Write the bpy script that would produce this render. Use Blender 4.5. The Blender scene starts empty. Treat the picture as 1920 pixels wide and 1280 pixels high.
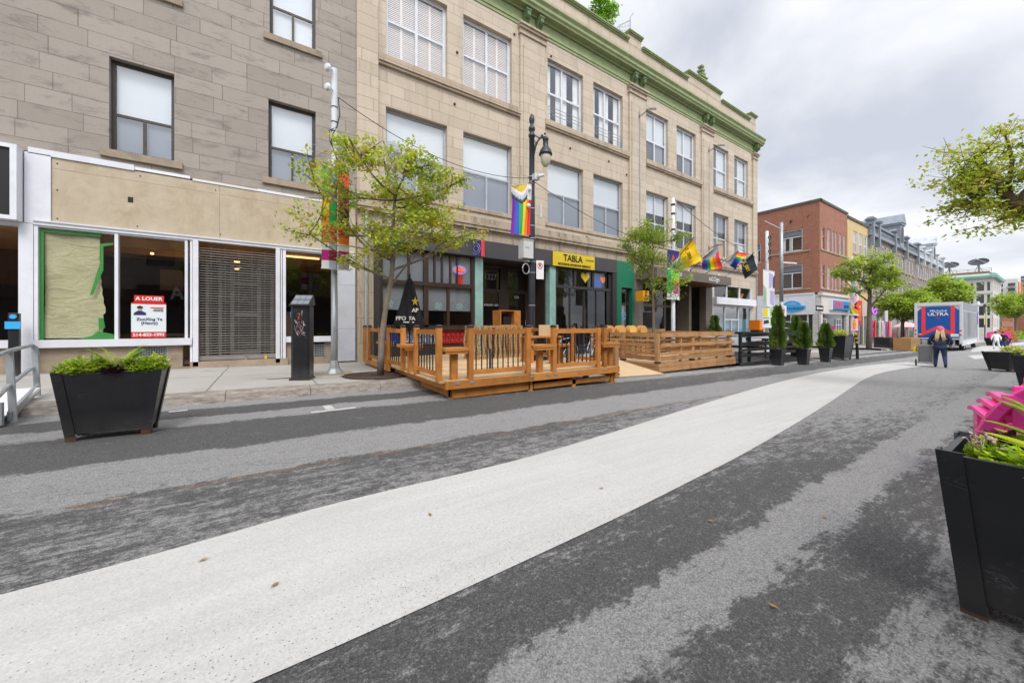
import bpy, bmesh, math, random
from mathutils import Vector, Matrix
random.seed(7)
R = random.Random(11)
scn = bpy.context.scene
COL = scn.collection
# ---------------------------------------------------------------- camera
cam_d = bpy.data.cameras.new("camera"); cam = bpy.data.objects.new("camera", cam_d); COL.objects.link(cam)
cam_d.sensor_width = 36; cam_d.lens = 690.0/1920*36; cam_d.shift_y = -29/1920.0
cam_d.clip_start = 0.05; cam_d.clip_end = 3000
cam.location = (0, 0, 1.24)
cam.rotation_euler = (math.pi/2, 0, -math.atan2(1.0, 1.5))
scn.camera = cam
# ---------------------------------------------------------------- world and sun
SUN_EL, SUN_AZ = math.radians(52), math.radians(195)
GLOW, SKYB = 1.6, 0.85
w = bpy.data.worlds.new("World"); scn.world = w; w.use_nodes = True
nt = w.node_tree; N = nt.nodes; L = nt.links; N.clear()
out = N.new('ShaderNodeOutputWorld'); mixs = N.new('ShaderNodeMixShader')
b1 = N.new('ShaderNodeBackground'); b2 = N.new('ShaderNodeBackground')
sky = N.new('ShaderNodeTexSky'); sky.sky_type = 'NISHITA'; sky.sun_disc = False
sky.sun_elevation = SUN_EL; sky.sun_rotation = SUN_AZ
b1.inputs[1].default_value = 0.12; L.new(sky.outputs[0], b1.inputs[0])
tc = N.new('ShaderNodeTexCoord'); sep = N.new('ShaderNodeSeparateXYZ'); L.new(tc.outputs['Generated'], sep.inputs[0])
def wm(op, a, b):
    m = N.new('ShaderNodeMath'); m.operation = op
    for i, q in enumerate((a, b)):
        if hasattr(q, 'is_linked'): L.new(q, m.inputs[i])
        else: m.inputs[i].default_value = q
    return m.outputs[0]
zz = wm('ADD', wm('MAXIMUM', sep.outputs[2], 0.0), 0.22)
cmb = N.new('ShaderNodeCombineXYZ'); L.new(wm('DIVIDE', sep.outputs[0], zz), cmb.inputs[0]); L.new(wm('DIVIDE', sep.outputs[1], zz), cmb.inputs[1])
cmb.inputs[2].default_value = 3.7
cn = N.new('ShaderNodeTexNoise'); cn.inputs['Scale'].default_value = 1.05; cn.inputs['Detail'].default_value = 7; cn.inputs['Roughness'].default_value = 0.5
cn.inputs['Distortion'].default_value = 0.35
L.new(cmb.outputs[0], cn.inputs['Vector'])
cr = N.new('ShaderNodeValToRGB'); e = cr.color_ramp.elements
e[0].position = 0.39; e[0].color = (0.585, 0.615, 0.69, 1); e[1].position = 0.61; e[1].color = (1.0, 1.0, 1.0, 1)
m_ = cr.color_ramp.elements.new(0.5); m_.color = (0.78, 0.80, 0.855, 1)
L.new(cn.outputs[0], cr.inputs[0]); L.new(cr.outputs[0], b2.inputs[0]); 
mixs.inputs[0].default_value = 0.93
# the cloud deck is brightest round the hidden sun, behind the camera
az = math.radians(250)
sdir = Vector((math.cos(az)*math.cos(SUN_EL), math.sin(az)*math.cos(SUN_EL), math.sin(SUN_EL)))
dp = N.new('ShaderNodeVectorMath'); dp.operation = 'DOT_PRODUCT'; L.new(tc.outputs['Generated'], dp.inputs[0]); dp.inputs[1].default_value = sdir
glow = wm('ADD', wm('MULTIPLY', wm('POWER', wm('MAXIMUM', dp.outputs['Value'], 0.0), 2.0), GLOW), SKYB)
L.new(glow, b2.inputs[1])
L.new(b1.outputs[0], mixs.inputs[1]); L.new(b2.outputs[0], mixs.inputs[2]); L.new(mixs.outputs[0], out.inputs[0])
sd = bpy.data.lights.new("sun", 'SUN'); sd.energy = 1.5; sd.angle = math.radians(20); sd.color = (1, 0.96, 0.9)
sun = bpy.data.objects.new("sun", sd); COL.objects.link(sun)
# light travels away from the sun, which stands behind the camera and a little to its left
sun.rotation_euler = sdir.to_track_quat('Z', 'Y').to_euler()
sky.sun_rotation = math.atan2(sdir.x, sdir.y)
scn.view_settings.view_transform = 'Standard'; scn.view_settings.look = 'None'
scn.view_settings.exposure = 0.42; scn.view_settings.gamma = 1.0
scn.render.engine = 'CYCLES'
scn.cycles.use_denoising = True
scn.cycles.max_bounces = 6; scn.cycles.transparent_max_bounces = 12; scn.cycles.glossy_bounces = 3
scn.cycles.diffuse_bounces = 3; scn.cycles.transmission_bounces = 3
scn.cycles.caustics_reflective = False; scn.cycles.caustics_refractive = False

GR = 0.0165
def gz(x, o=0.0): return -GR*min(x, 230.0)+o
# ---------------------------------------------------------------- materials
MATS = {}
class NG:
    def __init__(s, name):
        s.m = bpy.data.materials.new(name); s.m.use_nodes = True; s.t = s.m.node_tree; s.t.nodes.clear()
        s.out = s.t.nodes.new('ShaderNodeOutputMaterial'); MATS[name] = s.m
    def n(s, typ, ins=None, **pr):
        x = s.t.nodes.new(typ)
        for k, v in pr.items(): setattr(x, k, v)
        for k, v in (ins or {}).items():
            if hasattr(v, 'is_linked'): s.t.links.new(v, x.inputs[k])
            else: x.inputs[k].default_value = v
        return x
    def mth(s, op, a, b=0.0, cl=False):
        x = s.n('ShaderNodeMath', {0: a, 1: b}, operation=op); x.use_clamp = cl; return x.outputs[0]
    def mix(s, f, a, b, bt='MIX'):
        x = s.t.nodes.new('ShaderNodeMix'); x.data_type = 'RGBA'; x.blend_type = bt
        for i, v in ((0, f), (6, a), (7, b)):
            if hasattr(v, 'is_linked'): s.t.links.new(v, x.inputs[i])
            else: x.inputs[i].default_value = v if i == 0 or len(v) == 4 else (*v, 1)
        return x.outputs[2]
    def noise(s, vec, scale, det=4, rough=.55, dist=0):
        return s.n('ShaderNodeTexNoise', {'Vector': vec, 'Scale': scale, 'Detail': det, 'Roughness': rough, 'Distortion': dist}).outputs[0]
    def ramp(s, f, pts, interp='LINEAR'):
        x = s.n('ShaderNodeValToRGB', {0: f}); r = x.color_ramp; r.interpolation = interp
        while len(r.elements) < len(pts): r.elements.new(0.5)
        for e_, (p, c) in zip(r.elements, pts):
            e_.position = p; e_.color = (c, c, c, 1) if not isinstance(c, tuple) else (*c, 1)
        return x.outputs[0]
    def obj(s): return s.n('ShaderNodeTexCoord').outputs['Object']
    def att(s): return s.n('ShaderNodeAttribute', attribute_name='v').outputs['Fac']
    def scalev(s, v, sc): return s.n('ShaderNodeMapping', {'Vector': v, 'Scale': sc}).outputs[0]
    def fin(s, col, rough=.6, metal=0., bump=None, bstr=.3, bdist=.01, spec=.5, coat=0):
        p = s.n('ShaderNodeBsdfPrincipled', {'Base Color': col if hasattr(col, 'is_linked') else (*col, 1), 'Roughness': rough, 'Metallic': metal, 'Specular IOR Level': spec, 'Coat Weight': coat})
        if bump is not None:
            b = s.n('ShaderNodeBump', {'Strength': bstr, 'Distance': bdist, 'Height': bump}); s.t.links.new(b.outputs[0], p.inputs['Normal'])
        s.t.links.new(p.outputs[0], s.out.inputs[0]); return s.m
def mk(name, col, rough=.6, metal=0., var=.12, vs=5., bump=0., bs=60., spec=.4, dirt=0., coat=0):
    g = NG(name); o = g.obj()
    n = g.noise(o, vs, 5)
    c = g.mix(n, tuple(max(0, x*(1-var*1.6)) for x in col), tuple(min(1, x*(1+var*1.6)) for x in col))
    c = g.mix(1.0, c, g.n('ShaderNodeCombineColor', {0: g.att(), 1: g.att(), 2: g.att()}).outputs[0], 'MULTIPLY')
    if dirt:
        d = g.ramp(g.noise(o, 2.3, 8, .7), [(.48, 0.), (.7, 1.)])
        c = g.mix(g.mth('MULTIPLY', d, dirt), c, (.09, .075, .06))
    b = g.noise(o, bs, 3) if bump else None
    rg = g.mth('ADD', g.mth('MULTIPLY', g.mth('SUBTRACT', n, .5), .25), rough, True)
    return g.fin(c, rg, metal, b, bump, .004, spec, coat)
def mk_plain(name, col, rough=.6, metal=0., spec=.4):
    return NG(name).fin(col, rough, metal, spec=spec)
def mk_wood(name, c1, c2, rough=.65):
    g = NG(name); uv = g.n('ShaderNodeTexCoord').outputs['UV']
    v = g.scalev(uv, (1.6, 30, 1)); n = g.noise(v, 1.5, 6, .65, 1.2)
    k = g.noise(g.scalev(uv, (4, 9, 1)), 1.0, 3)
    kn = g.ramp(k, [(.29, 1.), (.35, 0.)])
    c = g.mix(n, c1, c2); c = g.mix(g.mth('MULTIPLY', kn, .55), c, tuple(x*.35 for x in c1))
    c = g.mix(g.mth('MULTIPLY', g.ramp(g.noise(g.obj(), 3.1, 5), [(.45, 0.), (.7, 1.)]), .45), c, tuple(x*.6 for x in c1))
    c = g.mix(1.0, c, g.n('ShaderNodeCombineColor', {0: g.att(), 1: g.att(), 2: g.att()}).outputs[0], 'MULTIPLY')
    return g.fin(c, rough, 0, n, .35, .003, .3)
def mk_stone(name, cols, mortar, bw, bh, msize=.012, stain=.35, stc=(.12, .1, .085), bstr=.6, rnd=.6, streak=.3, grain=9, sv=(2.5, 2.5, .55)):
    g = NG(name); o = g.obj(); sp = g.n('ShaderNodeSeparateXYZ', {0: o}).outputs
    u = g.mth('ADD', sp[0], sp[1]); z = sp[2]
    row = g.mth('FLOOR', g.mth('DIVIDE', z, bh))
    r1 = g.n('ShaderNodeTexWhiteNoise', {'W': row}, noise_dimensions='1D').outputs[0]
    r2 = g.n('ShaderNodeTexWhiteNoise', {'W': g.mth('ADD', row, 31.7)}, noise_dimensions='1D').outputs[0]
    u2 = g.mth('ADD', g.mth('MULTIPLY', u, g.mth('ADD', g.mth('MULTIPLY', r1, rnd), 1-rnd/2)), g.mth('MULTIPLY', r2, bw))
    vec = g.n('ShaderNodeCombineXYZ', {0: u2, 1: z, 2: 0.}).outputs[0]
    def brick(a, b, mm):
        x = g.n('ShaderNodeTexBrick', {'Vector': vec, 'Color1': (*a, 1), 'Color2': (*b, 1), 'Mortar': (*mm, 1), 'Scale': 1.0, 'Mortar Size': msize, 'Mortar Smooth': .15, 'Bias': 0., 'Brick Width': bw, 'Row Height': bh})
        x.offset = 0.5 if rnd < .2 else 0.0; return x
    b = brick(cols[0], cols[1], mortar); c = b.outputs['Color']
    n1 = g.noise(o, 1.1, 6, .6); n2 = g.noise(g.scalev(o, sv), 1.0, 8, .72, .4); n3 = g.noise(o, grain*3, 4, .6)
    c = g.mix(g.ramp(n1, [(.35, 0.), (.7, .5)]), c, cols[2])
    c = g.mix(g.mth('MULTIPLY', g.ramp(n2, [(.52, 0.), (.68, 1.)]), stain), c, stc)
    st = g.noise(g.scalev(o, (5, 5, .25)), 1.0, 5, .6)
    c = g.mix(g.mth('MULTIPLY', g.ramp(st, [(.5, 0.), (.75, 1.)]), streak), c, tuple(x*.5 for x in cols[0]))
    c = g.mix(g.mth('MULTIPLY', g.mth('SUBTRACT', n3, .35), .4), c, tuple(x*.45 for x in cols[0]))
    h = g.mth('SUBTRACT', g.mth('MULTIPLY', n3, .25), b.outputs['Fac'])
    return g.fin(c, .85, 0, h, bstr, .012, .2)
def mk_glass(name, tint=(.9, .95, .95), base=.16, rough=.01, k=.9):
    g = NG(name)
    lw = g.mth('ADD', .04, g.mth('POWER', g.n('ShaderNodeLayerWeight', {'Blend': .5}).outputs['Facing'], 4.5))
    f = g.mth('ADD', g.mth('MULTIPLY', lw, k), base, True)
    o = g.obj(); bn = g.n('ShaderNodeBump', {'Strength': .12, 'Distance': .02, 'Height': g.noise(o, .9, 2)})
    tr = g.n('ShaderNodeBsdfTransparent', {0: (*tint, 1)}); gl = g.n('ShaderNodeBsdfGlossy', {'Color': (.95, .97, 1, 1), 'Roughness': rough, 'Normal': bn.outputs[0]})
    mx = g.n('ShaderNodeMixShader', {0: f, 1: tr.outputs[0], 2: gl.outputs[0]}); g.t.links.new(mx.outputs[0], g.out.inputs[0]); return g.m
def mk_leaf(name, stops, trans=.42):
    g = NG(name); a = g.att(); o = g.obj()
    f = g.mth('ADD', g.mth('MULTIPLY', a, .8), g.mth('MULTIPLY', g.mth('SUBTRACT', g.noise(o, 2.2, 3), .3), .5), True)
    c = g.ramp(f, stops)
    p = g.n('ShaderNodeBsdfPrincipled', {'Base Color': c, 'Roughness': .55, 'Specular IOR Level': .3}); t = g.n('ShaderNodeBsdfTranslucent', {'Color': c})
    mx = g.n('ShaderNodeMixShader', {0: trans, 1: p.outputs[0], 2: t.outputs[0]}); g.t.links.new(mx.outputs[0], g.out.inputs[0]); return g.m
def mk_emit(name, col, st):
    g = NG(name); x = g.n('ShaderNodeEmission', {0: (*col, 1), 1: st}); g.t.links.new(x.outputs[0], g.out.inputs[0]); return g.m

mk_stone('limestone', ((.57, .485, .39), (.475, .40, .315), (.49, .415, .33)), (.33, .26, .19), 1.15, .37, .009, .25, (.2, .15, .11), .6, .7, .25)
mk_stone('limestone_plain', ((.49, .40, .305), (.42, .345, .26), (.38, .31, .235)), (.2, .15, .1), 2.2, .9, .005, .5, (.13, .1, .08), .5, .3, .55)
mk_stone('weathered_limestone', ((.47, .39, .30), (.40, .33, .255), (.42, .345, .265)), (.12, .1, .08), 1.9, .8, .007, .75, (.055, .05, .045), .6, .3, .8)
mk_stone('grey_ashlar', ((.375, .335, .295), (.30, .265, .232), (.35, .31, .272)), (.17, .15, .13), .92, .385, .006, .55, (.11, .1, .095), .8, .8, .12, 9, (1.6, 1.6, 4.5))
mk_stone('red_brick', ((.37, .145, .085), (.25, .085, .05), (.33, .125, .075)), (.33, .25, .2), .24, .085, .012, .2, (.15, .06, .04), .5, .05, .25, 6)
mk_stone('yellow_render', ((.58, .44, .22), (.55, .41, .2), (.5, .38, .2)), (.4, .3, .17), 1.4, 2.0, .004, .15, (.3, .2, .1), .2, .1, .2)
mk_stone('grey_victorian_stone', ((.32, .27, .24), (.23, .195, .175), (.28, .24, .215)), (.15, .13, .12), .7, .33, .02, .45, (.1, .085, .08), .8, .5, .3)
mk_stone('white_glazed_block', ((.62, .61, .58), (.56, .55, .53), (.58, .57, .55)), (.35, .34, .33), 1.2, .4, .012, .15, (.3, .29, .28), .4, .1, .2)
mk_stone('white_stone', ((.62, .6, .56), (.57, .55, .51), (.58, .56, .52)), (.4, .38, .35), 1.6, .6, .01, .15, (.3, .27, .25), .4, .1, .3)
mk('plinth_stone', (.34, .27, .2), .85, var=.25, vs=3, bump=.5, bs=40, dirt=.5)
g = NG('plywood'); o = g.obj(); n1 = g.noise(g.scalev(o, (3.5, 3.5, .6)), 1.0, 8, .7, .3); n2 = g.noise(o, 1.1, 5); n3 = g.noise(g.scalev(o, (1, 1, 14)), 1.5, 5)
n4 = g.noise(o, 2.6, 8, .75, .5); n1 = g.mth('ADD', g.mth('MULTIPLY', n1, .55), g.mth('MULTIPLY', g.ramp(n4, [(.35, 0.), (.65, 1.)]), .45)); c = g.mix(n1, (.31, .235, .145), (.60, .53, .42)); c = g.mix(g.mth('MULTIPLY', g.ramp(n2, [(.4, 0.), (.7, 1.)]), .55), c, (.52, .465, .375)); c = g.mix(g.mth('MULTIPLY', n3, .3), c, (.45, .33, .19)); g.fin(c, .75, 0, n3, .12, .004, .25)
mk('aluminium', (.7, .71, .74), .42, .2, .1, 3, .05, 80, dirt=.12)
mk('white_metal', (.7, .71, .76), .45, 0, .08, 2, .08, 60, dirt=.1)
mk('grey_panel', (.52, .54, .58), .55, 0, .1, 1.5, .1, 20, dirt=.12)
mk('dark_sash', (.06, .05, .042), .5, 0, .2, 5)
mk('grey_sash', (.42, .44, .48), .5, 0, .1, 5)
mk('white_sash', (.6, .62, .66), .5, 0, .08, 5)
mk('green_paint', (.25, .30, .14), .55, 0, .2, 2.5, .15, 40, dirt=.25)
mk('green_paint_dark', (.11, .17, .07), .6, 0, .25, 2.5, .15, 40, dirt=.4)
mk('shop_dark', (.035, .032, .034), .5, 0, .2, 3)
mk('shop_brown', (.04, .025, .018), .45, 0, .2, 3)
mk('fascia_dark', (.055, .052, .056), .55, 0, .15, 2, dirt=.15)
mk('bronze', (.19, .155, .125), .45, .2, .12, 2)
mk('teal_post', (.25, .42, .38), .45, 0, .2, 2, dirt=.35)
mk('green_wall', (.008, .16, .085), .6, 0, .12, 2, dirt=.15)
mk('yellow_sign', (.62, .46, .02), .5, 0, .1, 4)
mk('orange_sign', (.8, .36, .01), .5, 0, .05, 4)
mk('black_paint', (.016, .017, .02), .38, 0, .35, 6, .12, 40, dirt=.12)
g = NG('black_planter'); o = g.obj(); sp_ = g.n('ShaderNodeSeparateXYZ', {0: o}).outputs
n1 = g.noise(o, 5, 6, .65); c = g.mix(n1, (.005, .0055, .008), (.016, .017, .021))
scr = g.mth('ABSOLUTE', g.mth('SUBTRACT', g.noise(g.scalev(o, (2.5, 2.5, 9)), 1.3, 6, .6, 1.5), .5)); sm_ = g.mth('MULTIPLY', g.ramp(scr, [(.0, 1.), (.0035, 0.)]), g.ramp(g.noise(o, 4, 3), [(.55, 0.), (.65, 1.)]))
c = g.mix(g.mth('MULTIPLY', sm_, .6), c, (.25, .25, .25))
sp2 = g.ramp(g.noise(o, 38, 3, .6), [(.70, 0.), (.74, 1.)]); c = g.mix(g.mth('MULTIPLY', sp2, .35), c, (.2, .19, .18))
dst = g.mth('MULTIPLY', g.n('ShaderNodeMapRange', {0: sp_[2], 1: .02, 2: .32, 3: .55, 4: .0}).outputs[0], g.noise(g.scalev(o, (6, 6, 2)), 1.0, 6, .7)); c = g.mix(dst, c, (.11, .1, .09))
g.fin(c, g.mth('ADD', .28, g.mth('MULTIPLY', n1, .25)), 0, g.noise(o, 7, 4), .12, .01, .45, .12)
mk('pole_black', (.03, .035, .045), .4, .2, .2, 6, dirt=.1)
mk('galvanised', (.38, .41, .43), .45, .5, .15, 8, .05, 60, dirt=.25)
mk('white_pole', (.62, .65, .7), .5, 0, .1, 6, dirt=.15)
mk('steel', (.5, .5, .52), .3, .8, .1, 8)
mk('rust', (.09, .045, .025), .9, 0, .4, 12, .5, 60)
mk('flag_yellow', (.95, .60, .02), .6, 0, .04, 4)
mk('box_grey', (.55, .56, .56), .5, 0, .08, 5, dirt=.1)
mk('lamp_glass', (.52, .5, .38), .2, 0, .12, 4, spec=.6)
mk('pink_plastic', (.88, .06, .34), .36, 0, .05, 3, spec=.5)
mk('shutter_metal', (.27, .25, .23), .45, .3, .15, 3)
mk('warm_ceiling', (.55, .3, .13), .8, 0, .3, 1.5)
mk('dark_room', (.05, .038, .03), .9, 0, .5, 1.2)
mk('wall_inside', (.24, .16, .10), .9, 0, .5, .9)
mk('blind_white', (.62, .66, .68), .7, 0, .04, 1)
mk('blind_grey', (.2, .225, .26), .7, 0, .08, 1)
mk('dark_grey', (.07, .072, .08), .7, 0, .2, 2)
mk('curtain', (.8, .8, .78), .8, 0, .1, 3)
mk('peach_shutter', (.72, .63, .57), .7, 0, .04, 3)
mk('cardboard', (.42, .26, .12), .8, 0, .1, 3)
mk('roofing', (.09, .085, .08), .9, 0, .3, 1)
mk('zinc', (.22, .25, .29), .45, .3, .2, 2, .1, 20, dirt=.25)
mk('zinc_pale', (.5, .53, .56), .5, .2, .15, 2, .1, 20, dirt=.2)
mk('copper_green', (.28, .45, .38), .6, 0, .15, .8)
mk('dish_dark', (.06, .065, .075), .55, .2, .1, 2)
mk('concrete_white', (.6, .6, .59), .7, 0, .06, .5)
mk('beige', (.5, .43, .35), .7, 0, .1, 1)
mk('glass_far', (.1, .13, .15), .08, 0, .35, .8, spec=.9)
mk('window_dark', (.04, .045, .05), .12, 0, .3, 1, spec=.8)
mk('bark', (.15, .12, .095), .9, 0, .35, 7, .8, 30)
mk('bark_pale', (.2, .165, .13), .9, 0, .35, 5, .7, 30)
mk('soil', (.05, .035, .025), .95, 0, .4, 20, .8, 40)
mk('jacket_navy', (.015, .03, .075), .8, 0, .15, 12)
mk('jeans', (.02, .035, .08), .8, 0, .2, 12)
mk('skin', (.45, .27, .19), .6, 0, .05, 8)
mk('hair_blond', (.55, .38, .2), .6, 0, .35, 30, .5, 90)
mk('hat_pink', (.75, .12, .25), .8, 0, .1, 30, .3, 90)
mk('black_cloth', (.012, .012, .014), .75, 0, .3, 10, .15, 40)
mk('cart_grey', (.22, .22, .23), .6, 0, .15, 5)
mk('rubber', (.02, .02, .02), .85, 0, .2, 10)
mk('iron_grate', (.075, .05, .04), .8, .3, .3, 12, .3, 50)
mk('truck_white', (.62, .63, .65), .4, 0, .08, 1, dirt=.1)
mk('truck_side', (.48, .49, .51), .35, .3, .15, 1.2, dirt=.2)
mk('red', (.6, .03, .025), .5, 0, .06, 5)
mk('red_bright', (.8, .05, .06), .5, 0, .05, 3)
mk('blue', (.01, .07, .42), .5, 0, .08, 5)
mk('blue_truck', (.01, .085, .36), .4, 0, .04, 3)
mk('blue_sign', (.02, .2, .5), .5, 0, .06, 3)
mk('sky_blue', (.04, .38, .75), .5, 0, .05, 3)
mk('white', (.75, .75, .75), .55, 0, .03, 4)
mk('paper_white', (.66, .72, .73), .7, 0, .03, 4)
mk('yellow', (.85, .6, .01), .6, 0, .04, 4)
mk('orange', (.85, .22, .01), .6, 0, .04, 4)
mk('green', (.01, .32, .08), .6, 0, .06, 4)
mk('lime', (.2, .55, .04), .6, 0, .08, 4)
mk('purple', (.14, .01, .3), .6, 0, .06, 4)
mk('magenta', (.45, .01, .2), .6, 0, .06, 4)
mk('maroon', (.2, .01, .03), .6, 0, .06, 4)
mk('navy', (.02, .02, .13), .6, 0, .06, 4)
mk('black', (.012, .012, .013), .6, 0, .1, 4)
mk('charcoal_cloth', (.03, .04, .055), .8, 0, .1, 8)
mk('silver_cloth', (.4, .42, .5), .7, 0, .08, 8)
mk('pale_pink', (.75, .45, .5), .6, 0, .04, 4)
mk('light_blue', (.25, .55, .75), .6, 0, .04, 4)
mk('brown_stripe', (.13, .06, .03), .6, 0, .06, 4)
mk('lavender', (.42, .38, .62), .6, 0, .06, 4)
g = NG('kraft_paper'); o = g.obj(); n1 = g.noise(o, 2.2, 6, .6, .8); cre = g.mth('ABSOLUTE', g.mth('SUBTRACT', g.noise(g.scalev(o, (1, 1, 2.2)), 2.0, 5, .6, .6), .5)); c = g.mix(n1, (.42, .39, .22), (.60, .57, .37)); c = g.mix(g.ramp(cre, [(.0, .35), (.02, 0.)]), c, (.72, .69, .5)); g.fin(c, .7, 0, g.mth('ADD', g.mth('MULTIPLY', cre, 3.0), n1), .45, .05, .3)
mk('green_tape', (.05, .30, .06), .6, 0, .1, 5)
mk('hoarding_stone', (.42, .36, .3), .8, 0, .2, 2)
mk('asphalt_patch', (.05, .05, .052), .9, 0, .3, 20, .4, 100)
mk('dry_leaf', (.32, .17, .04), .8, 0, .3, 40)
mk('terracotta', (.36, .13, .07), .8, 0, .15, 5)
mk('twig_chair', (.42, .27, .13), .8, 0, .3, 18, .3, 60)
mk('wicker_ply', (.55, .4, .24), .7, 0, .12, 4)
mk('stool_ply', (.66, .36, .1), .6, 0, .12, 5)
mk('table_top_white', (.55, .58, .62), .4, 0, .05, 3)
mk_wood('deck_wood', (.31, .105, .022), (.62, .27, .065))
mk_wood('deck_wood_pale', (.5, .34, .19), (.66, .49, .3))
mk_wood('weathered_wood', (.33, .165, .07), (.54, .31, .14))
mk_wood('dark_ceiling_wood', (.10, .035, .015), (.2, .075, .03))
mk_wood('box_wood', (.3, .16, .07), (.42, .25, .12))
mk_glass('glass'); mk_glass('shop_glass', (.96, .97, .96), .04, .004, 1.1); mk_glass('shop_glass_pale', (.6, .72, .75), .22)
mk_glass('glass_upper', (.97, .98, .99), .1, .02, .8)
mk_emit('neon_red', (1, .12, .05), 1.6); mk_emit('neon_blue', (.1, .25, 1), 1.2); mk_emit('warm_light', (1, .55, .22), 2.2)
mk_emit('neon_purple', (.6, .2, 1), 1.1)
mk_leaf('maple_leaf', [(.0, (.2, .3, .03)), (.35, (.42, .54, .05)), (.62, (.62, .68, .09)), (.8, (.62, .48, .1)), (1., (.42, .22, .06))])
mk_leaf('locust_leaf', [(.0, (.12, .22, .02)), (.5, (.33, .46, .045)), (1., (.55, .62, .1))])
mk_leaf('far_leaf', [(.0, (.14, .25, .03)), (.5, (.34, .48, .05)), (1., (.58, .66, .1))])
mk_leaf('bright_leaf', [(.0, (.12, .28, .02)), (.5, (.25, .5, .03)), (1., (.4, .6, .06))])
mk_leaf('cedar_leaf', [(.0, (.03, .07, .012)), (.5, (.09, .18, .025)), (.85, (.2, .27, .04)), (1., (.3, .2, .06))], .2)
mk_leaf('fern_leaf', [(.0, (.16, .32, .015)), (.5, (.45, .62, .03)), (1., (.72, .76, .07))])
mk_leaf('bed_leaf', [(.0, (.07, .16, .015)), (.5, (.3, .46, .03)), (1., (.66, .64, .08))])
mk_leaf('dark_leaf', [(.0, (.03, .01, .02)), (1., (.1, .03, .06))], .1)
mk_leaf('flower_mix', [(.0, (.5, .05, .1)), (.4, (.7, .2, .05)), (.7, (.2, .3, .05)), (1., (.7, .15, .4))])
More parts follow.
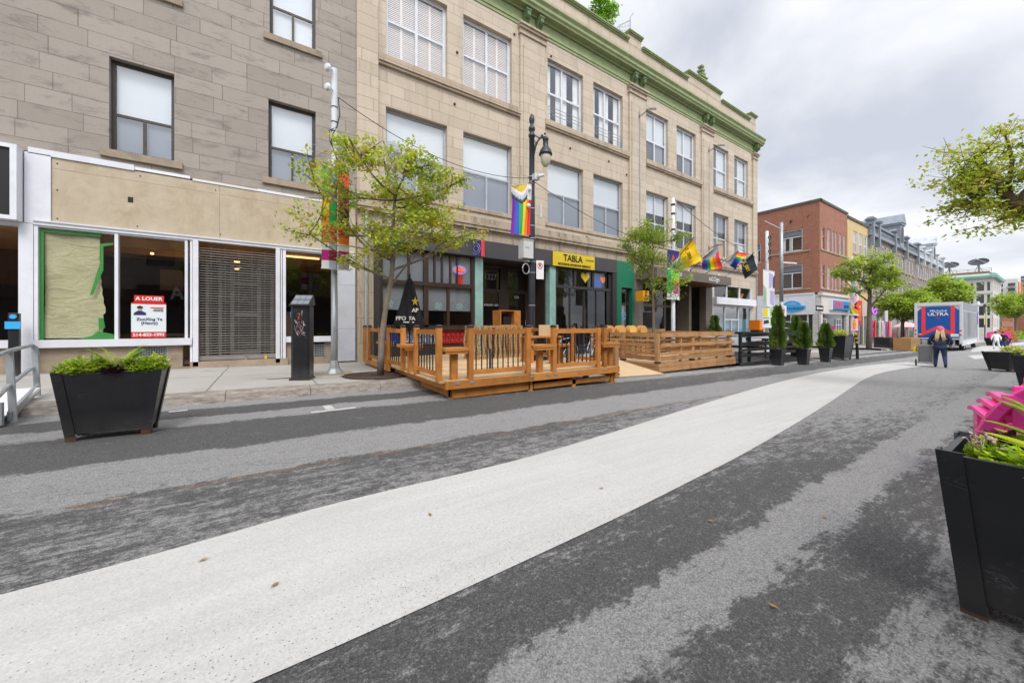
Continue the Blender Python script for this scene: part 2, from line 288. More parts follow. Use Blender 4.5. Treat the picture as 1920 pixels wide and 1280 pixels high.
# ---------------------------------------------------------------- geometry helpers
OFF = {}
def FR(ox=0., oy=0., ang=0., oz=0.):
    a = math.radians(ang); ca, sa = math.cos(a), math.sin(a)
    return lambda u, d, z: (ox+u*ca-d*sa, oy+u*sa+d*ca, oz+z)
def ID(x, y, z): return (x, y, z)
BOXF = [(0, 1, 3, 2), (4, 6, 7, 5), (0, 4, 5, 1), (2, 3, 7, 6), (0, 2, 6, 4), (1, 5, 7, 3)]
class MB:
    def __init__(s, T=ID, vv=0.): s.v = []; s.f = []; s.mi = []; s.a = []; s.uv = []; s.T = T; s.m = 0; s.vv = vv; s.val = None
    def sh(s): return s.val if s.val is not None else 1+R.uniform(-s.vv, s.vv)
    def add(s, vs, fs, uvs=None, raw=False):
        b = len(s.v); s.v += list(vs) if raw else [s.T(*p) for p in vs]; a = s.sh()
        for i, f in enumerate(fs):
            s.f.append(tuple(b+k for k in f)); s.mi.append(s.m); s.a.append(a); s.uv.append(uvs[i] if uvs else None)
    def box(s, x0, x1, y0, y1, z0, z1):
        P = [(x, y, z) for x in (x0, x1) for y in (y0, y1) for z in (z0, z1)]
        dims = (abs(x1-x0), abs(y1-y0), abs(z1-z0)); s._bx(P, dims)
    def _bx(s, P, dims):
        la = dims.index(max(dims)); o1, o2 = [i for i in range(3) if i != la]; ro = R.uniform(0, 50); uvs = []
        for f in BOXF:
            q = []
            for k in f:
                c = [dims[0] if k & 4 else 0, dims[1] if k & 2 else 0, dims[2] if k & 1 else 0]
                q.append((c[la]+ro, c[o1]+c[o2]*1.01+ro*.37))
            uvs.append(q)
        s.add(P, BOXF, uvs)
    def bar(s, p, q, w, h, up=(0, 0, 1)):
        p, q = Vector(p), Vector(q); d = q-p; l = d.length; d.normalize(); up = Vector(up)
        if abs(d.dot(up)) > .98: up = Vector((0, 1, 0))
        sd_ = d.cross(up).normalized(); u2 = sd_.cross(d)
        P = [tuple(p+d*(l*a)+sd_*(w*(b-.5))+u2*(h*(c-.5))) for a in (0, 1) for b in (0, 1) for c in (0, 1)]
        s._bx(P, (l, w, h))
    def pn(s, x0, x1, y, z0, z1): s.quad((x0, y, z0), (x1, y, z0), (x1, y, z1), (x0, y, z1))
    def quad(s, a, b, c, d): s.add([a, b, c, d], [(0, 1, 2, 3)], [[(0, 0), (1, 0), (1, 1), (0, 1)]])
    def poly(s, pts): s.add(pts, [tuple(range(len(pts)))])
    def prism(s, pts, d0, d1):   # pts are (u, z), extruded along depth
        n = len(pts); V = [(u, d0, z) for u, z in pts]+[(u, d1, z) for u, z in pts]
        s.add(V, [tuple(range(n)), tuple(range(2*n-1, n-1, -1))]+[(i, (i+1) % n, n+(i+1) % n, n+i) for i in range(n)])
    def prismx(s, pts, x0, x1):   # pts are (d, z), extruded along u
        n = len(pts); V = [(x0, y, z) for y, z in pts]+[(x1, y, z) for y, z in pts]
        s.add(V, [tuple(range(n)), tuple(range(2*n-1, n-1, -1))]+[(i, (i+1) % n, n+(i+1) % n, n+i) for i in range(n)])
    def tube(s, pts, r, n=8, cap=True):
        pts = [Vector(p) for p in pts]; rs = r if isinstance(r, (list, tuple)) else [r]*len(pts); V = []; F = []
        ref = Vector((.13, .31, .94))
        for i, p in enumerate(pts):
            d = (pts[min(i+1, len(pts)-1)]-pts[max(i-1, 0)]).normalized()
            a = d.cross(ref if abs(d.dot(ref)) < .95 else Vector((1, 0, 0))).normalized(); b = d.cross(a)
            for k in range(n):
                t = 2*math.pi*k/n; V.append(tuple(p+(a*math.cos(t)+b*math.sin(t))*rs[i]))
        for i in range(len(pts)-1):
            for k in range(n): F.append((i*n+k, i*n+(k+1) % n, (i+1)*n+(k+1) % n, (i+1)*n+k))
        if cap: F.append(tuple(range(n))); F.append(tuple((len(pts)-1)*n+k for k in range(n-1, -1, -1)))
        s.add(V, F)
    def lathe(s, prof, c=(0, 0, 0), n=20):
        V = []; F = []
        for r, z in prof:
            for k in range(n):
                t = 2*math.pi*k/n; V.append((c[0]+r*math.cos(t), c[1]+r*math.sin(t), c[2]+z))
        for i in range(len(prof)-1):
            for k in range(n): F.append((i*n+k, i*n+(k+1) % n, (i+1)*n+(k+1) % n, (i+1)*n+k))
        F.append(tuple(range(n))); F.append(tuple((len(prof)-1)*n+k for k in range(n-1, -1, -1)))
        s.add(V, F)
    def frustum(s, cx, cy, z0, z1, w0, d0, w1, d1):
        V = []
        for z, w_, d_ in ((z0, w0, d0), (z1, w1, d1)):
            V += [(cx-w_/2, cy-d_/2, z), (cx+w_/2, cy-d_/2, z), (cx+w_/2, cy+d_/2, z), (cx-w_/2, cy+d_/2, z)]
        s.add(V, [(0, 3, 2, 1), (4, 5, 6, 7), (0, 1, 5, 4), (1, 2, 6, 5), (2, 3, 7, 6), (3, 0, 4, 7)])
    def wall(s, x0, x1, z0, z1, ops, depth=.25, y=0.):
        xs = sorted({x0, x1, *[o[0] for o in ops], *[o[1] for o in ops]}); zs = sorted({z0, z1, *[o[2] for o in ops], *[o[3] for o in ops]})
        for i in range(len(xs)-1):
            for j in range(len(zs)-1):
                cx, cz = (xs[i]+xs[i+1])/2, (zs[j]+zs[j+1])/2
                if any(o[0] < cx < o[1] and o[2] < cz < o[3] for o in ops): continue
                s.quad((xs[i], y, zs[j]), (xs[i+1], y, zs[j]), (xs[i+1], y, zs[j+1]), (xs[i], y, zs[j+1]))
        for a, b, c, d in ops:
            e_ = y+depth
            s.quad((a, y, c), (a, e_, c), (a, e_, d), (a, y, d)); s.quad((b, y, c), (b, y, d), (b, e_, d), (b, e_, c))
            s.quad((a, y, d), (a, e_, d), (b, e_, d), (b, y, d)); s.quad((a, y, c), (b, y, c), (b, e_, c), (a, e_, c))
    def leaf(s, p, d, nrm, l, wd):
        d = d.normalized(); sd_ = d.cross(nrm)
        if sd_.length < 1e-4: sd_ = Vector((1, 0, 0))
        sd_.normalize(); p = Vector(p)
        s.add([tuple(p), tuple(p+d*l*.45+sd_*wd*.5), tuple(p+d*l), tuple(p+d*l*.45-sd_*wd*.5)], [(0, 1, 2, 3)])
    def nxt(s): s.cuts = getattr(s, 'cuts', []); s.cuts.append((len(s.v), len(s.f)))
    def each(s, name, mats, parent, **k):
        cs = getattr(s, 'cuts', []); cs = ([(0, 0)] if not cs or cs[0] != (0, 0) else [])+cs+[(len(s.v), len(s.f))]; r_ = []
        for (v0, f0), (v1, f1) in zip(cs, cs[1:]):
            if f1 <= f0: continue
            q = MB(); q.v = s.v[v0:v1]; q.f = [tuple(i-v0 for i in f) for f in s.f[f0:f1]]; q.mi = s.mi[f0:f1]; q.a = s.a[f0:f1]; q.uv = s.uv[f0:f1]; r_.append(q.build(name, mats, parent, **k))
        return r_
    def build(s, name, mats, parent=None, smooth=False, bevel=0., normals=True, label=None, kind=None):
        off = Vector(OFF.get(parent.name, (0, 0, 0))) if parent else Vector((0, 0, 0))
        me = bpy.data.meshes.new(name); me.from_pydata([(p[0]-off.x, p[1]-off.y, p[2]-off.z) for p in s.v], [], s.f)
        for m in (mats if isinstance(mats, (list, tuple)) else [mats]): me.materials.append(MATS[m])
        me.polygons.foreach_set('material_index', s.mi)
        at = me.attributes.new('v', 'FLOAT', 'FACE'); at.data.foreach_set('value', s.a)
        ul = me.uv_layers.new(name='uv'); arr = []
        for p, uv in zip(me.polygons, s.uv):
            if uv: arr += [c for q in uv for c in q]
            else:
                for vi in p.vertices:
                    c = me.vertices[vi].co; arr += [c.x+c.y, c.z]
        ul.data.foreach_set('uv', arr)
        if normals:
            bm = bmesh.new(); bm.from_mesh(me); bmesh.ops.recalc_face_normals(bm, faces=bm.faces); bm.to_mesh(me); bm.free()
        if smooth: me.polygons.foreach_set('use_smooth', [True]*len(me.polygons))
        o = bpy.data.objects.new(name, me); COL.objects.link(o)
        if parent: o.parent = parent
        OFF[o.name] = tuple(off)
        if bevel:
            b = o.modifiers.new('edge', 'BEVEL'); b.width = bevel; b.segments = 2; b.limit_method = 'ANGLE'
        if label: o['label'] = label
        if kind: o['kind'] = kind
        return o
def thing(name, label, cat, loc=(0, 0, 0), group=None):
    o = bpy.data.objects.new(name, None); COL.objects.link(o); o.location = loc; o.empty_display_size = .3
    o['label'] = label; o['category'] = cat
    if group: o['group'] = group
    OFF[o.name] = tuple(loc); return o
def tag(o, label, cat, group=None):
    o['label'] = label; o['category'] = cat
    if group: o['group'] = group
    return o
def dup(o, loc=None, rz=None, label=None, sc=None, parent=None):
    c = o.copy(); COL.objects.link(c)
    if parent: c.parent = parent
    if loc is not None: c.location = loc
    if rz is not None: c.rotation_euler = (0, 0, rz)
    if sc is not None: c.scale = sc if isinstance(sc, tuple) else (sc, sc, sc)
    if label: c['label'] = label
    for ch in o.children: dup(ch, parent=c)
    return c
def text(name, st, T, u, z, size, mat, parent, y=-.012, align='CENTER', bold=0., ext=.004, sx=1., rot=0., shear=0.):
    cu = bpy.data.curves.new(name, 'FONT'); cu.body = st; cu.size = size; cu.align_x = align; cu.align_y = 'CENTER'
    cu.extrude = ext; cu.offset = bold; cu.resolution_u = 3; cu.shear = shear
    to = bpy.data.objects.new(name, cu); COL.objects.link(to)
    me = bpy.data.meshes.new_from_object(to.evaluated_get(bpy.context.evaluated_depsgraph_get()))
    bpy.data.objects.remove(to); off = Vector(OFF.get(parent.name, (0, 0, 0))) if parent else Vector()
    cr_, sr = math.cos(rot), math.sin(rot)
    for v in me.vertices:
        a, b = v.co.x*sx, v.co.y; v.co = Vector(T(u+a*cr_-b*sr, y-v.co.z, z+a*sr+b*cr_))-off
    me.materials.clear(); me.materials.append(MATS[mat])
    at = me.attributes.new('v', 'FLOAT', 'FACE'); at.data.foreach_set('value', [1.]*len(me.polygons))
    o = bpy.data.objects.new(name, me); COL.objects.link(o); o.parent = parent; OFF[o.name] = tuple(off); return o
def struct(name, mb, mats, kind='structure', **k):
    o = mb.build(name, mats, None, kind=kind, **k); return o
# ---------------------------------------------------------------- ground, road, pavement
mb = MB(); xs = [-300, 230, 900]; 
for i in range(2):
    a, b = xs[i], xs[i+1]; mb.quad((a, -300, gz(a)-.012), (b, -300, gz(b)-.012), (b, 400, gz(b)-.012), (a, 400, gz(a)-.012))
mk('ground_mat', (.16, .155, .15), .9, var=.2, vs=.5)
struct('ground', mb, 'ground_mat')
# asphalt: bands of dark damp sealant and dry grey wear run along the street
g = NG('asphalt'); o = g.obj(); sp = g.n('ShaderNodeSeparateXYZ', {0: o}).outputs; X, Y = sp[0], sp[1]
st1 = g.noise(g.scalev(o, (.8, 3.2, 1)), 1.0, 7, .68, .3); st2 = g.noise(g.scalev(o, (5, 7, 1)), 1.0, 6, .7)
wob = g.noise(g.scalev(o, (1.3, 1.0, 1)), 1.0, 9, .72)
Yw = g.mth('ADD', Y, g.mth('MULTIPLY', g.mth('SUBTRACT', wob, .5), .55))
t = g.mth('DIVIDE', g.mth('ADD', Yw, 4.0), 12.0, True)
def yp(y): return (y+4)/12.
pts = [(-4, .3), (-1.2, .45), (.18, .42), (.42, .5), (.48, .78), (.8, .74), (.87, .12), (1.1, .1), (1.16, .86), (1.7, .68), (2.5, .6), (3.0, .5), (3.45, .62), (3.76, .72), (3.83, .13), (4.65, .1), (4.8, .95), (5.9, .85), (6.05, .2), (6.45, .15), (6.53, .95), (7.05, .95), (7.12, .15), (8, .2)]
D = g.ramp(t, [(yp(y), v) for y, v in pts])
fx = g.mth('MULTIPLY', g.n('ShaderNodeMapRange', {0: X, 1: 3.0, 2: 9.0, 3: 0.0, 4: .42}).outputs[0], g.n('ShaderNodeMapRange', {0: Y, 1: 3.8, 2: 4.8, 3: 1.0, 4: .4}).outputs[0])
D = g.mth('SUBTRACT', D, fx)
st3 = g.noise(g.scalev(o, (13, 17, 1)), 1.0, 5, .75)
st4 = g.noise(g.scalev(o, (28, 60, 1)), 1.0, 4, .8); stx = g.noise(g.scalev(o, (2.2, 22, 1)), 1.0, 6, .7)
for q_, w_ in ((st1, .7), (st2, 1.1), (st3, 1.3), (st4, 1.15), (stx, 1.1)): D = g.mth('ADD', D, g.mth('MULTIPLY', g.mth('SUBTRACT', q_, .5), w_))
k = g.ramp(D, [(.36, 0.), (.66, 1.)])
fine = g.noise(o, 170, 3, .8); vor = g.n('ShaderNodeTexVoronoi', {'Vector': o, 'Scale': 150.0}).outputs
big = g.noise(o, .6, 4)
fine = g.ramp(fine, [(.3, 0.), (.7, 1.)])
mid = g.noise(o, 55, 3, .7); fine = g.mth('ADD', g.mth('MULTIPLY', fine, .65), g.mth('MULTIPLY', g.ramp(mid, [(.3, 0.), (.7, 1.)]), .35))
light = g.mix(fine, (.17, .167, .167), (.43, .424, .42)); light = g.mix(g.mth('MULTIPLY', big, .45), light, (.25, .246, .245))
dark = g.mix(fine, (.022, .0222, .023), (.14, .138, .137)); dark = g.mix(g.mth('MULTIPLY', g.ramp(st3, [(.5, 0.), (.7, 1.)]), .4), dark, (.11, .109, .108))
c = g.mix(g.mth('MULTIPLY', k, .93), light, dark)
spk = g.ramp(vor[1], [(.86, 0.), (.92, 1.)])
c = g.mix(g.mth('MULTIPLY', g.ramp(g.n('ShaderNodeTexWhiteNoise', {'Vector': vor[1]}, noise_dimensions='3D').outputs[0], [(.88, 0.), (.97, 1.)]), .18), c, (.3, .295, .29))
cell = g.n('ShaderNodeTexVoronoi', {'Vector': o, 'Scale': 150.0}).outputs[1]; cw = g.n('ShaderNodeTexWhiteNoise', {'Vector': cell}, noise_dimensions='3D').outputs[0]
mul = g.mth('ADD', .66, g.mth('MULTIPLY', cw, .6)); c = g.mix(1.0, c, g.n('ShaderNodeCombineColor', {0: mul, 1: mul, 2: mul}).outputs[0], 'MULTIPLY')
crk = g.mth('ABSOLUTE', g.mth('SUBTRACT', g.mth('ADD', Y, g.mth('MULTIPLY', g.mth('SUBTRACT', g.noise(g.scalev(o, (1.2, 0.0, 1)), 1.0, 8, .7), .5), .35)), 3.72))
cm = g.mth('MULTIPLY', g.ramp(crk, [(.008, 1.), (.03, 0.)]), g.ramp(g.noise(o, 3.5, 4), [(.42, 0.), (.6, 1.)]))
c = g.mix(g.mth('MULTIPLY', cm, .6), c, (.3, .15, .06))
ln = g.noise(g.scalev(o, (.5, 1.6, 1)), 1.0, 6, .6, 2.5)
c2 = g.mth('ABSOLUTE', g.mth('SUBTRACT', ln, .5)); c = g.mix(g.mth('MULTIPLY', g.ramp(c2, [(.0015, 1.), (.0045, 0.)]), .55), c, (.025, .025, .027))
rg = g.mth('SUBTRACT', .92, g.mth('MULTIPLY', k, .2))
g.fin(c, rg, 0, g.mth('ADD', fine, g.mth('MULTIPLY', vor[0], .8)), .75, .008, .3)
mb = MB()
def sheet(mb, y0, y1, xa, xb, o=0.):
    br = sorted({xa, xb, *([230] if xa < 230 < xb else [])})
    for a, b in zip(br, br[1:]): mb.quad((a, y0, gz(a, o)), (b, y0, gz(b, o)), (b, y1, gz(b, o)), (a, y1, gz(a, o)))
sheet(mb, -4, 7.62, -40, 500, 0.)
sheet(mb, 7.62, 60, 30, 39.6, 0.)
struct('road', mb, 'asphalt')
# wide white painted ribbon
g = NG('road_paint'); o = g.obj(); sp = g.n('ShaderNodeSeparateXYZ', {0: o}).outputs
vor = g.n('ShaderNodeTexVoronoi', {'Vector': o, 'Scale': 120.0}).outputs; wn = g.n('ShaderNodeTexWhiteNoise', {'Vector': vor[1]}, noise_dimensions='3D').outputs[0]
edge = g.ramp(sp[1], [(0., 0.), (1., 0.)])
e1 = g.n('ShaderNodeMapRange', {0: sp[1], 1: 2.15, 2: 1.55, 3: 0.015, 4: .2}).outputs[0]
e2 = g.mth('MULTIPLY', e1, g.n('ShaderNodeMapRange', {0: sp[0], 1: 4.0, 2: 8.0, 3: 1.0, 4: .25}).outputs[0])
nn = g.noise(o, 1.3, 6, .7)
th = g.mth('ADD', g.mth('MULTIPLY', e2, g.noise(o, 6, 4)), g.mth('MULTIPLY', g.ramp(nn, [(.5, 0.), (.8, 1.)]), .12))
sm = g.mth('MULTIPLY', g.mth('LESS_THAN', wn, th), g.ramp(vor[0], [(.25, 1.), (.45, 0.)]))
base = g.mix(g.noise(g.scalev(o, (.5, 2.2, 1)), 1.0, 7, .65), (.44, .43, .41), (.60, .59, .575))
tyre = g.noise(g.scalev(o, (.35, 9, 1)), 1.0, 6, .65, .4); base = g.mix(g.mth('MULTIPLY', g.ramp(tyre, [(.48, 0.), (.75, 1.)]), .4), base, (.40, .385, .35))
base = g.mix(g.ramp(g.noise(o, 2.1, 6), [(.55, 0.), (.85, .5)]), base, (.45, .44, .42)); base = g.mix(g.mth('MULTIPLY', g.noise(o, 190, 2), .18), base, (.3, .3, .3))
c = g.mix(g.mth('MULTIPLY', sm, .8), base, (.07, .07, .075))
cell = g.n('ShaderNodeTexVoronoi', {'Vector': o, 'Scale': 105.0}).outputs[1]; cw = g.n('ShaderNodeTexWhiteNoise', {'Vector': cell}, noise_dimensions='3D').outputs[0]
mul = g.mth('ADD', .88, g.mth('MULTIPLY', cw, .16)); c = g.mix(1.0, c, g.n('ShaderNodeCombineColor', {0: mul, 1: mul, 2: mul}).outputs[0], 'MULTIPLY')
gry = g.mth('MULTIPLY', g.ramp(g.noise(g.scalev(o, (1.1, 3, 1)), 1.0, 7, .7, .5), [(.55, 0.), (.75, 1.)]), .35); c = g.mix(gry, c, (.36, .355, .345))
fleck = g.ramp(g.noise(o, 46, 4, .7), [(.66, 0.), (.7, 1.)]); c = g.mix(g.mth('MULTIPLY', fleck, g.mth('MULTIPLY', g.ramp(g.noise(o, 1.6, 4), [(.45, 0.), (.65, 1.)]), .4)), c, (.16, .155, .15))
g.fin(c, .75, 0, g.mth('ADD', g.noise(o, 170, 3, .8), g.mth('MULTIPLY', vor[0], .8)), .25, .004, .25)
far = [(-9, 2.55), (-3, 2.62), (-1, 2.68), (-.26, 2.75), (.46, 2.84), (1.9, 2.87), (2.94, 2.98), (4, 3.12), (5.43, 3.33), (7, 3.55), (9, 3.8), (11.5, 4.06), (13.5, 4.22), (15.75, 4.33), (18, 4.36), (20, 4.32), (22.3, 4.18), (24.2, 3.95)]
near = [(-9, 1.5), (-3, 1.54), (-1, 1.56), (-.26, 1.56), (.46, 1.57), (1.9, 1.64), (2.94, 1.72), (4, 1.81), (5.43, 1.97), (7, 2.16), (9, 2.42), (11.5, 2.76), (13.5, 3.02), (15.75, 3.22), (18, 3.28), (20, 3.2), (21.6, 3.1), (22.7, 3.02)]
def dense(P, n=4):
    out_ = []
    for i in range(len(P)-1):
        p0, p1, p2, p3 = (Vector(P[max(i-1, 0)]), Vector(P[i]), Vector(P[i+1]), Vector(P[min(i+2, len(P)-1)]))
        for k_ in range(n):
            t_ = k_/n; out_.append(.5*((2*p1)+(p2-p0)*t_+(2*p0-5*p1+4*p2-p3)*t_*t_+(3*p1-p0-3*p2+p3)*t_**3))
    return out_+[Vector(P[-1])]
fd, nd = dense(far), dense(near); mb = MB()
for i in range(len(fd)-1):
    q = [nd[i], nd[i+1], fd[i+1], fd[i]]; mb.add([(p.x, p.y, gz(p.x, .005)) for p in q], [(0, 1, 2, 3)])
struct('painted_ribbon', mb, 'road_paint')
mb = MB()
for q in ([(44, 3.9), (62, 2.2), (78, 3.5), (74, 5.6), (58, 5.0)], [(84, 3.6), (120, 2.4), (150, 3.2), (140, 5.0), (100, 5.2)], [(31, 2.6), (38, 2.0), (41, 2.6), (36, 3.3)]):
    mb.add([(x, y, gz(x, .006)) for x, y in q], [tuple(range(len(q)))])
struct('painted_patches', mb, 'road_paint')
mb = MB()
def mark(pts, o=.006): mb.add([(x, y, gz(x, o)) for x, y in pts], [tuple(range(len(pts)))])
mark([(.53, 5.96), (1.14, 6.0), (1.14, 6.1), (.53, 6.06)]); mark([(.74, 6.1), (.86, 6.1), (.84, 6.42), (.72, 6.42)])
mark([(-1.15, 7.0), (-.95, 7.02), (-.96, 7.1), (-1.16, 7.08)])
for x, y in ((9.2, 6.1), (10.4, 6.2), (13.2, 6.5), (14.1, 6.55)): mark([(x, y), (x+.35, y+.02), (x+.33, y+.09), (x+.02, y+.07)])
struct('parking_marking', mb, 'road_paint')
# pavement and kerbs
g = NG('pavement_concrete'); o = g.obj(); sp = g.n('ShaderNodeSeparateXYZ', {0: o}).outputs
n1 = g.noise(o, .9, 7, .65); n2 = g.noise(o, 60, 3, .7)
c = g.mix(n1, (.34, .32, .295), (.53, .51, .48)); c = g.mix(g.mth('MULTIPLY', n2, .35), c, (.14, .135, .13))
def joint(v, p, w_):
    fr = g.mth('ABSOLUTE', g.mth('SUBTRACT', g.mth('FRACT', g.mth('DIVIDE', v, p)), .5)); return g.ramp(fr, [(w_, 1.), (w_*2.2, 0.)])
j = g.mth('MAXIMUM', joint(g.mth('ADD', sp[0], g.mth('MULTIPLY', g.noise(o, 2, 3), .04)), 1.62, .004), joint(g.mth('SUBTRACT', sp[1], .35), 2.15, .003))
c = g.mix(g.mth('MULTIPLY', j, .75), c, (.07, .06, .05))
c = g.mix(g.mth('MULTIPLY', g.ramp(g.noise(o, 1.7, 8, .7), [(.55, 0.), (.72, 1.)]), .4), c, (.13, .12, .11))
g.fin(c, .88, 0, g.mth('SUBTRACT', n2, j), .35, .006, .25)
g = NG('kerb_stone'); o = g.obj(); n = g.noise(g.scalev(o, (4, 9, 14)), 1.0, 8, .75); c = g.mix(g.ramp(n, [(.3, 0.), (.7, 1.)]), (.12, .1, .085), (.42, .38, .33)); g.fin(c, .9, 0, n, 1.0, .02, .2)
def kerb(name, x0, x1, y0=7.54, y1=7.86):
    mb = MB(); n = max(1, int((x1-x0)/1.2)); 
    for i in range(n):
        a, b = x0+(x1-x0)*i/n, x0+(x1-x0)*(i+1)/n-.008; P = []
        for x in (a, b): P += [(x, y0-.03, gz(x, -.02)), (x, y0+.03, gz(x, .12)), (x, y0+.09, gz(x, .148)), (x, y1, gz(x, .152)), (x, y1, gz(x, -.02))]
        mb.add(P, [(0, 1, 2, 3, 4), (9, 8, 7, 6, 5)]+[(i_, i_+5, (i_+1) % 5+5, (i_+1) % 5) for i_ in range(5)])
    struct(name, mb, 'kerb_stone')
kerb('kerb', -14, 30); kerb('kerb', 39.6, 160)
mb = MB(); sheet(mb, 7.858, 12.6, -14, 30, .15); sheet(mb, 12.6, 40, 28.8, 30, .15); struct('pavement', mb, 'pavement_concrete')
mb = MB(); sheet(mb, 7.858, 12.6, 39.6, 200, .15); sheet(mb, 12.6, 40, 39.6, 41.5, .15); struct('pavement', mb, 'pavement_concrete')
mb = MB()
for a, b in ((-40, 30), (42, 120)):
    for o_ in (0,):
        P = [(x, y, gz(x, z_)) for x in (a, b) for y, z_ in ((-4, -.02), (-4, .15), (-9.3, .15), (-9.3, -.02))]
        mb.add(P, [(0, 1, 2, 3), (7, 6, 5, 4), (0, 4, 5, 1), (1, 5, 6, 2)])
struct('pavement', mb, 'pavement_concrete')
# ---------------------------------------------------------------- buildings
def window(b, T, x0, x1, z0, z1, cells, fm='grey_sash', fw=.06, cw=.035, y=.16, glass='glass_upper', sub=True, dep=.07, sill=None, name='window', label=None):
    mb = MB(T); W, H = x1-x0, z1-z0
    mb.box(x0, x0+fw, y, y+dep, z0, z1); mb.box(x1-fw, x1, y, y+dep, z0, z1); mb.box(x0+fw, x1-fw, y, y+dep, z1-fw, z1); mb.box(x0+fw, x1-fw, y, y+dep, z0, z0+fw)
    pn = MB(T); bk = {}
    for c in cells:
        a, b_, c_, d_ = x0+c[0]*W, x0+c[1]*W, z0+c[2]*H, z0+c[3]*H
        a = max(a, x0+fw*.9); b_ = min(b_, x1-fw*.9); c_ = max(c_, z0+fw*.9); d_ = min(d_, z1-fw*.9)
        e_ = .012
        mb.box(a, a+cw, y+e_, y+dep-e_, c_, d_); mb.box(b_-cw, b_, y+e_, y+dep-e_, c_, d_); mb.box(a+cw, b_-cw, y+e_, y+dep-e_, d_-cw, d_); mb.box(a+cw, b_-cw, y+e_, y+dep-e_, c_, c_+cw)
        pn.pn(a+cw*.6, b_-cw*.6, y+.03, c_+cw*.6, d_-cw*.6)
        if c[4]: bk.setdefault(c[4], []).append((a, b_, c_, d_, c[5] if len(c) > 5 else 0))
    f = mb.build(name, fm, b, label=label)
    if sub:
        pn.build('pane', glass, f)
        for k, L_ in bk.items():
            m2 = MB(T, .05)
            for a, b_, c_, d_, drop in L_:
                if k == 'peach_shutter':
                    n = int((d_-c_)/.062)
                    for i in range(n):
                        z = c_+(i+.5)*(d_-c_)/n
                        m2.add([(a, y+.085, z-.034), (b_, y+.085, z-.034), (b_, y+.11, z+.034), (a, y+.11, z+.034)], [(0, 1, 2, 3)])
                    m2.box((a+b_)/2-.04, (a+b_)/2+.04, y+.075, y+.088, c_, d_)
                elif k == 'curtain':
                    n = 14
                    for s0, s1 in ((a, a+(b_-a)*.32), (b_-(b_-a)*.32, b_)):
                        for i in range(n):
                            u0, u1 = s0+(s1-s0)*i/n, s0+(s1-s0)*(i+1)/n; yy = lambda i_: y+.11+.025*math.sin(i_*2.1)
                            m2.quad((u0, yy(i), c_), (u1, yy(i+1), c_), (u1, yy(i+1), d_), (u0, yy(i), d_))
                else:
                    zb = c_+(d_-c_)*drop; m2.quad((a, y+.10, zb), (b_, y+.10, zb), (b_, y+.10, d_), (a, y+.10, d_))
            m2.build('shutter' if k == 'peach_shutter' else 'curtain' if k == 'curtain' else 'blind', k, f)
    return f
def shell(b, T, x0, x1, z0, z1, dep, wm_, roof='roofing', floors=(), inner=2.6, y0=.02, back=True):
    mb = MB(T); mb.box(x0, x0+.02, y0, dep, z0, z1) ; mb.box(x1-.02, x1, y0, dep, z0, z1); mb.box(x0+.03, x1-.03, dep-.2, dep, z0, z1); mb.build('side_wall', wm_, b)
    mb = MB(T); mb.box(x0+.03, x1-.03, y0+.3, dep-.21, z1-.3, z1-.1); mb.build('roof', roof, b)
    mb = MB(T)
    for z in floors: mb.box(x0+.04, x1-.04, .3, dep-.22, z, z+.2)
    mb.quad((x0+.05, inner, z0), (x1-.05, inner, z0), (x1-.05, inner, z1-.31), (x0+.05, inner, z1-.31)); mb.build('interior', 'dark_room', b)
# ===== grey stone building with the empty shop
GX = -2.0
B = thing('stone_building', 'grey ashlar stone building above the empty shop with plywood sign band', 'building', (-3.3, 12.2, gz(-3.3, .15)))
T = FR(0, 12.2)
gw = [(-6.9, -5.78, 5.3, 7.46), (-3.02, -1.9, 5.3, 7.46), (.04, 1.2, 5.34, 7.53), (-6.9, -5.78, 9.33, 11.5), (-3.02, -1.9, 9.33, 11.5), (.07, 1.2, 9.31, 11.5)]
mb = MB(T); mb.wall(-9, 2.32, 5.0, 13.2, gw, .26); mb.build('wall', 'grey_ashlar', B)
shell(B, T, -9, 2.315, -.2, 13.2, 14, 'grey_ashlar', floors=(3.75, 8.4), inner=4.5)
for i, (a, b_, c, d) in enumerate(gw):
    cells = [(0, 1, .42, 1, 'blind_white'), (0, .5, 0, .42, 'blind_grey' if i % 3 else 'blind_white', .05), (.5, 1, 0, .42, 'blind_grey', .05)]
    if i == 5: cells = [(0, 1, .42, 1, 'blind_white'), (0, .5, 0, .42, 'blind_white'), (.5, 1, 0, .42, 'blind_white')]
    f = window(B, T, a, b_, c, d, cells, 'dark_sash', .055, .03, .15)
    mb = MB(T, .1); mb.box(a-.14, b_+.16, -.07, .2, c-.17, c-.003); mb.build('sill', 'plinth_stone', f)
mb = MB(T); mb.box(-9, 2.3, .0, .28, 4.955, 4.998); mb.build('lintel', 'plinth_stone', B)
mb = MB(T, .05)
for a, b_ in ((-3.88, -1.02), (-1.015, 1.02), (1.025, 2.29)): mb.box(a, b_, -.02, .05, 3.50, 4.66)
for a, b_ in ((-3.88, -1.02), (-1.015, 1.02), (1.025, 2.29)): mb.box(a, b_, -.02, .05, 4.665, 4.9)
mb.build('sign_band', 'plywood', B)
mb = MB(T, .1)
for a, b_, c, d, e_ in ((-4.2, -2.6, 4.90, 5.03, -.05), (-2.6, -1.6, 4.93, 5.0, -.03), (-1.55, -.2, 4.9, 4.95, -.04), (-.2, 2.1, 4.905, 4.97, -.035)): mb.box(a, b_, e_, .03, c, d)
mb.build('trim', 'white_metal', B)
mb = MB(T)
for x, z in ((-3.8, 4.78), (-3.8, 4.2), (-3.8, 3.58), (-2.55, 3.6), (-2.5, 4.8), (-1.1, 4.75), (-1.0, 3.62), (.2, 4.3), (.95, 3.6), (1.4, 4.6)): mb.nxt(); mb.lathe([(.012, -.012), (.012, .012)], (x, -.02, z), 6)
